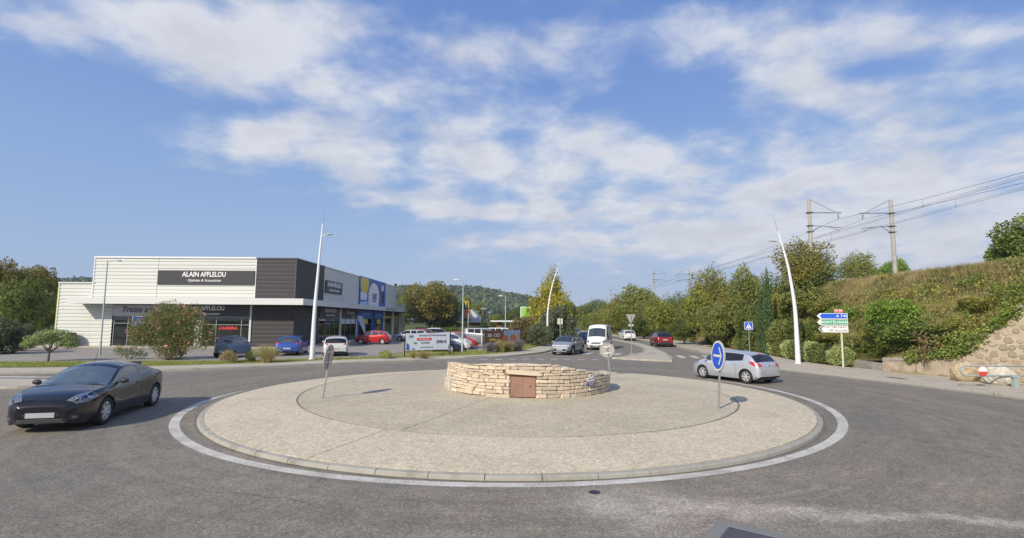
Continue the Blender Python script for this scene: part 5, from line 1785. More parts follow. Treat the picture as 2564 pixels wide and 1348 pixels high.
MB().box((.68, -.056, .93), (.92, -.050, 1.06)).obj('print', M['green_print'], cl)
MB().add([(.10, -.054, .48), (.32, -.054, .48), (.30, -.054, .85), (.12, -.054, 1.02)], [(0, 1, 2, 3)]).obj('print', M['blue'], cl)
MB().add([(.60, -.054, .50), (.82, -.054, .50), (.62, -.054, .65)], [(0, 1, 2)]).obj('print', M['blue'], cl)
MB().add([(W_ - .20, -.054, .52), (W_ - .12, -.054, .52), (W_ - .06, -.054, .95)], [(0, 1, 2)]).obj('print', M['navy_letter'], cl)
lg = MB()
for i in range(7):
    a_ = D(60 + i * 35); lg.tube([(.45 + .17 * math.cos(a_), -.054, 1.47 + .13 * math.sin(a_)), (.45 + .24 * math.cos(a_), -.054, 1.47 + .19 * math.sin(a_))], .006, 4)
lg.obj('print', M['green_print'], cl)
# pizza banner
p0 = G(1205, 880, .12); p1 = G(1279, 872, .12)
t = empty('banner_frame', (-1.75, 46.6, .12), D(62), 'brown food banner with pizzas on posts behind the lavender', 'banner')
W2 = 5.4
t.location = (-2.6, 48.2, .12); t.rotation_euler = (0, 0, D(50))
MB().box((-.05, -.04, 0), (.05, .04, 1.85)).obj('post', M['green_post'], t)
MB().box((W2, -.04, 0), (W2 + .08, .04, 2.0)).obj('post', M['black'], t)
MB().box((-.30, -.03, .5), (-.22, .03, 1.8)).obj('post', M['sign_white'], t)
cl = MB().box((.08, -.05, .62), (W2 - .04, -.03, 1.75)).obj('cloth', M['banner_brown'], t)
MB().box((W2 * .52, -.058, .68), (W2 - .06, -.052, 1.74)).obj('print', M['banner_blue'], cl)
bt('280  CBO', .44, W2 * .25, 1.28, M['sign_white'], bold=.01)
MB().box((W2 * .14, -.058, .78), (W2 * .30, -.052, .98)).obj('print', M['yellow'], cl)
for cx_, rr in ((W2 * .56, .46), (W2 * .78, .50)):
    mb = MB(); mb.v = [(cx_ + rr * math.cos(2 * PI * i / 18), -.062, .98 + rr * .72 * math.sin(2 * PI * i / 18)) for i in range(18)]; mb.f = [tuple(range(18))]
    mb.obj('print', M['pizza'], cl)
MB().box((W2 * .9, -.062, .75), (W2 * .97, -.056, 1.45)).obj('print', M['orange'], cl)

# fast food pole sign and restaurant
t = empty('pole_sign', (-8.9, 100, .1), 0, 'dark pole sign with golden arches above a terracotta panel', 'sign')
MB().tube([(0, .1, 0), (0, .1, 2.6)], .12, 8).obj('pole', M['mac_dark'], t)
MB().box((-.95, -.2, 2.5), (.85, .3, 3.05)).obj('panel', M['mac_dark'], t)
MB().box((-.9, -.2, 3.06), (.85, .3, 4.75)).obj('panel', M['terracotta'], t)
bx_ = MB().box((-.95, -.25, 4.76), (.85, .35, 6.7)).obj('panel', M['mac_dark'], t)
ar = MB()
for s in (-1, 1):
    pts = [(s * .60 - s * 0, 5.0), (s * .58, 5.5), (s * .50, 6.05), (s * .38, 6.38), (s * .28, 6.44), (s * .18, 6.35), (s * .08, 6.0), (s * .02, 5.4), (0, 5.15)]
    ar.tube([(x - .05, -.28, z) for x, z in pts], [.085] * 9, 6)
ar.obj('arches', M['yellow'], bx_)
t = empty('restaurant', (-9.0, 104, 0), 0, 'low brick restaurant with a grey mansard roof behind the pole sign', 'building')
MB().box((-3.6, 0, 0), (2.2, 9, 2.5)).obj('wall', M['brick'], t)
MB().box((-3.7, -.1, 1.2), (2.3, -.01, 1.5)).obj('wall_band', M['banner_white'], t)
rf = MB().add([(-4.2, -.6, 2.3), (3.4, -.6, 2.3), (3.4, 9.5, 2.3), (-4.2, 9.5, 2.3), (-2.4, 1.2, 4.9), (.8, 1.2, 4.9), (.8, 8, 4.9), (-2.4, 8, 4.9)],
              [(0, 1, 5, 4), (1, 2, 6, 5), (2, 3, 7, 6), (3, 0, 4, 7), (4, 5, 6, 7), (0, 3, 2, 1)]).obj('roof', M['roof_grey'], t)
MB().box((.3, 1.0, 3.6), (1.0, 1.6, 4.4)).obj('roof_vent', M['sign_white'], rf)
for x_ in (-2.8, -1.4, .2):
    MB().box((x_, -.03, .3), (x_ + .9, -.015, 1.15)).obj('window', M['car_glass_dark'], t)
t = empty('drive_through_canopy', (.2, 104, 0), 0, 'flat pale canopy roof on a brick pier beyond the hedge', 'canopy')
MB().box((-4.5, 0, 2.45), (4.0, 4, 2.75)).obj('roof', M['banner_white'], t)
MB().box((-3.2, 1, 0), (-2.2, 2, 2.44)).obj('pier', M['brick'], t)
t = empty('billboard', (2.45, 86, 0), D(4), 'lime green advertising board half hidden by the yellow-green tree', 'billboard')
MB().box((-.05, .05, 0), (.1, .2, 2.3)).obj('post', M['galv'], t)
MB().box((2.2, .05, 0), (2.35, .2, 2.3)).obj('post', M['galv'], t)
fb = MB().box((-1.0, -.05, 2.3), (2.6, .05, 5.1)).obj('frame', M['sign_white'], t)
MB().box((-.85, -.07, 2.45), (2.45, -.051, 4.98)).obj('poster', M['lime'], fb)
MB().box((-.05, -.085, 4.2), (.55, -.071, 4.75)).obj('poster', M['rust_frame'], fb)
MB().lathe([(0, 0), (.5, 0), (.45, .02)], 14, Matrix.Translation((1.2, -.072, 3.9)) @ Matrix.Rotation(PI / 2, 4, 'X')).obj('poster', M['mac_dark'], fb)
text('FRAIS', .7, M['sign_white'], (.5, -.085, 3.1), RF, fb, extrude=.003)
for k, (px, top, Y) in enumerate([(1209, 768, 96), (1225, 778, 120), (1190, 777, 118)]):
    g_ = P(px, 825, Y); tp = P(px, top, Y)
    t = empty('street_lamp', (g_.x, Y, 0), 0, ['slim car park lamp with a double head before the wood', 'small distant lamp post over the car park hedge', 'small distant lamp post above the restaurant roof'][k], 'street lamp')
    MB().tube([(0, 0, 0), (0, 0, tp.z)], .07, 6).obj('column', M['galv'], t)
    MB().box((-.45, -.1, tp.z - .45), (.45, .1, tp.z - .33)).obj('lamp_head', M['lamp_head'], t)

# barrier with its round sign
c0 = G(2543, 972, .1)
t = empty('height_barrier', (c0.x, c0.y, .105), 0, 'grey double-rail barrier with a rounded end and a no entry plate', 'barrier')
bA = P(2395, 930, 21.9); zt_, zb_ = 1.45, .98
lp = []
xL = (P(2400, 929, 22.6).x - c0.x)
R_ = .21
zc = .72
pts = [(3.2, 0, zc + R_)] + [(xL + R_, 0, zc + R_)] + [(xL + R_ - R_ * math.sin(a), 0, zc + R_ * math.cos(a)) for a in [PI * k / 8 for k in range(1, 8)]] + [(xL + R_, 0, zc - R_), (3.2, 0, zc - R_)]
MB().tube(pts, .035, 8).obj('rail', M['lamp_grey'], t, smooth=True)
MB().box((-.09, -.08, 0), (.09, .08, zc - R_)).obj('post', M['lamp_grey'], t)
MB().box((-.16, -.10, zc - R_ - .06), (.16, .10, zc - R_ + .03)).obj('bracket', M['lamp_grey'], t)
sg = empty('round_plate', (P(2451, 928, 22.6).x - c0.x, -.08, P(2451, 928, 22.6).z - .105), 0, parent=t)
local_disc(sg, .21, 0, 0, M['sign_white'], 'plate_face')
mb = MB(); mb.v = [(.20 * math.cos(-PI * i / 16), -.004, .20 * math.sin(-PI * i / 16) - .03) for i in range(17)]; mb.f = [tuple(range(17))[::-1]]
mb.obj('red_half', M['sign_red'], sg)
mb = MB()
for i in range(32):
    a, b = 2 * PI * i / 32, 2 * PI * (i + 1) / 32
    mb.add([(.215 * math.cos(a), -.006, .215 * math.sin(a)), (.215 * math.cos(b), -.006, .215 * math.sin(b)), (.195 * math.cos(b), -.006, .195 * math.sin(b)), (.195 * math.cos(a), -.006, .195 * math.sin(a))], [(0, 1, 2, 3)])
mb.obj('red_rim', M['sign_red'], sg)
# boulders
def boulder(name, loc, s, seed, mat, label):
    bm = bmesh.new(); bmesh.ops.create_icosphere(bm, subdivisions=5, radius=1)
    for v in bm.verts:
        n = v.co.copy()
        d = 1 + .45 * (fbm(n.x * 1.6 + seed, n.y * 1.6 + n.z * 1.3, seed) - .5) + .34 * (fbm(n.x * 4 + n.z * 3, n.y * 4 + seed, seed) - .5) - .22 * abs(fbm(n.x * 9 + n.z * 5, n.y * 9 - n.z * 4 + seed, seed, 4) - .5)
        v.co = Vector((n.x * s[0], n.y * s[1], max(n.z * s[2] + s[2] * .8, 0))) * d
    me = bpy.data.meshes.new(name); bm.to_mesh(me); bm.free(); me.materials.append(mat)
    me.polygons.foreach_set('use_smooth', [True] * len(me.polygons))
    o = mobj(name, me, None, loc); tag(o, label, 'boulder'); return o
boulder('boulder', (21.75, 24.9, .09), (.66, .55, .52), 3, M['boulder_yel'], 'ochre and grey boulder behind the rounded barrier end')
boulder('boulder', (22.2, 23.6, .09), (.66, .55, .50), 8, M['boulder_wht'], 'rough white boulder beside the barrier post')

# ------------------------------------------------------------------ vehicles
def wheel(parent, x, y, r, wd, rimmat, spokes=5, out=1, style='alloy'):
    """wheel centred at (x, y, r); out = +1 when its outer face looks to +Y"""
    t = empty('wheel', (x, y, r), 0 if out > 0 else PI, parent=parent)
    Mx = Matrix.Rotation(-PI / 2, 4, 'X')      # lathe axis Z -> +Y
    ri = r * .66
    MB().lathe([(ri, wd * .42), (ri * 1.06, wd * .5), (r * .93, wd * .5), (r, wd * .36), (r, -wd * .36), (r * .93, -wd * .5), (ri, -wd * .5)], 32, Mx).obj('tyre', M['tyre'], t, smooth=True, sharp=50)
    mb = MB()
    mb.lathe([(ri, wd * .42), (ri * .93, wd * .44), (ri * .90, wd * .30), (ri * .88, -wd * .2)], 32, Mx)
    mb.lathe([(0, wd * .42), (ri * .16, wd * .42), (ri * .20, wd * .34)], 16, Mx)
    for k in range(spokes):
        a = 2 * PI * k / spokes
        for q_ in ((-.10, .10) if style == 'twin' else (0,)):
            c, s = math.cos(a + q_), math.sin(a + q_)
            w0, w1 = (.10, .055) if style == 'twin' else (.17, .12)
            p = []
            for rr, hw, yy in ((ri * .12, w0 * ri, wd * .40), (ri * .95, w1 * ri, wd * .43)):
                for s2 in (-1, 1):
                    p.append((rr * c - s2 * hw * s, yy, rr * s + s2 * hw * c))
                    p.append((rr * c - s2 * hw * s, yy - .04, rr * s + s2 * hw * c))
            mb.add(p, [(0, 2, 6, 4), (0, 4, 5, 1), (2, 3, 7, 6), (4, 6, 7, 5)])
    mb.obj('rim', rimmat, t)
    MB().lathe([(0, wd * .05), (ri * .9, wd * .05)], 20, Mx).obj('brake_disc', M['rim_dark'], t)
    return t


def person(loc, rz, shirt, label, sc=1.0):
    """seated driver: one skinned body from the waist up, arms forward to the wheel"""
    V = [(0, 0, 0), (0, 0, .22), (.02, 0, .42), (.03, 0, .52), (.05, 0, .62), (.06, 0, .74),
         (.02, .18, .44), (.14, .24, .22), (.36, .16, .26), (.02, -.18, .44), (.14, -.24, .22), (.36, -.16, .26), (.42, .14, .29), (.42, -.14, .29)]
    E = [(0, 1), (1, 2), (2, 3), (3, 4), (4, 5), (2, 6), (6, 7), (7, 8), (8, 12), (2, 9), (9, 10), (10, 11), (11, 13)]
    R = [.16, .15, .15, .06, .095, .085, .075, .05, .035, .075, .05, .035, .035, .035]
    me = bpy.data.meshes.new('person'); me.from_pydata(V, E, [])
    o = bpy.data.objects.new('person', me); COL.objects.link(o)
    md = o.modifiers.new('skin', 'SKIN')
    for i, r in enumerate(R): me.skin_vertices[0].data[i].radius = (r, r)
    me.skin_vertices[0].data[0].use_root = True
    o.modifiers.new('sub', 'SUBSURF').levels = 1
    dg = bpy.context.evaluated_depsgraph_get()
    m2 = bpy.data.meshes.new_from_object(o.evaluated_get(dg))
    bpy.data.objects.remove(o)
    m2.materials.clear(); m2.materials.append(shirt); m2.materials.append(M['skin'])
    for p in m2.polygons:
        p.material_index = 1 if (p.center.z > .53 or p.center.x > .30) else 0
        p.use_smooth = True
    o = mobj('person', m2, None, loc, (0, 0, rz), (sc, sc, sc))
    tag(o, label, 'person')
    mb = MB().lathe([(0, .16), (.075, .13), (.10, .06), (.10, 0), (.085, -.03)], 14, Matrix.Translation((.045, 0, .73)))
    mb.obj('hair', M['hair'], o, smooth=True)
    return o


class Car:
    def __init__(s, name, sp, loc, az, label, cat, paint, group=None, sc=1.0):
        s.sp = sp; s.paint = paint
        s.t = empty(name, loc, PI / 2 - az, label, cat, group, sc=sc)
        s.build()

    def prof(s, x):
        sp = s.sp; L = sp['L']
        top = interp(sp['top'], x); belt = min(interp(sp['belt'], x), top - .015)
        W = interp(sp['plan'], x) * sp['W'] / 2
        return top, belt, W

    def ring(s, x):
        sp = s.sp
        top, belt, W = s.prof(x)
        zb = interp(sp['bot'], x)
        R_ = sp['arch']
        for xw in (sp['xf'], sp['xr']):
            d = abs(x - xw)
            if d < R_:
                zb = max(zb, sp['rw'] + math.sqrt(R_ * R_ - d * d))
        zb = min(zb, belt - .03)
        sill = .20
        pts = []
        def w_at(z):
            u = max(0, min(1, (z - sill) / max(belt - sill, .05)))
            return W * interp([(0, .955), (.12, .985), (.35, 1.0), (.62, .995), (.80, .985), (.93, .965), (1.0, .94)], u)
        nL = 9
        for j in range(nL + 1):
            z = zb + (belt - zb) * j / nL
            pts.append((w_at(z), z))
        g = top - belt
        cr = min(sp.get('crown', .07), .55 * g)
        wb = W * .94; zr = top - cr
        wr = wb - sp.get('tumble', .34) * max(0, zr - belt) - .02
        for u in (.06, .5, .93, 1.0):
            k = u
            bul = .012 * math.sin(PI * u) * min(1, g / .3)
            pts.append((wb - .012 + (wr - wb + .012) * k + bul, belt + (zr - belt) * u + .004 * (1 - u)))
        for u in (.07, .2, .45, .72, 1.0):
            pts.append((wr * (1 - u), zr + cr * (1 - (1 - u) ** 2.3)))
        return pts     # 10 + 4 + 5 = 19 points

    def build(s):
        sp = s.sp; L = sp['L']; t = s.t
        xs = set()
        n = int(L / .07)
        for i in range(n + 1): xs.add(round(-L / 2 + L * i / n, 3))
        keys = [sp['ws'][0], sp['ws'][1], sp['rg'][0], sp['rg'][1]]
        for a, b in sp['side']: keys += [a, b]
        for xw in (sp['xf'], sp['xr']):
            for k in range(0, 19):
                keys.append(xw + sp['arch'] * math.cos(PI * k / 18))
            keys += [xw + sp['arch'] + .004, xw - sp['arch'] - .004]
        keys += [-L / 2 + .02, L / 2 - .02, -L / 2 + .006, L / 2 - .006]
        keys = [round(k, 3) for k in keys]
        xs = [x for x in xs if all(abs(x - k) > .022 for k in keys)] + keys
        xs = sorted(set(x for x in xs if -L / 2 <= x <= L / 2))
        rings = [s.ring(x) for x in xs]
        m = 19
        V = []
        for x, r in zip(xs, rings):
            for y, z in r: V.append((x, y, z))
            for y, z in r[:-1]: V.append((x, -y, z))
        mm = 2 * m - 1
        def idx(i, j, side):
            if side == 0 or j == m - 1: return i * mm + j
            return i * mm + m + j
        faces = {'body': []}
        def cls(i, j):
            xa, xb = xs[i], xs[i + 1]; xm = (xa + xb) / 2
            if 10 <= j <= 11:
                for k, (a, b) in enumerate(sp['side']):
                    if a - .001 <= xa and xb <= b + .001:
                        h = rings[i][12][1] - rings[i][10][1]
                        if h > .03: return 'side%d' % k
            if j >= 14:
                a, b = sp['ws']
                if min(a, b) - .001 <= xa and xb <= max(a, b) + .001: return 'ws'
                a, b = sp['rg']
                if min(a, b) - .001 <= xa and xb <= max(a, b) + .001: return 'rg'
            if sp.get('roofmat') and j >= 12 and sp['rg'][0] - .05 < xm < sp['ws'][1] + .05: return 'roof'
            if sp.get('clad') and j <= 8:
                for xw in (sp['xf'], sp['xr']):
                    zc = (V[idx(i, j, 0)][2] + V[idx(i, j + 1, 0)][2]) / 2
                    if (xm - xw) ** 2 + (zc - sp['rw']) ** 2 < (sp['arch'] + .10) ** 2: return 'clad'
                if (V[idx(i, j, 0)][2] + V[idx(i, j + 1, 0)][2]) / 2 < sp['clad']: return 'clad'
            return 'body'
        for i in range(len(xs) - 1):
            for j in range(m - 1):
                c = cls(i, j)
                for side in (0, 1):
                    f_ = (idx(i, j, side), idx(i + 1, j, side), idx(i + 1, j + 1, side), idx(i, j + 1, side))
                    if side == 0: f_ = f_[::-1]
                    key = c + ('_%d' % side if c.startswith('side') else '')
                    faces.setdefault(key, []).append(f_)
        for i, flip in ((0, False), (len(xs) - 1, True)):
            for j in range(m - 1):
                f_ = (idx(i, j, 0), idx(i, j + 1, 0), idx(i, j + 1, 1), idx(i, j, 1))
                if j == m - 2: f_ = f_[:3] if False else (idx(i, j, 0), idx(i, j + 1, 0), idx(i, j, 1))
                faces['body'].append(f_ if not flip else f_[::-1])
        def sub(fl):
            used = {}; vv = []; ff = []
            for f_ in fl:
                g = []
                for v in f_:
                    if v not in used: used[v] = len(vv); vv.append(V[v])
                    g.append(used[v])
                if len(set(g)) >= 3: ff.append(tuple(g))
            mb = MB(); mb.v = vv; mb.f = ff
            return mb
        allf = [f_ for v in faces.values() for f_ in v]
        s.bvh = BVHTree.FromPolygons([Vector(v) for v in V], allf)
        gm = sp.get('glass', 'car_glass'); gd = sp.get('glass_rear', gm)
        s.body = sub(faces['body']).obj('body', s.paint, t, smooth=True, sharp=38)
        if 'roof' in faces: sub(faces['roof']).obj('roof', M[sp['roofmat']], t, smooth=True, sharp=38)
        if 'clad' in faces: sub(faces['clad']).obj('cladding', M['plastic'], t, smooth=True, sharp=38)
        if 'ws' in faces: s.ws = sub(faces['ws']).obj('windscreen', M[sp.get('screen', gm)], t, smooth=True)
        if 'rg' in faces: sub(faces['rg']).obj('rear_window', M[gd], t, smooth=True)
        for k, v in faces.items():
            if k.startswith('side'):
                sub(v).obj('side_window', M[gd if sp.get('dark_rear') and int(k[4]) >= 1 else gm], t, smooth=True)
        W = sp['W'] / 2
        # underbody, wheel wells, cabin
        ub = MB().box((-L / 2 + .12, -W + .27, .19), (L / 2 - .12, W - .27, min(.52, sp['H'] * .4)))
        ub.box((sp['xr'] + sp['arch'] - .02, -W + .10, .20), (sp['xf'] - sp['arch'] + .02, W - .10, .34))
        for xw in (sp['xf'], sp['xr']):
            for sd in (-1, 1):
                y0, y1 = (W - .28, W - .05) if sd > 0 else (-W + .05, -W + .28)
                q_ = []
                for k in range(13):
                    a = PI * k / 12
                    q_.append((xw + (sp['arch'] + .006) * math.cos(a), sp['rw'] + (sp['arch'] + .006) * math.sin(a)))
                b0 = len(ub.v)
                ub.v += [(x, y0, z) for x, z in q_] + [(x, y1, z) for x, z in q_]
                ub.f += [(b0 + i, b0 + i + 1, b0 + 13 + i + 1, b0 + 13 + i) for i in range(12)]
                ub.f.append(tuple(range(b0, b0 + 13)) if sd > 0 else tuple(range(b0 + 13, b0 + 26)))
        ub.obj('underbody', M['plastic'], t)
        zb = interp(sp['belt'], 0)
        ca = MB().box((sp['rg'][0] + .3 if not sp.get('van') else sp['ws'][1] - 1.5, -W + .16, zb - .30), (sp['ws'][0] - .1, W - .16, zb - .06))
        for xx in ([sp['ws'][1] - .55] + ([sp['ws'][1] - 1.35] if not sp.get('van') and L > 3 else [])):
            for sd in (-.36, .36):
                ca.box((xx - .10, sd - .22, zb - .06), (xx + .06, sd + .22, zb + .18))
                ca.box((xx - .07, sd - .10, zb + .20), (xx + .0, sd + .10, zb + .36))
        ca.obj('cabin', M['seat'], t)
        sw = MB()
        ca2 = MB().box((sp['ws'][0] - .35, -W + .2, zb - .05), (sp['ws'][0] - .02, W - .2, zb - .0)); ca2.obj('dashboard', M['plastic'], t)
        for xw in (sp['xf'], sp['xr']):
            for sd in (1, -1):
                wheel(t, xw, sd * (W * interp(sp['plan'], xw) - sp.get('tw', .21) / 2 - .015), sp['rw'], sp.get('tw', .21), M[sp.get('rim', 'rim')], sp.get('spokes', 5), sd, sp.get('style', 'alloy'))
        # mirrors
        mx = sp['ws'][0] - .33 if 'mx' not in sp else sp['mx']
        for sd in (1, -1):
            _, bz, Wm = s.prof(mx)
            mb = MB(); secs = []
            for u in (0, .3, .7, 1.0):
                yy = sd * (Wm * .93 + .06 + .17 * u)
                k = [.5, 1, .95, .55][[0, .3, .7, 1.0].index(u)]
                secs += [(mx + .02 + .055 * k * math.cos(a) * (1 if math.cos(a) > 0 else .6), yy, bz + .07 + sp.get('mh', .065) * k * math.sin(a)) for a in [2 * PI * q_ / 10 for q_ in range(10)]]
            mb.v = secs
            for i in range(3):
                for k in range(10): mb.f.append((i * 10 + k, i * 10 + (k + 1) % 10, i * 10 + 10 + (k + 1) % 10, i * 10 + 10 + k))
            mb.f += [tuple(range(10)), tuple(range(30, 40))]
            mb.box((mx - .01, min(sd * Wm * .9, sd * (Wm * .93 + .1)), bz + .02), (mx + .04, max(sd * Wm * .9, sd * (Wm * .93 + .1)), bz + .05))
            mb.obj('mirror', M[sp['mirror']] if sp.get('mirror') else s.paint, t, smooth=True, sharp=45)
        # door shut lines, handles
        for a in sp.get('doors', []):
            for sd in (1, -1):
                _, bz, Wm = s.prof(a)
                s.strip([(a, sd * Wm, z) for z in [.27 + (bz - .28) * k / 5 for k in range(6)]], .010, 'plastic', 'door_gap')
        for a in sp.get('handles', []):
            for sd in (1, -1):
                _, bz, Wm = s.prof(a)
                s.patch([(a - .09, sd * Wm, bz - .13), (a + .09, sd * Wm, bz - .13), (a + .09, sd * Wm, bz - .10), (a - .09, sd * Wm, bz - .10)], 'handle_' if False else ('chrome' if sp.get('chrome_handles') else None), 'door_handle', off=.018)
        s.fascia()

    def near(s, p, off):
        loc, nrm, i, d = s.bvh.find_nearest(Vector(p))
        if loc is None: return Vector(p)
        c = Vector((loc.x * .6, 0, .55))
        if nrm.dot(loc - c) < 0: nrm = -nrm
        return loc + nrm * off

    def patch(s, pts, mat, name, off=.006, rings=4, sub=3):
        """a star-shaped outline laid on the bodywork, with a small raised edge"""
        P3 = []
        n = len(pts)
        for i in range(n):
            a, b = Vector(pts[i]), Vector(pts[(i + 1) % n])
            for k in range(sub): P3.append(a + (b - a) * k / sub)
        c = sum(P3, Vector()) / len(P3)
        n = len(P3)
        mb = MB(); mb.v = [s.near(c, off)]
        for r in range(1, rings + 1):
            for p in P3: mb.v.append(s.near(c + (p - c) * r / rings, off))
        for p in P3: mb.v.append(s.near(c + (p - c) * 1.02, -.02))
        for k in range(n): mb.f.append((0, 1 + k, 1 + (k + 1) % n))
        for r in range(rings):
            for k in range(n):
                a = 1 + r * n + k; b = 1 + r * n + (k + 1) % n
                mb.f.append((a, b, b + n, a + n))
        mb.v = [tuple(v) for v in mb.v]
        m_ = s.paint if mat is None else M[mat]
        o = mb.obj(name, m_, s.t, smooth=True, sharp=50)
        bm = bmesh.new(); bm.from_mesh(o.data); bmesh.ops.recalc_face_normals(bm, faces=bm.faces); bm.to_mesh(o.data); bm.free()
        return o

    def strip(s, pts, wd, mat, name, off=.003):
        mb = MB()
        for i, p in enumerate(pts):
            p = Vector(p); a = Vector(pts[max(0, i - 1)]); b = Vector(pts[min(len(pts) - 1, i + 1)])
            t_ = (b - a).normalized(); o_ = t_.cross(Vector((0, 1, 0)) if abs(p.y) > .3 else Vector((1, 0, 0)))
            if o_.length < .1: o_ = t_.cross(Vector((0, 0, 1)))
            o_ = o_.normalized() * wd / 2
            mb.v += [tuple(s.near(p + o_, off)), tuple(s.near(p - o_, off))]
        mb.f = [(2 * i, 2 * i + 1, 2 * i + 3, 2 * i + 2) for i in range(len(pts) - 1)]
        return mb.obj(name, M[mat], s.t)

    def both(s, pts, mat, name, **kw):
        s.patch(pts, mat, name, **kw)
        s.patch([(x, -y, z) for x, y, z in pts], mat, name, **kw)

    def fascia(s):
        sp = s.sp; L = sp['L']; W = sp['W'] / 2; F = L / 2; Rr = -L / 2
        for part in sp.get('parts', []):
            kind, nm, mat, pts = part[:4]
            off = part[4] if len(part) > 4 else .006
            if kind == 'b': s.both(pts, mat, nm, off=off)
            else: s.patch(pts, mat, nm, off=off)


def hatch_spec(**kw):
    """a five-door hatchback about 4 m long; x forward, centred"""
    L, W, H = kw.get('L', 4.02), kw.get('W', 1.74), kw.get('H', 1.48)
    F = L / 2; k = L / 4.02; h = H / 1.48
    sp = dict(L=L, W=W, H=H, xf=F - .83 * k, xr=-F + .68 * k, rw=.315, arch=.36, tw=.20,
              top=[(-F, .62 * h), (-F + .04, .80 * h), (-F + .13, .98 * h), (-F + .20, 1.02 * h), (-F + .34, 1.19 * h), (-F + .52, 1.345 * h), (-F + .80, 1.425 * h), (-.35, 1.475 * h), (.15, 1.48 * h), (.55 * k, 1.43 * h), (.95 * k, 1.22 * h),
                   (1.22 * k, 1.02 * h), (1.34 * k, .985 * h), (F - .45, .87 * h), (F - .18, .74 * h), (F - .05, .60 * h), (F, .50 * h)],
              belt=[(-F, .60 * h), (-F + .12, .93 * h), (-F + .5, 1.045 * h), (-.5, .965 * h), (.6, .915 * h), (1.15 * k, .905 * h), (F - .5, .80 * h), (F - .15, .66 * h), (F, .48 * h)],
              plan=[(-F, .78), (-F + .08, .90), (-F + .35, .975), (-F + .8, 1.0), (F - 1.2, 1.0), (F - .65, .98), (F - .25, .88), (F - .08, .76), (F, .62)],
              bot=[(-F, .36), (-F + .12, .26), (-F + .5, .21), (F - .5, .20), (F - .12, .22), (F, .28)],
              ws=(1.20 * k, .50 * k), rg=(-F + .19, -F + .50), side=[(.02, .98 * k), (-.78, -.05), (-F + .62, -.84)],
              doors=[.95 * k, -.02, -.80], handles=[.12, -.70], tumble=.38, crown=.09)
    sp.update(kw)
    return sp

def az_of(dx_, dy_): return math.atan2(dx_, dy_)

# --- the black coupe
F = 2.0
coupe = dict(L=4.0, W=1.68, H=1.32, xf=F - .84, xr=-F + .74, rw=.305, arch=.345, tw=.20,
    top=[(-F, .58), (-F + .04, .74), (-F + .12, .86), (-F + .30, .955), (-F + .60, 1.06), (-F + 1.0, 1.20), (-F + 1.35, 1.285), (-.25, 1.315), (.05, 1.30), (.35, 1.215), (.75, 1.03), (1.02, .905), (1.14, .88), (F - .55, .83), (F - .25, .755), (F - .08, .66), (F, .54)],
    belt=[(-F, .56), (-F + .10, .80), (-F + .4, .915), (-F + .9, .945), (-.3, .885), (.5, .85), (1.0, .82), (F - .55, .775), (F - .25, .70), (F - .05, .58), (F, .51)],
    plan=[(-F, .66), (-F + .07, .80), (-F + .3, .95), (-F + .75, 1.0), (-.4, .965), (.5, .965), (F - .85, .995), (F - .45, .95), (F - .2, .84), (F - .06, .68), (F, .52)],
    bot=[(-F, .34), (-F + .15, .24), (-F + .5, .19), (F - .5, .17), (F - .1, .18), (F, .22)],
    ws=(1.04, .28), rg=(-F + .34, -F + .92), side=[(-.42, .86), (-F + .78, -.50)], doors=[.84, -.46], handles=[-.30],
    tumble=.48, crown=.10, spokes=7, glass='car_glass', screen='screen_glass', mx=.62, mirror='plastic', mh=.06,
    parts=[('b', 'headlight', 'lamp_glass', [(F - .26, .74, .60), (F - .52, .78, .68), (F - .50, .66, .72), (F - .28, .50, .69), (F - .12, .40, .62), (F - .12, .56, .58)], .008),
           ('b', 'reflector', 'chrome', [(F - .36 + .05 * math.cos(i * PI / 4), .66 + .04 * math.sin(i * PI / 4), .655) for i in range(8)], .016),
           ('b', 'reflector', 'chrome', [(F - .24 + .045 * math.cos(i * PI / 4), .56 + .04 * math.sin(i * PI / 4), .635) for i in range(8)], .016),
           ('s', 'grille', 'plastic', [(F, .34, .405), (F, .0, .395), (F, -.34, .405), (F, -.30, .36), (F, 0, .35), (F, .30, .36)]),
           ('s', 'lower_grille', 'plastic', [(F, .50, .30), (F, -.50, .30), (F - .02, -.44, .21), (F - .02, .44, .21)]),
           ('b', 'fog_recess', 'plastic', [(F - .10, .66, .38), (F - .03, .50, .36), (F - .03, .52, .26), (F - .12, .68, .27)]),
           ('b', 'fog_light', 'lamp_glass', [(F - .10, .62, .34), (F - .06, .55, .34), (F - .06, .55, .29), (F - .10, .62, .29)], .014),
           ('s', 'number_plate', 'plate', [(F + .02, .26, .43), (F + .02, -.26, .43), (F + .02, -.26, .33), (F + .02, .26, .33)], .02),
           ('b', 'taillight', 'tail', [(-F + .05, .55, .72), (-F + .05, .70, .74), (-F + .35, .80, .80), (-F + .3, .80, .70)]),
           ('b', 'side_lamp', 'orange', [(.98, .83, .60), (1.06, .83, .60), (1.06, .83, .63), (.98, .83, .63)])])
cpos = Vector((-12.33, 15.5, 0))
blackcar = Car('parked_car' if False else 'sports_coupe', coupe, cpos, 2.897, 'glossy black two-door coupe driving round the island at the left', 'car', car_paint('black_car_paint', (.005, .005, .009), .0, .22, .02))
blackcar.t.scale = (1.27, 1.17, 1.20)
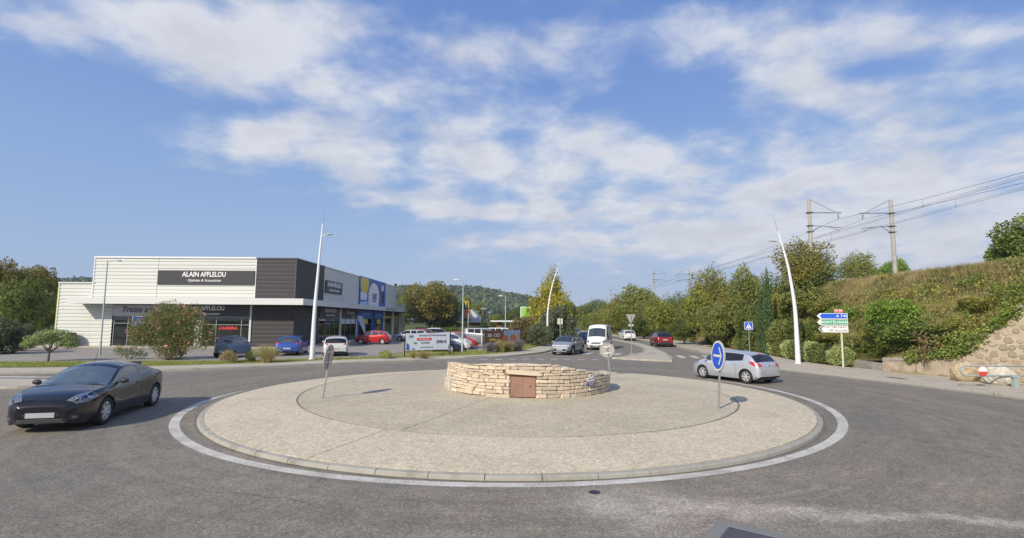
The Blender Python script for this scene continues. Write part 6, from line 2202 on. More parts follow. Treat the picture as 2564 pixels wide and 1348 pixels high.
# aerial and wipers
MB().tube([(.22, 0, 1.245), (.02, 0, 1.62)], .006, 4).obj('aerial', M['plastic'], blackcar.t)
MB().box((.19, -.02, 1.235), (.26, .02, 1.265)).obj('aerial_base', M['plastic'], blackcar.t)
for (y0, y1) in ((.02, .52), (-.60, -.08)):
    blackcar.strip([(.98, y0 + (y1 - y0) * k / 6, .93 + .0 * k) for k in range(7)], .025, 'plastic', 'wiper', off=.015)
blackcar.strip([(1.05, y, .87) for y in [-.68 + .136 * k for k in range(11)]], .05, 'plastic', 'cowl', off=.006)
person((cpos.x + .30, cpos.y + .25, .36), PI / 2 - 2.897, M['shirt2'], 'driver in a dark top inside the black coupe', 1.12)

# --- the silver hatchback
F = 2.01
sil = hatch_spec(side=[(.02, 1.00), (-1.18, -.04)], chrome_handles=True, crown=.075, rim='rim', spokes=6, style='twin', rw=.325, arch=.37, W=1.74, H=1.48, glass='car_glass', glass_rear='car_glass_dark', dark_rear=True,
    parts=[('b', 'taillight', 'tail', [(-F + .06, .46, .84), (-F + .08, .56, .95), (-F + .20, .74, 1.00), (-F + .52, .82, 1.03), (-F + .46, .83, .94), (-F + .24, .78, .82), (-F + .10, .64, .79)], .010),
           ('s', 'rear_bumper_trim', 'trim_grey', [(-F, .52, .34), (-F, -.52, .34), (-F + .02, -.48, .27), (-F + .02, .48, .27)]),
           ('s', 'number_plate', 'plate', [(-F, .26, .58), (-F, -.26, .58), (-F, -.26, .47), (-F, .26, .47)], .012),
           ('s', 'badge', 'chrome', [(-F + .05, .05, .90), (-F + .05, -.05, .90), (-F + .05, -.05, .80), (-F + .05, .05, .80)], .012),
           ('b', 'headlight', 'lamp_glass', [(F - .42, .80, .76), (F - .62, .80, .83), (F - .35, .66, .80), (F - .14, .50, .70), (F - .20, .62, .66)], .008),
           ('s', 'grille', 'plastic', [(F, .40, .50), (F, -.40, .50), (F, -.34, .36), (F, .34, .36)]),
           ('b', 'wheel_arch_lip', 'trim_grey', [(-F + .02, .74, .30), (-F + .16, .80, .34), (-F + .28, .84, .30), (-F + .2, .82, .26)]),
           ('s', 'brake_light', 'tail', [(-F + .55, .12, 1.42), (-F + .55, -.12, 1.42), (-F + .50, -.12, 1.38), (-F + .50, .12, 1.38)], .02)])
fw, rw_ = G(1765, 944), G(1869, 958)
hd = Vector((fw.x - rw_.x, fw.y - rw_.y)).normalized()
hd = Vector((-.50, .866))
mid = (fw + rw_) / 2
nrm_r = Vector((hd.y, -hd.x))       # to the right of travel
spos = mid + Vector((nrm_r.x * .80, nrm_r.y * .80, 0)) + Vector((hd.x, hd.y, 0)) * -.08
silver = Car('hatchback', sil, (11.05, 25.86, 0), -.498, 'silver five-door hatchback rounding the island behind the blue arrow sign', 'car', car_paint('silver_car_paint', (.58, .60, .64), .55, .34))

def small_parts(F, rear=True, z=.86, tail='tail', plate=True):
    return [('b', 'taillight', tail, [(-F + .08, .52, z), (-F + .10, .60, z + .12), (-F + .22, .78, z + .14), (-F + .36, .82, z + .08), (-F + .16, .74, z - .02)], .010),
            ('s', 'number_plate', 'plate', [(-F, .26, .62), (-F, -.26, .62), (-F, -.26, .50), (-F, .26, .50)], .012),
            ('s', 'front_plate', 'plate', [(F, .26, .42), (F, -.26, .42), (F, -.26, .32), (F, .26, .32)], .02),
            ('s', 'rear_valance', 'plastic', [(-F, .60, .38), (-F, -.60, .38), (-F + .03, -.55, .27), (-F + .03, .55, .27)]),
            ('b', 'headlight', 'lamp_glass', [(F - .38, .78, .74), (F - .55, .80, .80), (F - .30, .62, .78), (F - .12, .48, .68), (F - .16, .60, .62)], .008),
            ('s', 'grille', 'plastic', [(F, .46, .50), (F, -.46, .50), (F, -.38, .30), (F, .38, .30)])]

# --- grey crossover leading the van
F = 2.175
kona = hatch_spec(L=4.35, W=1.83, H=1.58, rw=.345, arch=.40, tw=.22, clad=.40, spokes=5, rim='rim', glass='car_glass', roofmat='plastic',
    parts=[('s', 'light_bar', 'sign_white', [(F - .22, .80, .86), (F - .12, .40, .84), (F - .10, 0, .84), (F - .12, -.40, .84), (F - .22, -.80, .86), (F - .18, -.80, .82), (F - .08, 0, .80), (F - .18, .80, .82)], .012),
           ('s', 'grille', 'plastic', [(F, .52, .56), (F, -.52, .56), (F, -.60, .34), (F, .60, .34)]),
           ('b', 'headlight', 'lamp_glass', [(F - .14, .80, .62), (F - .04, .66, .60), (F - .04, .66, .46), (F - .14, .80, .46)], .012),
           ('s', 'number_plate', 'plate', [(F, .27, .50), (F, -.27, .50), (F, -.27, .40), (F, .27, .40)], .02),
           ('b', 'taillight', 'tail', [(-F + .08, .52, .9), (-F + .10, .60, .98), (-F + .22, .78, .98), (-F + .16, .74, .88)])])
kp = G(1428, 888)
Car('crossover_car', kona, (kp.x - .1, kp.y + .9, 0), az_of(-.42, -.91), 'grey-silver crossover with black wheel arches entering ahead of the white van', 'car', car_paint('grey_car_paint', (.36, .37, .40), .45, .38))

# --- white van
F = 2.75
van = dict(L=5.5, W=2.05, H=2.48, xf=F - .92, xr=-F + 1.0, rw=.34, arch=.40, tw=.23, van=True,
    top=[(-F, 2.30), (-F + .06, 2.40), (-F + .4, 2.47), (0, 2.49), (F - 1.75, 2.47), (F - 1.45, 2.36), (F - 1.22, 2.06), (F - .95, 1.62), (F - .74, 1.30), (F - .62, 1.22), (F - .25, 1.06), (F - .06, .90), (F, .70)],
    belt=[(-F, 1.2), (-F + .1, 1.28), (F - 1.3, 1.26), (F - .78, 1.15), (F - .35, .98), (F - .1, .80), (F, .60)],
    plan=[(-F, .93), (-F + .1, .985), (-F + .4, 1.0), (F - 1.2, 1.0), (F - .5, .96), (F - .18, .87), (F - .04, .74), (F, .66)],
    bot=[(-F, .42), (-F + .2, .34), (F - .4, .26), (F, .26)],
    ws=(F - .76, F - 1.27), rg=(-F - 1, -F - .9), side=[(F - 2.15, F - .98)], doors=[F - 1.0, F - 2.2, -F + 1.9], handles=[F - 2.0],
    tumble=.10, crown=.13, spokes=6, rim='rim', mirror='plastic', mh=.16, mx=F - 1.12,
    parts=[('s', 'grille', 'trim_grey', [(F, .52, .80), (F, -.52, .80), (F, -.42, .60), (F, .42, .60)]),
           ('s', 'grille_bar', 'chrome', [(F, .46, .72), (F, -.46, .72), (F, -.45, .695), (F, .45, .695)], .02),
           ('s', 'bumper', 'trim_grey', [(F - .10, .92, .54), (F + .02, .5, .50), (F + .02, -.5, .50), (F - .10, -.92, .54), (F - .10, -.92, .30), (F, -.5, .26), (F, .5, .26), (F - .10, .92, .30)], .012),
           ('s', 'number_plate', 'plate', [(F, .27, .50), (F, -.27, .50), (F, -.27, .40), (F, .27, .40)], .035),
           ('b', 'headlight', 'lamp_glass', [(F - .20, .86, .78), (F - .42, .94, 1.02), (F - .30, .78, 1.0), (F - .08, .58, .78), (F - .10, .70, .68)], .012),
           ('s', 'badge', 'chrome', [(F - .02, .05, .95), (F - .02, -.05, .95), (F - .02, -.05, .85), (F - .02, .05, .85)], .02),
           ('b', 'side_moulding', 'trim_grey', [(F - 1.4, 1.0, .62), (-F + 1.5, 1.0, .62), (-F + 1.5, 1.0, .54), (F - 1.4, 1.0, .54)])])
vp = Vector((9.0, 52.8, 0))
vh = Vector((-.30, -.954))
vanc = Car('delivery_van', van, vp, az_of(vh.x, vh.y), 'white high-roof delivery van waiting behind the grey crossover', 'van', car_paint('white_van_paint', (.80, .80, .79), .0, .40))
fo = vp + Vector((vh.x, vh.y, 0)) * 1.0
person((fo.x + .42, fo.y + .1, 1.0), math.atan2(vh.y, vh.x), M['shirt'], 'driver in a grey-green shirt at the wheel of the white van', 1.0)

# --- red sport utility, rear view
F = 2.22
suv = hatch_spec(L=4.44, W=1.84, H=1.63, rw=.35, arch=.405, tw=.23, clad=.42, rim='rim_dark', spokes=5, glass='car_glass_dark', roofmat='plastic',
    parts=[('b', 'taillight', 'plastic', [(-F + .10, .42, .98), (-F + .10, .42, 1.10), (-F + .22, .80, 1.12), (-F + .34, .86, 1.06), (-F + .2, .80, .96)], .012),
           ('b', 'taillight', 'tail', [(-F + .10, .52, 1.0), (-F + .10, .52, 1.07), (-F + .22, .80, 1.08), (-F + .2, .80, .99)], .016),
           ('s', 'number_plate', 'plate', [(-F, .27, .86), (-F, -.27, .86), (-F, -.27, .75), (-F, .27, .75)], .016),
           ('s', 'rear_bumper', 'plastic', [(-F, .84, .58), (-F, -.84, .58), (-F, -.84, .32), (-F, .84, .32)], .012),
           ('b', 'exhaust_trim', 'chrome', [(-F, .60, .36), (-F, .34, .36), (-F, .34, .31), (-F, .60, .31)], .02)])
rp_ = G(1660, 869)
Car('sport_utility_car', suv, (rp_.x + .25, rp_.y + 1.6, 0), az_of(.06, 1.0), 'red sport utility car leaving between the splitter and the hedge', 'car', car_paint('deep_red_paint', (.30, .014, .018), .35, .35))

# --- parked cars
# tiny blue-grey two-seater
F = 1.205
ami = dict(L=2.41, W=1.39, H=1.52, xf=F - .36, xr=-F + .33, rw=.245, arch=.285, tw=.16,
    top=[(-F, .70), (-F + .05, .92), (-F + .14, 1.0), (-F + .38, 1.38), (-F + .55, 1.47), (0, 1.52), (.35, 1.50), (.58, 1.38), (.80, 1.08), (.92, .95), (F - .12, .86), (F - .04, .74), (F, .60)],
    belt=[(-F, .66), (-F + .12, .93), (-.2, .95), (.6, .93), (F - .2, .84), (F - .04, .70), (F, .55)],
    plan=[(-F, .74), (-F + .08, .90), (-F + .3, 1.0), (F - .3, 1.0), (F - .08, .90), (F, .74)],
    bot=[(-F, .34), (-F + .1, .24), (F - .1, .24), (F, .34)],
    ws=(.84, .50), rg=(-F + .15, -F + .40), side=[(.10, .70), (-.55, .02)], doors=[.70, -.50], handles=[-.35], tumble=.22, crown=.07,
    spokes=6, rim='trim_grey', glass='car_glass', roofmat='trim_grey', mirror='plastic',
    parts=[('b', 'taillight', 'tail', [(-F + .02, .42, .73), (-F + .02, .52, .73), (-F + .03, .52, .63), (-F + .03, .42, .63)], .012),
           ('s', 'number_plate', 'plate', [(-F, .20, .50), (-F, -.10, .50), (-F, -.10, .36), (-F, .20, .36)], .012),
           ('s', 'rear_bumper', 'amib', [(-F, .52, .52), (-F, -.52, .52), (-F, -.50, .30), (-F, .50, .30)], .008),
           ('b', 'headlight', 'lamp_glass', [(F - .02, .46, .66), (F - .02, .56, .66), (F - .04, .56, .56), (F - .03, .46, .56)])])
M['amib'] = simple('blue_grey_plastic', (.10, .14, .19), .6)
apos = G(566, 902); 
Car('microcar', ami, (-20.0, 37.2, .135), az_of(.14, .99), 'tiny blue-grey two-seat car parked at the left beside the flowering shrub', 'car', car_paint('blue_grey_paint', (.15, .21, .29), .0, .5))
F = 2.15
bl = hatch_spec(L=4.3, W=1.79, H=1.46, parts=small_parts(F, z=.86), glass='car_glass', rim='rim', spokes=5)
Car('hatchback', bl, (-17.0, 40.2, .135), az_of(-.21, .98), 'bright blue hatchback parked behind the tan bush', 'car', car_paint('blue_car_paint', (.025, .085, .36), .4, .35), group=None)
F = 2.2
wh = hatch_spec(L=4.4, W=1.82, H=1.46, parts=small_parts(F, z=.84) + [('s', 'spoiler', 'plastic', [(-F + .22, .60, 1.04), (-F + .22, -.60, 1.04), (-F + .16, -.62, .95), (-F + .16, .62, .95)], .014)], glass='car_glass_dark', rim='rim', spokes=5)
Car('hatchback', wh, (-13.55, 40.0, .135), az_of(-.30, .95), 'pearl white hatchback parked behind the tall white lamp column', 'car', car_paint('pearl_paint', (.62, .62, .60), .2, .38))
F = 1.92
sw = hatch_spec(L=3.84, W=1.73, H=1.50, parts=small_parts(F, z=.88), glass='car_glass', rim='rim', spokes=8, rw=.30)
Car('hatchback', sw, (-15.25, 57.0, .135), az_of(-1.0, .06), 'small bright red hatchback parked before the blue shopfront', 'car', car_paint('red_car_paint', (.42, .012, .014), .2, .35))
F = 2.3
sd = hatch_spec(L=4.6, W=1.83, H=1.46, parts=small_parts(F, z=.88), glass='car_glass_dark', rim='rim')
Car('saloon_car', sd, (-12.6, 65.2, .135), az_of(-1.0, .03), 'silver car parked between the red hatchback and the banner', 'car', car_paint('silver_paint_dusty', (.42, .43, .45), .4, .4))
F = 2.0
r3 = hatch_spec(L=4.0, W=1.76, H=1.50, parts=small_parts(F), glass='car_glass_dark', rim='rim')
Car('hatchback', r3, (-11.9, 70.0, .135), az_of(1.0, .0), 'red car showing over the banner in the row behind', 'car', car_paint('red_car_paint2', (.42, .03, .02), .2, .4))
bk = hatch_spec(L=4.2, W=1.8, H=1.55, parts=small_parts(2.1), glass='car_glass_dark', rim='rim', roofmat='lamp_head')
Car('hatchback', bk, (-10.6, 73.5, .135), az_of(1.0, -.05), 'black car with a pale windscreen beyond the red one near the hedge', 'car', car_paint('black_paint2', (.02, .02, .022), .2, .4))
F = 2.0
nv = hatch_spec(parts=small_parts(F), glass='car_glass', rim='rim', spokes=6)
Car('hatchback', nv, (-6.15, 43.9, .135), az_of(.99, -.10), 'dark navy hatchback nosing out from behind the battery banner', 'car', car_paint('navy_paint', (.02, .028, .055), .35, .35))
mpv = hatch_spec(L=4.2, W=1.8, H=1.56, parts=small_parts(2.1), glass='car_glass', rim='rim', spokes=5,
                 ws=(1.42, .55))
Car('hatchback', mpv, (-5.75, 47.7, .135), az_of(.99, -.08), 'white hatchback parked just behind the navy one', 'car', car_paint('white_paint', (.74, .75, .76), .05, .4))
Car('hatchback', mpv, (-5.35, 50.6, .135), az_of(.99, -.08), 'orange-red hatchback parked behind the white one by the green post', 'car', car_paint('orange_red_paint', (.50, .035, .02), .1, .4))
F = 2.2
kg = hatch_spec(L=4.4, W=1.85, H=1.80, parts=small_parts(F, z=1.0), glass='car_glass_dark', rim='rim_dark', tumble=.16, crown=.06, ws=(1.25, .72))
kg['top'] = [(-F, .7), (-F + .03, 1.2), (-F + .08, 1.62), (-F + .2, 1.76), (-.3, 1.80), (.5, 1.78), (.85, 1.62), (1.25, 1.18), (1.38, 1.08), (F - .3, .92), (F - .06, .7), (F, .55)]
Car('people_carrier', kg, (-3.3, 59.5, .135), az_of(.97, -.2), 'dark grey people carrier parked behind the green sign post', 'car', car_paint('dark_silver_paint', (.22, .225, .24), .4, .4))
Car('people_carrier', kg, (-1.0, 63.0, .135), az_of(.97, -.2), 'white people carrier parked behind the pizza banner', 'car', car_paint('white_paint2', (.72, .72, .72), .05, .4))
Car('hatchback', mpv, (.8, 66.0, .135), az_of(.97, -.1), 'pale car at the far end of the car park row', 'car', car_paint('pale_paint', (.55, .57, .58), .2, .4))
# cars far down the approach road
Car('hatchback', nv, (9.35, 65.0, 0), az_of(-.12, -.99), 'dark blue car queuing directly behind the van', 'car', car_paint('navy_paint2', (.025, .035, .08), .3, .4))
Car('hatchback', sw, (10.9, 88, 0), az_of(-.05, -1), 'grey-green car farther back in the queue', 'car', car_paint('grey_green_paint', (.20, .22, .22), .3, .4))
Car('people_carrier', kg, (11.5, 101, 0), az_of(.03, -1), 'distant dark car at the end of the queue', 'car', car_paint('dark_paint3', (.05, .06, .08), .3, .4))
Car('hatchback', mpv, (17.0, 76, 0), az_of(.0, 1.0), 'white car just visible past the right side of the van', 'car', car_paint('white_paint3', (.70, .70, .70), .05, .4))

# ------------------------------------------------------------------ vegetation
def leaf_quads(C, N, size, rng, aspect=.55, fold=True):
    """C centres, N outward hints; one pointed leaf (quad) each"""
    n = len(C)
    R = rng.normal(0, 1, (n, 3)); R /= np.linalg.norm(R, axis=1)[:, None]
    U = R + N * .25; U /= np.linalg.norm(U, axis=1)[:, None]
    T = np.cross(U, rng.normal(0, 1, (n, 3))); T /= np.maximum(np.linalg.norm(T, axis=1), 1e-6)[:, None]
    s = (size * rng.uniform(.6, 1.35, n))[:, None]
    a = C + U * s; b = C - U * s
    l = C + T * s * aspect; r = C - T * s * aspect
    return np.stack([a, l, b, r], 1)


def crown_mesh(name, lobes, n, size, mat, seed, hollow=.45, rough=.30, aspect=.55, zmin=None, extra=None):
    rng = np.random.default_rng(seed)
    L = np.array(lobes, float)
    wgt = (L[:, 3] * L[:, 4] + L[:, 3] * L[:, 5] + L[:, 4] * L[:, 5]); wgt /= wgt.sum()
    k = rng.choice(len(L), n, p=wgt)
    d = rng.normal(0, 1, (n, 3)); d /= np.linalg.norm(d, axis=1)[:, None]
    rad = hollow + (1 - hollow) * rng.random(n) ** .55
    # clumping: push radius by a lumpy direction function so that the outline is ragged
    ph = k * 1.7 + seed
    lump = (np.sin(d[:, 0] * 5.1 + ph) + np.sin(d[:, 1] * 5.7 + ph * 1.3) + np.sin(d[:, 2] * 6.3 + ph * .7)
            + .6 * np.sin(d[:, 0] * 13 + d[:, 2] * 11 + ph) + .6 * np.sin(d[:, 1] * 12 - d[:, 2] * 14 + ph * 2)) / 4.2
    rad = rad * (1 + rough * lump) + rng.normal(0, .035, n)
    C = L[k, :3] + d * L[k, 3:6] * rad[:, None]
    keep = lump > -.62 + .25 * rng.random(n)
    if zmin is not None: keep &= C[:, 2] > zmin
    C = C[keep]; d = d[keep]
    q = leaf_quads(C, d, size, rng, aspect)
    if extra is not None: q = np.concatenate([q, extra])
    return np_mesh(name, q, 4, mat)


def trunk_mesh(name, H, r, lobes, seed, mat=None, n_br=10, lean=0.0, stems=1):
    rr = random.Random(seed); mb = MB()
    for s in range(stems):
        ox = rr.uniform(-.12, .12) * (stems > 1) * 3; oy = rr.uniform(-.12, .12) * (stems > 1) * 3
        base = Vector((ox, oy, -.15)); fork = Vector((ox + lean * H * .5 + rr.uniform(-.1, .1) + ox * 1.5, oy * 2 + rr.uniform(-.1, .1), H))
        midp = base.lerp(fork, .5) + Vector((rr.uniform(-.08, .08), rr.uniform(-.08, .08), 0))
        mb.tube([base, base + Vector((0, 0, .25)), midp, fork], [r * 1.35, r, r * .85, r * .65], 8)
        sel = lobes if len(lobes) <= n_br else rr.sample(lobes, n_br)
        for lb in sel:
            if stems > 1 and rr.random() < .5: continue
            e = Vector(lb[:3]); st = base.lerp(fork, rr.uniform(.65, 1.0))
            m1 = st.lerp(e, .5) + Vector((rr.uniform(-.2, .2), rr.uniform(-.2, .2), rr.uniform(0, .25)))
            mb.tube([st, m1, e], [r * .5, r * .3, r * .10], 6, cap=False)
            for q_ in range(4):
                e2 = e + Vector((rr.uniform(-1, 1) * lb[3], rr.uniform(-1, 1) * lb[4], rr.uniform(-.5, 1) * lb[5])) * .8
                mb.tube([m1.lerp(e, .5), e2], [r * .16, r * .04], 4, cap=False)
    return mb.mesh(name, mat or M['bark'], smooth=True)


def lobes_round(W_, H0, H1, seed, n=9, flat=1.0):
    """lobes filling a crown of radius W_ between heights H0 and H1"""
    rr = random.Random(seed); out = []
    Hc = (H0 + H1) / 2; hh = (H1 - H0) / 2
    for i in range(n):
        a = 2 * PI * i / n * 1.618 * 2; u = ((i + .5) / n) * 2 - 1
        rad = math.sqrt(max(0, 1 - u * u)) * .62 * rr.uniform(.75, 1.15)
        s = rr.uniform(.34, .52)
        out.append((W_ * rad * math.cos(a), W_ * rad * math.sin(a), Hc + hh * u * .66, W_ * s, W_ * s, hh * s * 1.1 * flat))
    out.append((0, 0, Hc, W_ * .55, W_ * .55, hh * .65))
    return out

PROTO = {}
def tree_proto(key, W_, H0, H1, n, size, mat, seed, trunk_r=.2, nl=9, hollow=.45, rough=.3, aspect=.55, stems=1, lobes=None, n_br=8):
    lb = lobes or lobes_round(W_, H0, H1, seed, nl)
    PROTO[key] = (crown_mesh('crown', lb, n, size, mat, seed, hollow, rough, aspect),
                  trunk_mesh('trunk', max(H0 * 1.05, .3), trunk_r, lb, seed, n_br=n_br, stems=stems), W_, H1)

def plant(key, name, x, y, z, sc, rz, label, cat='tree', group=None, mats=None):
    cm, tmh, W_, H1 = PROTO[key]
    if not isinstance(sc, tuple): sc = (sc, sc, sc)
    t = empty(name, (x, y, z), rz, label, cat, group); t.scale = sc
    c = mobj('crown' if cat == 'tree' else 'foliage', cm, t)
    if mats:
        c.data = cm.copy(); c.data.materials[0] = mats
    mobj('trunk' if cat == 'tree' else 'stem', tmh, t)
    return t

def at_px(px, top, half_w, Y, base_z=0.0):
    """tree whose top is seen at (px, top): returns x, crown half width, height"""
    p = P(px, top, Y)
    return p.x, half_w * Y / FPX, p.z - base_z

def fit(key, name, px, top, hw, Y, rz, label, cat='tree', group=None, base=.12, mats=None, sy=1.0):
    x, w_, h = at_px(px, top, hw, Y, base)
    W0, H0_ = PROTO[key][2], PROTO[key][3]
    return plant(key, name, x, Y, base, (w_ / W0, w_ / W0 * sy, h / H0_), rz, label, cat, group, mats)

# prototypes, each about unit-like in metres
tree_proto('oak', 4.2, 1.6, 9.0, 15000, .155, M['oak'], 21, .26, 12)
tree_proto('oakdark', 4.2, .9, 9.0, 14000, .16, M['oak_dark'], 22, .26, 12)
tree_proto('mid', 3.0, 1.0, 7.0, 12000, .135, M['midgreen'], 23, .18, 11)
tree_proto('yel', 2.6, 1.5, 6.0, 10000, .13, M['yellowgreen'], 24, .14, 10, hollow=.4, rough=.35)
tree_proto('airy', 2.8, .8, 6.0, 6500, .11, M['scrub'], 25, .12, 13, hollow=.25, rough=.5, stems=3, n_br=13)
tree_proto('bushy', 2.0, .1, 3.2, 9000, .10, M['midgreen'], 26, .08, 9, stems=3)
tree_proto('greys', 2.2, .05, 3.4, 9000, .11, M['greyshrub'], 27, .08, 9, stems=3)
tree_proto('rustb', 1.9, .05, 3.4, 8000, .10, M['rusty'], 28, .08, 9, stems=3)
# narrow pointed lobes for the poplar-like tree
pop = []
rr = random.Random(31)
for i in range(15):
    a = rr.uniform(0, 2 * PI); q_ = rr.uniform(0, 1) ** .6 * 2.7
    hh = 9.6 * (1 - .40 * (q_ / 2.7) ** 1.5) * rr.uniform(.82, 1.0)
    pop.append((q_ * math.cos(a), q_ * math.sin(a), hh * .55 + .4, .85, .85, hh * .46))
pop.append((0, 0, 5.6, 1.0, 1.0, 4.6)); pop.append((0, 0, 3.4, 2.9, 2.9, 2.6))
tree_proto('poplar', 3.6, .8, 10.0, 20000, .13, M['poplar'], 31, .22, lobes=pop, hollow=.35, rough=.28, n_br=16)
cyp = [(0, 0, 1.2, .62, .62, 1.3), (0, 0, 2.8, .60, .60, 2.0), (.04, 0, 4.4, .42, .42, 2.0), (0, .03, 5.8, .22, .22, 1.5)]
tree_proto('cypress', .66, .1, 7.1, 7000, .085, M['cypress'], 33, .09, lobes=cyp, hollow=.5, rough=.16, aspect=.35)

# trees at the far left, in front of and beside the shop
tl = 'trees left of the shop'
fit('oak', 'oak_tree', 8, 652, 62, 57, .3, 'broad oak with yellowing leaves at the left edge of the view', group=tl)
fit('oak', 'oak_tree', 92, 668, 52, 60, 2.1, 'oak with a golden patch just left of the white wing', group=tl)
fit('oakdark', 'dark_tree', 60, 700, 62, 53, 1.2, 'dark tree standing in front of the two yellowing oaks', group=tl)
fit('oakdark', 'dark_tree', 128, 705, 34, 66, 3.2, 'dark tree partly hidden behind the corner of the white wing', group=tl)
fit('oak', 'oak_tree', -80, 640, 70, 55, 4.0, 'oak just outside the left edge of the view', group=tl)
for _i, (_x, _y, _s) in enumerate([(-62, 66, 1.0), (-72, 58, 1.05), (-84, 70, 1.1), (-98, 60, 1.0), (-112, 72, 1.15)]):
    plant(['oak', 'oakdark'][_i % 2], 'oak_tree', _x, _y, .12, _s, _i * 1.3, ['broad oak nearest the shop in the wood edge beyond the frame', 'dark tree second from the shop in the wood edge beyond the frame', 'middle oak of the wood edge beyond the frame', 'dark tree fourth from the shop in the wood edge beyond the frame', 'farthest oak of the wood edge beyond the frame'][_i], 'tree', 'wood edge beyond the left of the car park')
fit('greys', 'grey_shrub', -2, 800, 62, 38.5, .4, 'dull grey-green shrub at the left edge behind the olive tree', 'shrub')
fit('greys', 'grey_shrub', 62, 815, 28, 42, 2.4, 'smaller dull grey shrub behind the olive tree', 'shrub')
# olive-like tree on the verge
ol = [(-.75, 0, 1.5, .75, .7, .42), (.65, .1, 1.5, .85, .7, .45), (0, -.1, 1.75, .8, .7, .45), (-.35, .2, 1.95, .55, .5, .32), (.5, .2, 1.95, .5, .5, .32), (-1.15, 0, 1.2, .45, .5, .25), (1.2, 0, 1.2, .5, .5, .28)]
tree_proto('olive', 1.75, .9, 2.25, 5200, .075, M['olive'], 41, .075, lobes=ol, hollow=.15, rough=.45, aspect=.35, stems=1, n_br=7)
plant('olive', 'olive_tree', P(120, 905, 32.2).x, 32.2, .12, (.95, 1.0, .88), .2, 'small round olive-green tree on the left grass verge', 'tree')
# oleander with pink flowers
ole = [(-1.3, 0, 2.0, 1.1, 1.0, 1.3), (1.2, 0, 1.9, 1.2, 1.0, 1.2), (0, 0, 2.6, 1.3, 1.1, 1.2), (-.6, .2, 3.0, .9, .9, .8), (.8, .1, 2.9, .9, .9, .8), (0, 0, 1.2, 1.2, 1.1, 1.1), (1.9, 0, 1.6, .7, .7, .9), (-1.9, .1, 1.7, .6, .7, .8), (.2, -.2, .6, .8, .8, .6)]
tree_proto('oleander', 2.6, .2, 3.85, 16000, .085, M['oleander'], 43, .05, lobes=ole, hollow=.3, rough=.35, aspect=.24, stems=5, n_br=9)
g_ = P(432, 905, 34.3)
olt = plant('oleander', 'oleander_shrub', g_.x - .15, 34.3, .12, (1.10, .95, 1.0), .1, 'big oleander shrub with pink flowers in front of the shop', 'shrub')
rng = np.random.default_rng(77)
fl = []
for i in range(42):
    lb = ole[rng.integers(0, 8)]; d = rng.normal(0, 1, 3); d[1] -= .6; d[2] += .35; d /= np.linalg.norm(d)
    c = np.array(lb[:3]) + d * np.array(lb[3:6]) * rng.uniform(.95, 1.12)
    m_ = rng.integers(3, 9)
    C = c + rng.normal(0, .06, (m_, 3)); fl.append(leaf_quads(C, np.tile(d, (m_, 1)), .055, rng, .8))
mobj('blossom', np_mesh('blossom', np.concatenate(fl), 4, M['flower']), olt)
lowl = [(0, 0, .45, .55, .5, .4), (.6, 0, .35, .5, .4, .3), (-.5, 0, .6, .35, .3, .35)]
tree_proto('sprig', 1.0, .05, .9, 900, .07, M['oleander'], 44, .02, lobes=lowl, hollow=.1, rough=.5, aspect=.25, stems=3)
sp_ = plant('sprig', 'oleander_shoots', g_.x - 3.0, 34.4, .12, 1.1, .4, 'loose low flowering shoots left of the big oleander', 'shrub')
mobj('blossom', np_mesh('blossom', leaf_quads(np.array([[-.5, -.2, .85], [-.45, -.2, .8], [-.55, -.15, .75], [.3, -.2, .6], [-.6, -.2, .5], [0, -.2, .7], [-.4, -.2, .4]]), np.tile([0, -1, 0], (7, 1)).astype(float), .07, rng, .8), 4, M['flower']), sp_)

# verge shrubs, left to right
def tuft_mesh(name, n, H_, R_, wid, mat, seed, arch=.5, up=.3, segs=3):
    """arching blades or stems from one root"""
    rg = np.random.default_rng(seed); Q = []
    for i in range(n):
        a = rg.uniform(0, 2 * PI); lean = rg.uniform(.05, 1) ** .8; h = H_ * rg.uniform(.6, 1.05); r = R_ * lean
        b0 = np.array([rg.normal(0, R_ * .12), rg.normal(0, R_ * .12), 0])
        dirv = np.array([math.cos(a), math.sin(a), 0]); sd = np.array([-math.sin(a), math.cos(a), 0]) * wid
        prev = None
        for s in range(segs + 1):
            u = s / segs
            p = b0 + dirv * r * (u ** (1 + arch)) + np.array([0, 0, h * (u - up * lean * u * u)])
            w_ = sd * (1 - .8 * u)
            if prev is not None: Q.append([prev[0] - prev[1], prev[0] + prev[1], p + w_, p - w_])
            prev = (p, w_)
    return np_mesh(name, np.array(Q), 4, mat)

def shrub(name, x, y, w_, h, mat, seed, label, n=2600, size=.045, kind='round', z=.13, group=None):
    t = empty(name, (x, y, z), 0, label, 'shrub', group)
    if kind == 'round':
        lb = lobes_round(w_ / 2, .02, h, seed, 7)
        mobj('foliage', crown_mesh('foliage', lb, n, size, mat, seed, .3, .3, .4, zmin=0.0), t)
    else:
        lb = lobes_round(w_ / 2, h * .15, h, seed, 6)
        mobj('foliage', crown_mesh('foliage', lb, n // 3, size * .8, mat, seed, .3, .3, .3, zmin=0.0), t)
        mobj('stem', tuft_mesh('stem', int(n / 9), h * 1.02, w_ * .55, .012, mat, seed, .4, .25), t)
    return t
def gx(px, py): return G(px, py, .13)
q_ = gx(572, 908); shrub('low_shrub', q_.x, q_.y, 1.5, .80, M['brownshrub'], 1, 'small brown low shrub before the rear of the microcar', 2600)
q_ = gx(624, 906)
t = empty('yucca_plant', (q_.x, q_.y + .2, .13), 0, 'spiky yucca with a dry skirt between the brown and the tan shrubs', 'plant')
mobj('leaves', tuft_mesh('leaves', 240, .95, .75, .018, M['yucca'], 5, .3, .35), t)
mobj('dry_skirt', tuft_mesh('dry_skirt', 160, .35, .65, .018, M['drystem'], 6, .6, .8), t)
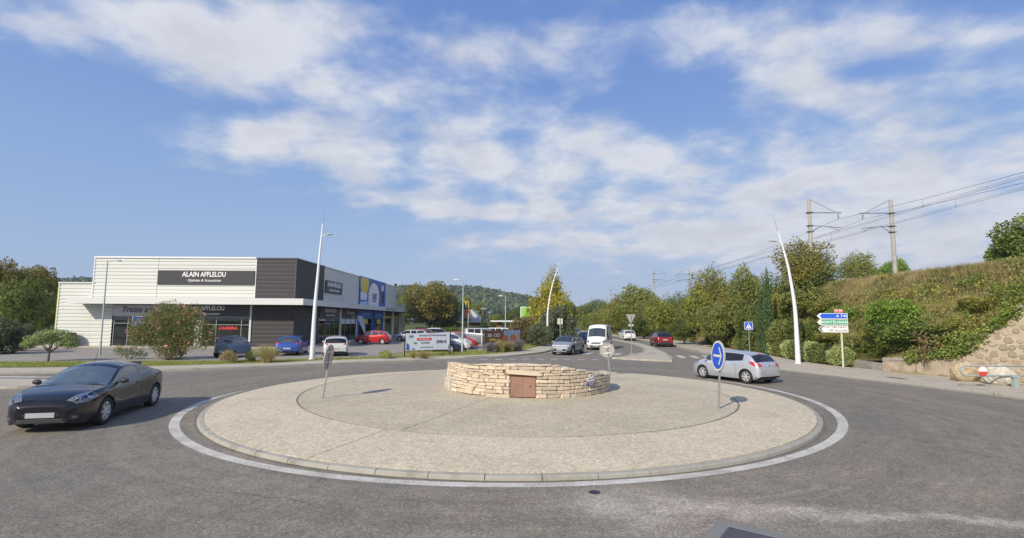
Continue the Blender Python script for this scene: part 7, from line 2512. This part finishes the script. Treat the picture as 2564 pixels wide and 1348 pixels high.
q_ = gx(668, 908); shrub('tan_shrub', q_.x, q_.y, 2.0, 1.18, M['tan'], 3, 'dense tan-brown shrub in front of the blue hatchback', 5200, .045, 'stem')
q_ = gx(966, 898); shrub('low_shrub', q_.x, q_.y, 1.25, .62, M['hedge2'], 4, 'small round green shrub left of the battery banner', 2400)
q_ = gx(1062, 898); shrub('low_shrub', q_.x, q_.y, 1.7, .62, M['brownshrub'], 5, 'scruffy brown shrub under the battery banner', 2200, .045, 'stem')
q_ = gx(1035, 897); shrub('low_shrub', q_.x, q_.y, .9, .6, M['scrub'], 6, 'small greenish tuft at the left foot of the battery banner', 900, .045, 'stem')
lv = [(1228, 884, 1.5, .95), (1250, 883, 1.2, 1.15), (1272, 881, 1.7, 1.0), (1296, 879, 2.3, 1.15)]
lbl = ['purple-grey lavender clump nearest the green post', 'greenish lavender clump below the pizza banner', 'brownish lavender clump below the pizza banner', 'big grey lavender clump at the right end of the row']
for i, (px, py, w_, h) in enumerate(lv):
    q_ = gx(px, py); shrub('lavender_clump', q_.x, q_.y, w_, h, [M['lavender'], M['tan'], M['brownshrub'], M['lavender']][i], 60 + i, lbl[i], 4200, .05, 'stem')

# middle distance
fit('oak', 'oak_tree', 1078, 706, 66, 97, 1.0, 'broad olive-brown tree beyond the end of the shop', group='trees beyond the car park', base=0)
fit('oakdark', 'dark_tree', 1118, 735, 42, 101, 2.0, 'darker tree on the right flank of the broad olive-brown one', base=0, group='trees beyond the car park')
fit('mid', 'green_tree', 1168, 742, 26, 128, 2.0, 'green tree behind the golden arches sign', base=0, group='trees beyond the car park')
fit('mid', 'green_tree', 1196, 758, 24, 122, .5, 'green tree right of the golden arches sign', base=0, group='trees beyond the car park')
fit('cypress', 'cypress_tree', 1131, 732, 8, 130, .5, 'slim cypress tip between two trees behind the restaurant', base=0)
fit('cypress', 'cypress_tree', 1208, 790, 7, 92, .9, 'slim cypress beside the double-headed lamp', base=0)
fit('yel', 'yellow_green_tree', 1240, 788, 22, 125, .8, 'yellow-green tree beyond the drive-through canopy', base=0, group='trees beyond the car park')
fit('oakdark', 'dark_tree', 1284, 775, 30, 118, .8, 'dark green tree between the lamp and the lime board', base=0, group='trees beyond the car park')
fit('oakdark', 'dark_tree', 1262, 792, 26, 140, 2.8, 'dark green tree far behind the drive-through canopy', base=0, group='trees beyond the car park')
fit('mid', 'green_tree', 1012, 742, 22, 112, 2.8, 'green tree just past the low end of the shop', base=0, group='trees beyond the car park')
for k, (x0, x1, Y) in enumerate([(1040, 1215, 88), (1215, 1300, 84)]):
    a, b = P(x0, 842, Y), P(x1, 842, Y)
    rg = np.random.default_rng(90 + k); n = 9000
    C = np.stack([rg.uniform(a.x, b.x, n), Y + rg.uniform(-.6, .6, n), rg.uniform(0, 1.45, n) ** 1.0 + rg.normal(0, .05, n)], 1)
    o = mobj('clipped_hedge', np_mesh('clipped_hedge', leaf_quads(C, np.tile([0., -1, .3], (n, 1)), .12, rg), 4, M['hedge']))
    tag(o, ['long clipped hedge behind the parked cars', 'lower clipped hedge behind the pizza banner'][k], 'hedge')

# the tall yellow-green tree and the dark mass below it
fit('poplar', 'tall_tree', 1382, 670, 72, 73, .0, 'tall yellow-green tree with upright pointed limbs', base=0)
fit('mid', 'green_tree', 1425, 755, 26, 80, 1.5, 'green tree on the right shoulder of the tall yellow-green one', base=0)
fit('rustb', 'russet_shrub', 1312, 796, 40, 58, .3, 'russet shrub under the lime advertising board', 'shrub')
fit('greys', 'grey_shrub', 1392, 770, 48, 60, 1.4, 'large dark grey-green shrub behind the curved lamp', 'shrub')
fit('greys', 'grey_shrub', 1352, 812, 38, 55.5, 2.9, 'dark grey-green shrub between the russet one and the lamp', 'shrub')
fit('bushy', 'green_shrub', 1418, 818, 26, 60.5, .9, 'green shrub at the right foot of the dark shrubs', 'shrub')
fit('bushy', 'green_shrub', 1396, 855, 16, 54, 1.9, 'low green weeds behind the square sign', 'shrub')

# behind the approach road: the long belt of trees
belt_g = 'trees along the approach road'
belt = [  # key, px, top, half width, Y, base z
    ('mid', 1462, 762, 22, 150, 0, 'mid-green tree, first in the belt right of the tall tree'), ('oakdark', 1490, 752, 26, 160, 0, 'dark rounded tree below the farthest mast'),
    ('mid', 1516, 755, 24, 135, 0, 'rounded green tree right of the farthest mast'), ('oak', 1548, 748, 26, 120, 0, 'brownish tree below the third mast'),
    ('mid', 1480, 785, 26, 125, 0, 'lower green tree behind the queue of cars'), ('yel', 1535, 775, 26, 105, 0, 'yellow-green tree above the van roof'),
    ('airy', 1508, 770, 26, 112, 0, 'thin brownish tree above the van'), ('mid', 1595, 716, 44, 92, 1, 'tall green tree rising left of the second mast pair'),
    ('oakdark', 1578, 745, 34, 98, 0, 'dark tree on the left flank of the tall green one'), ('yel', 1562, 765, 30, 88, 0, 'yellow-green tree left of the give way sign'),
    ('mid', 1630, 745, 30, 84, 1, 'green tree right of the give way sign'), ('yel', 1650, 755, 32, 75, 0, 'yellow-green tree above the red car'),
    ('oakdark', 1690, 770, 36, 80, 1.5, 'dark tree behind the red car'), ('oakdark', 1612, 790, 34, 80, 0, 'dark tree behind the give way sign'),
    ('mid', 1735, 745, 34, 72, 2, 'green tree left of the upright trees'), ('airy', 1770, 668, 42, 62, 1.5, 'tall airy tree with grey-green leaves right of the near mast pair'),
    ('yel', 1742, 728, 30, 58, .5, 'bright yellow-green tree before the tall airy ones'), ('airy', 1800, 690, 34, 60, 1.2, 'thin airy tree right of the bright yellow-green one'),
    ('mid', 1862, 672, 38, 53, .6, 'dense olive-green tree left of the cypresses'), ('oak', 1828, 745, 34, 56, .6, 'olive-brown tree low between two taller ones'),
    ('mid', 1790, 760, 36, 54, .3, 'green tree filling the gap behind the clipped hedge'), ('oakdark', 1712, 800, 32, 62, .3, 'dark low tree left of the clipped hedge'),
]
for i, (key, px, top, hw, Y, bz, lab) in enumerate(belt):
    fit(key, 'belt_tree', px, top, hw * 1.3, Y, i * 1.3, lab, group=belt_g, base=bz)
for px, top, hw, Y, lab in [(1900, 728, 10, 43.5, 'shorter cypress of the pair behind the hedge'), (1919, 676, 15, 43, 'tall cypress of the pair behind the hedge'), (1911, 702, 10, 44.2, 'slim cypress squeezed between its two neighbours'), (1984, 780, 10, 40, 'young cypress behind the curved lamp on the right')]:
    fit('cypress', 'cypress_tree', px, top, hw, Y, px, lab, base=.15, group='cypresses behind the hedge')

# bank trees and shrubs
def on_bank(px, py_base, Y):
    x = P(px, py_base, Y).x
    return x, bank_z(x, Y)
bank_list = [  # key, px, top, hw, Y, label, mats
    ('airy', 2012, 598, 78, 47.5, 'leafy open tree on the crest hiding the foot of the near mast', M['oak'], 'tree'),
    ('airy', 2020, 640, 66, 46.5, 'lower half of foliage before the near mast', M['scrub'], 'tree'),
    ('airy', 2145, 630, 48, 52, 'half bare yellowish tree on the crest between the masts', M['yellowgreen'], 'tree'),
    ('mid', 2205, 668, 36, 56, 'green tree behind the crest by the right mast', M['bright'], 'tree'),
    ('mid', 2244, 648, 34, 58, 'small green tree right of the right mast', M['bright'], 'tree'),
    ('mid', 2560, 545, 92, 40, 'big dark green tree on the crest at the right edge', M['laurel'], 'tree'),
    ('mid', 2508, 602, 42, 41, 'smaller green tree at the left foot of the big one on the crest', M['laurel'], 'tree'),
]
for key, px, top, hw, Y, lab, mm_, cat in bank_list:
    x = P(px, top, Y).x; bz = bank_z(x, Y) - .2
    xx, w_, h = at_px(px, top, hw, Y, bz)
    W0, H0_ = PROTO[key][2], PROTO[key][3]
    plant(key, 'crest_tree', xx, Y, bz, (w_ / W0, w_ / W0, h / H0_), px * .37, lab, cat, 'trees on the embankment crest', mm_)
# scrub on the bank: distinct bushes
bb_ = [  # px centre, top px, half width px, Y, mat, label
    (2238, 748, 62, 31.8, 'bright', 'bright green bush high on the bank, right of the sign'),
    (2262, 800, 88, 29.5, 'laurel', 'large dark spiky bush above the low retaining wall'),
    (2320, 835, 62, 28.6, 'laurel', 'dark bush behind the dead stems above the wall'),
    (2190, 830, 48, 32.0, 'scrub', 'dull green bush right of the direction sign'),
    (2395, 810, 50, 27.6, 'scrub', 'olive scrub above the sloping coping'),
    (2460, 760, 50, 27.2, 'scrub', 'olive scrub at the top of the rubble wall'),
    (2120, 770, 60, 37, 'bright', 'green bush behind the direction sign'),
    (2060, 745, 58, 41, 'scrub', 'olive green bush on the bank left of the sign'),
    (2010, 720, 60, 44, 'midgreen', 'green bush under the open tree'),
    (1960, 735, 46, 46, 'scrub', 'dull bush between the cypress and the curved lamp'),
    (2090, 830, 52, 36.5, 'scrub', 'brownish bush above the low concrete wall'),
    (2020, 800, 50, 39.5, 'oak_dark', 'dark bush behind the curved lamp'),
    (1955, 800, 40, 42.5, 'midgreen', 'green bush left of the curved lamp'),
    (1880, 765, 40, 47, 'oak_dark', 'dark bush behind the crossing sign'),
]
for i, (px, top, hw, Y, mt, lab) in enumerate(bb_):
    x = P(px, top, Y).x; bz = bank_z(x, Y) - .35
    xx, w_, h = at_px(px, top, hw, Y, bz)
    plant('bushy', 'bank_bush', xx, Y, bz, (w_ / 2.0, w_ / 2.0, max(h, .8) / 3.2), i * 1.1, lab, 'bush', 'bushes on the embankment', M[mt])
# dead stems in front of the dark bush
t = empty('dead_plant', (P(2330, 900, 27.9).x, 27.6, .8), 0, 'dead brown stems standing in the dark bush above the wall', 'plant')
mb = MB(); rr = random.Random(3)
for i in range(16):
    a = Vector((rr.uniform(-1.2, 1.0), rr.uniform(-.2, .2), 0)); b = a + Vector((rr.uniform(-.3, .3), rr.uniform(-.2, .1), rr.uniform(.5, 1.6)))
    mb.tube([a, a.lerp(b, .5) + Vector((rr.uniform(-.1, .1), 0, 0)), b], [.022, .016, .006], 4)
    for k in range(3):
        c = a.lerp(b, rr.uniform(.4, .95)); mb.tube([c, c + Vector((rr.uniform(-.25, .25), rr.uniform(-.15, .15), rr.uniform(-.3, .2)))], [.008, .02], 4)
mb.obj('stems', M['drystem'], t)
rng = np.random.default_rng(5); C = np.stack([rng.uniform(-1.1, 1.0, 160), rng.uniform(-.3, .2, 160), rng.uniform(.5, 1.6, 160)], 1)
mobj('withered_leaves', np_mesh('withered_leaves', leaf_quads(C, np.tile([0., -1, 0], (160, 1)), .07, rng), 4, M['drystem']), t)

# clipped hedge bushes along the right pavement
hl = ['first', 'second', 'third', 'fourth', 'fifth', 'sixth', 'seventh', 'eighth', 'ninth', 'tenth', 'eleventh', 'twelfth', 'thirteenth', 'fourteenth']
HB = []
for s in range(4):
    rg = np.random.default_rng(200 + s); n = 5200
    d = rg.normal(0, 1, (n, 3)); d /= np.linalg.norm(d, axis=1)[:, None]
    sq = d / (np.abs(d) ** 3.2).sum(1)[:, None] ** (1 / 3.2)
    rad = (.72 + .28 * rg.random(n) ** .5) * (1 + .06 * np.sin(d[:, 0] * 9 + s) + .05 * np.sin(d[:, 2] * 8))
    C = sq * rad[:, None] * np.array([.95, .62, .58]) + np.array([0, 0, .60])
    C = C[C[:, 2] > 0.02]
    HB.append(np_mesh('foliage', leaf_quads(C, np.zeros_like(C), .05, rg), 4, M['hedge' if s % 2 == 0 else 'hedge2']))
hp = []
for (px, py, s) in [(1648, 862, .9), (1690, 868, .95), (1722, 875, 1.0), (1752, 878, 1.0), (1780, 883, 1.05), (1812, 888, 1.15), (1842, 893, 1.15), (1872, 897, 1.1), (1902, 901, 1.25), (1930, 905, 1.05), (1955, 909, 1.2), (1978, 915, 1.0), (1600, 856, .8), (1570, 851, .8)]:
    hp.append((G(px, py, .12), s))
for i, (g_, s) in enumerate(hp):
    x = max(g_.x, edge_x(g_.y) + .5)
    t = empty('hedge_bush', (x, g_.y, .10), D(78) + rnd.uniform(-.2, .2), hl[i] + ' clipped bush of the row along the right pavement, counted in planting order' if False else
              ['low clipped bush behind the red car', 'rounded clipped bush just right of the red car', 'reddish clipped bush at the start of the near row', 'pale clipped bush of the near row before the yellow-green tree',
               'clipped bush above the zebra crossing', 'variegated clipped bush behind the silver car bonnet', 'dense clipped bush behind the silver car roof', 'brown-tinged clipped bush left of the crossing sign',
               'big rounded clipped bush right of the crossing sign', 'small clipped bush before the cypresses', 'bushy clipped shrub left of the curved lamp', 'loose clipped bush at the foot of the curved lamp',
               'far clipped bush right of the white van', 'farthest clipped bush of the row'][i], 'bush', 'clipped bushes along the right pavement')
    t.scale = (s, s, s * [1, 1.1, .9, 1.05][i % 4])
    mobj('foliage', HB[i % 4], t)
    mobj('stem', PROTO['bushy'][1], t, (0, 0, 0), (0, 0, 0), (.25, .25, .25))
# blue-green plant at the right edge
g_ = P(2562, 925, 21.2)
shrub('blue_green_shrub', 22.2, 21.0, 1.0, 1.5, M['teal'], 9, 'blue-green needle shrub at the right edge by the barrier', 2600, .05, z=.08)

# ------------------------------------------------------------------ grasses and weeds (uncountable)
def blades(n, xy, zf, h0, h1, wd, mat, name, seed, bend=.4, label=None):
    rg = np.random.default_rng(seed)
    a = rg.uniform(0, 2 * PI, n); h = rg.uniform(h0, h1, n)
    z = np.array([zf(x, y) for x, y in xy])
    base = np.stack([xy[:, 0], xy[:, 1], z - .02], 1)
    sd = np.stack([np.cos(a), np.sin(a), np.zeros(n)], 1) * wd
    tip = base + np.stack([np.sin(a) * h * bend * rg.uniform(-1, 1, n), np.cos(a) * h * bend * rg.uniform(-1, 1, n), h], 1)
    q = np.stack([base - sd, base + sd, tip], 1)
    o = mobj(name, np_mesh(name, q, 3, mat)); o['kind'] = 'stuff'
    if label: tag(o, label, 'grass')
    return o
rg = np.random.default_rng(12)
# left verge strip: between pavement and car park
pts = []
ila = [p for p in il if -40 < p[0] < 0]
while len(pts) < 46000:
    p = ila[rg.integers(0, len(ila))]; u = rg.random()
    t_ = rg.uniform(0, 1)
    x = p[0] + rg.uniform(-.6, .6); y = p[1] + rg.uniform(.02, 4.2)
    lim = interp([(c[0], c[1]) for c in LOT[:10]], x) if x < -2.2 else p[1] + 4
    if y < lim: pts.append((x, y))
blades(len(pts), np.array(pts), lambda x, y: .12, .05, .13, .012, M['grass'], 'verge_grass', 1, label='short mown grass on the left verge')
pts = []
rightil = [p for p in il if p[0] > -3 and p[1] < 85]
while len(pts) < 42000:
    p = rightil[rg.integers(0, len(rightil))]
    x = p[0] - rg.uniform(.05, 7) ; y = p[1] + rg.uniform(-.4, 1.2)
    if x > -1.0 - (y - 45) * .0 or y < 46: pts.append((x, y))
blades(len(pts), np.array(pts), lambda x, y: .13, .06, .20, .02, M['grass'], 'lawn_grass', 2, label='bright mown grass right of the car park')
# bank: dry grass above, green below
n = 85000
yy = rg.uniform(20.5, 62, n) ** 1.0; tt = rg.random(n)
xy = []
for y, t_ in zip(yy, tt):
    fx, _ = foot(y); cx = max(crest(y), fx + .5)
    xy.append((fx + (cx + .8 - fx) * t_, y))
blades(n, np.array(xy), bank_z, .10, .42, .016, M['drygrass'], 'bank_grass', 3, .5, label='long dry grass mixed with green on the embankment slope')
n = 30000; xy = []
yy = rg.uniform(20.5, 60, n); tt = .58 + .44 * rg.random(n)
for y, t_ in zip(yy, tt):
    fx, _ = foot(y); cx = max(crest(y), fx + .5)
    xy.append((fx + (cx + .4 - fx) * t_, y))
blades(n, np.array(xy), bank_z, .14, .50, .015, M['crestgrass'], 'crest_grass', 33, .5, label='dry tan grass along the top of the embankment')
# low creeping scrub as clumps
n = 60000
C = []; cl_c = []
for k in range(420):
    y = 22 + 42 * rg.random() ** 1.3; fx, _ = foot(y); cx = max(crest(y), fx + .5); u = rg.beta(1.4, 2.4)
    if 31 < y < 38 and u < .25: continue
    cl_c.append((fx + .2 + (cx - fx) * u, y, rg.uniform(.35, 1.0)))
per = n // len(cl_c)
for x, y, s in cl_c:
    q_ = rg.normal(0, 1, (per, 3)); q_ /= np.linalg.norm(q_, axis=1)[:, None]
    c = np.array([x, y, bank_z(x, y)]) + q_ * np.array([s * 1.15, s * 1.15, s * .55]) * (rg.random((per, 1)) ** .4)
    C.append(c)
C = np.concatenate(C); C = C[C[:, 0] > np.array([foot(y)[0] for y in C[:, 1]]) - .05]
o = mobj('bank_scrub', np_mesh('bank_scrub', leaf_quads(C, np.tile([0., -.3, 1], (len(C), 1)), .075, rg), 4, M['scrub'])); o['kind'] = 'stuff'
tag(o, 'low tangled scrub creeping over the embankment slope', 'scrub')
n = 26000; C = []
for k in range(150):
    y = 22.5 + 38 * rg.random() ** 1.2; fx, _ = foot(y); cx = max(crest(y), fx + .5); u = rg.beta(1.3, 2.6); s = rg.uniform(.4, 1.1)
    x = fx + .2 + (cx - fx) * u
    q_ = rg.normal(0, 1, (n // 150, 3)); q_ /= np.linalg.norm(q_, axis=1)[:, None]
    C.append(np.array([x, y, bank_z(x, y) + .1]) + q_ * np.array([s * 1.2, s * 1.2, s * .6]) * (rg.random((n // 150, 1)) ** .4))
# scrub hanging over the coping of the wing wall
for k in range(46):
    y = rg.uniform(22.6, 28.6); x, zt = wall_line(y); s = rg.uniform(.22, .5)
    if 23.2 < y < 24.4: s *= .5
    q_ = rg.normal(0, 1, (170, 3)); q_ /= np.linalg.norm(q_, axis=1)[:, None]
    C.append(np.array([x + .15, y, zt + .15]) + q_ * np.array([s, s, s * .8]) * (rg.random((170, 1)) ** .4) + np.array([-.10, -.12, 0]))
C = np.concatenate(C)
o = mobj('bank_brambles', np_mesh('bank_brambles', leaf_quads(C, np.tile([0., -.3, 1], (len(C), 1)), .075, rg), 4, M['scrub2'])); o['kind'] = 'stuff'
tag(o, 'green brambles over the slope and hanging over the wing wall', 'brambles')
# undergrowth closing the feet of the tree belt
n = 42000
ys_ = 44 + 70 * rg.random(n) ** 1.2
xs_ = np.array([edge_x(y) for y in ys_]) + rg.uniform(.8, 7.5, n)
hh_ = 1.3 + .9 * np.sin(ys_ * .9) + .5 * np.sin(ys_ * 2.3 + xs_)
C = np.stack([xs_, ys_, np.array([max(.1, bank_z(x, y)) for x, y in zip(xs_, ys_)]) + rg.random(n) * np.maximum(hh_, .5)], 1)
o = mobj('undergrowth', np_mesh('undergrowth', leaf_quads(C, np.tile([-.5, -.5, .3], (n, 1)), .11, rg), 4, M['oak_dark'])); o['kind'] = 'stuff'
tag(o, 'dark undergrowth below the belt of trees', 'undergrowth')
n = 26000
ys_ = 95 + 75 * rg.random(n); xs_ = rg.uniform(-12, 34, n)
ok = np.array([not (interp([(95, 8), (125, 8), (150, 4), (180, -4)], y) < x < interp([(95, 20.5), (125, 19), (150, 15), (180, 7)], y)) for x, y in zip(xs_, ys_)])
xs_, ys_ = xs_[ok], ys_[ok]; n = len(xs_)
C = np.stack([xs_, ys_, rg.random(n) * (2.2 + np.sin(xs_ * .5) + np.sin(ys_ * .3))], 1)
o = mobj('distant_thicket', np_mesh('distant_thicket', leaf_quads(C, np.tile([-.5, -.5, .3], (n, 1)), .22, rg), 4, M['oak_dark'])); o['kind'] = 'stuff'
tag(o, 'dark thicket closing the view down the approach road', 'thicket')
# weeds at the kerbs
pts = []
for line, d0 in ((FAR, .02), (RIGHT, -.02)):
    off = offset_line(line, d0)
    for i in range(90):
        p = off[rg.integers(0, len(off))]
        if p[1] > 60 or p[1] < 12 or p[0] < -32: continue
        for k in range(26): pts.append((p[0] + rg.normal(0, .16), p[1] + rg.normal(0, .08)))
for i in range(520):
    y = rg.uniform(20, 37); fx, _ = foot(y)
    for k in range(9): pts.append((fx - .1 + rg.normal(0, .12), y + rg.normal(0, .12)))
blades(len(pts), np.array(pts), lambda x, y: .08, .05, .17, .012, M['scrub'], 'kerb_weeds', 8, label='small weeds growing along the kerbs')

# ------------------------------------------------------------------ thin air between here and the far hill
hm = bpy.data.materials.new('haze_air'); hm.use_nodes = True
ht = NT(hm.node_tree)
hv = ht.add('ShaderNodeVolumePrincipled', {'Color': (.80, .88, 1.0, 1), 'Density': HAZE, 'Anisotropy': .2})
ho = ht.add('ShaderNodeOutputMaterial'); ht.l.new(hv.outputs[0], ho.inputs['Volume'])
hz_ = MB().box((-1300, -120, -1.2), (1300, 1300, 105)).obj('haze', hm)
hz_['kind'] = 'stuff'; hz_['label'] = 'thin blue haze that softens the far hill'
SC.cycles.volume_step_rate = 4.0
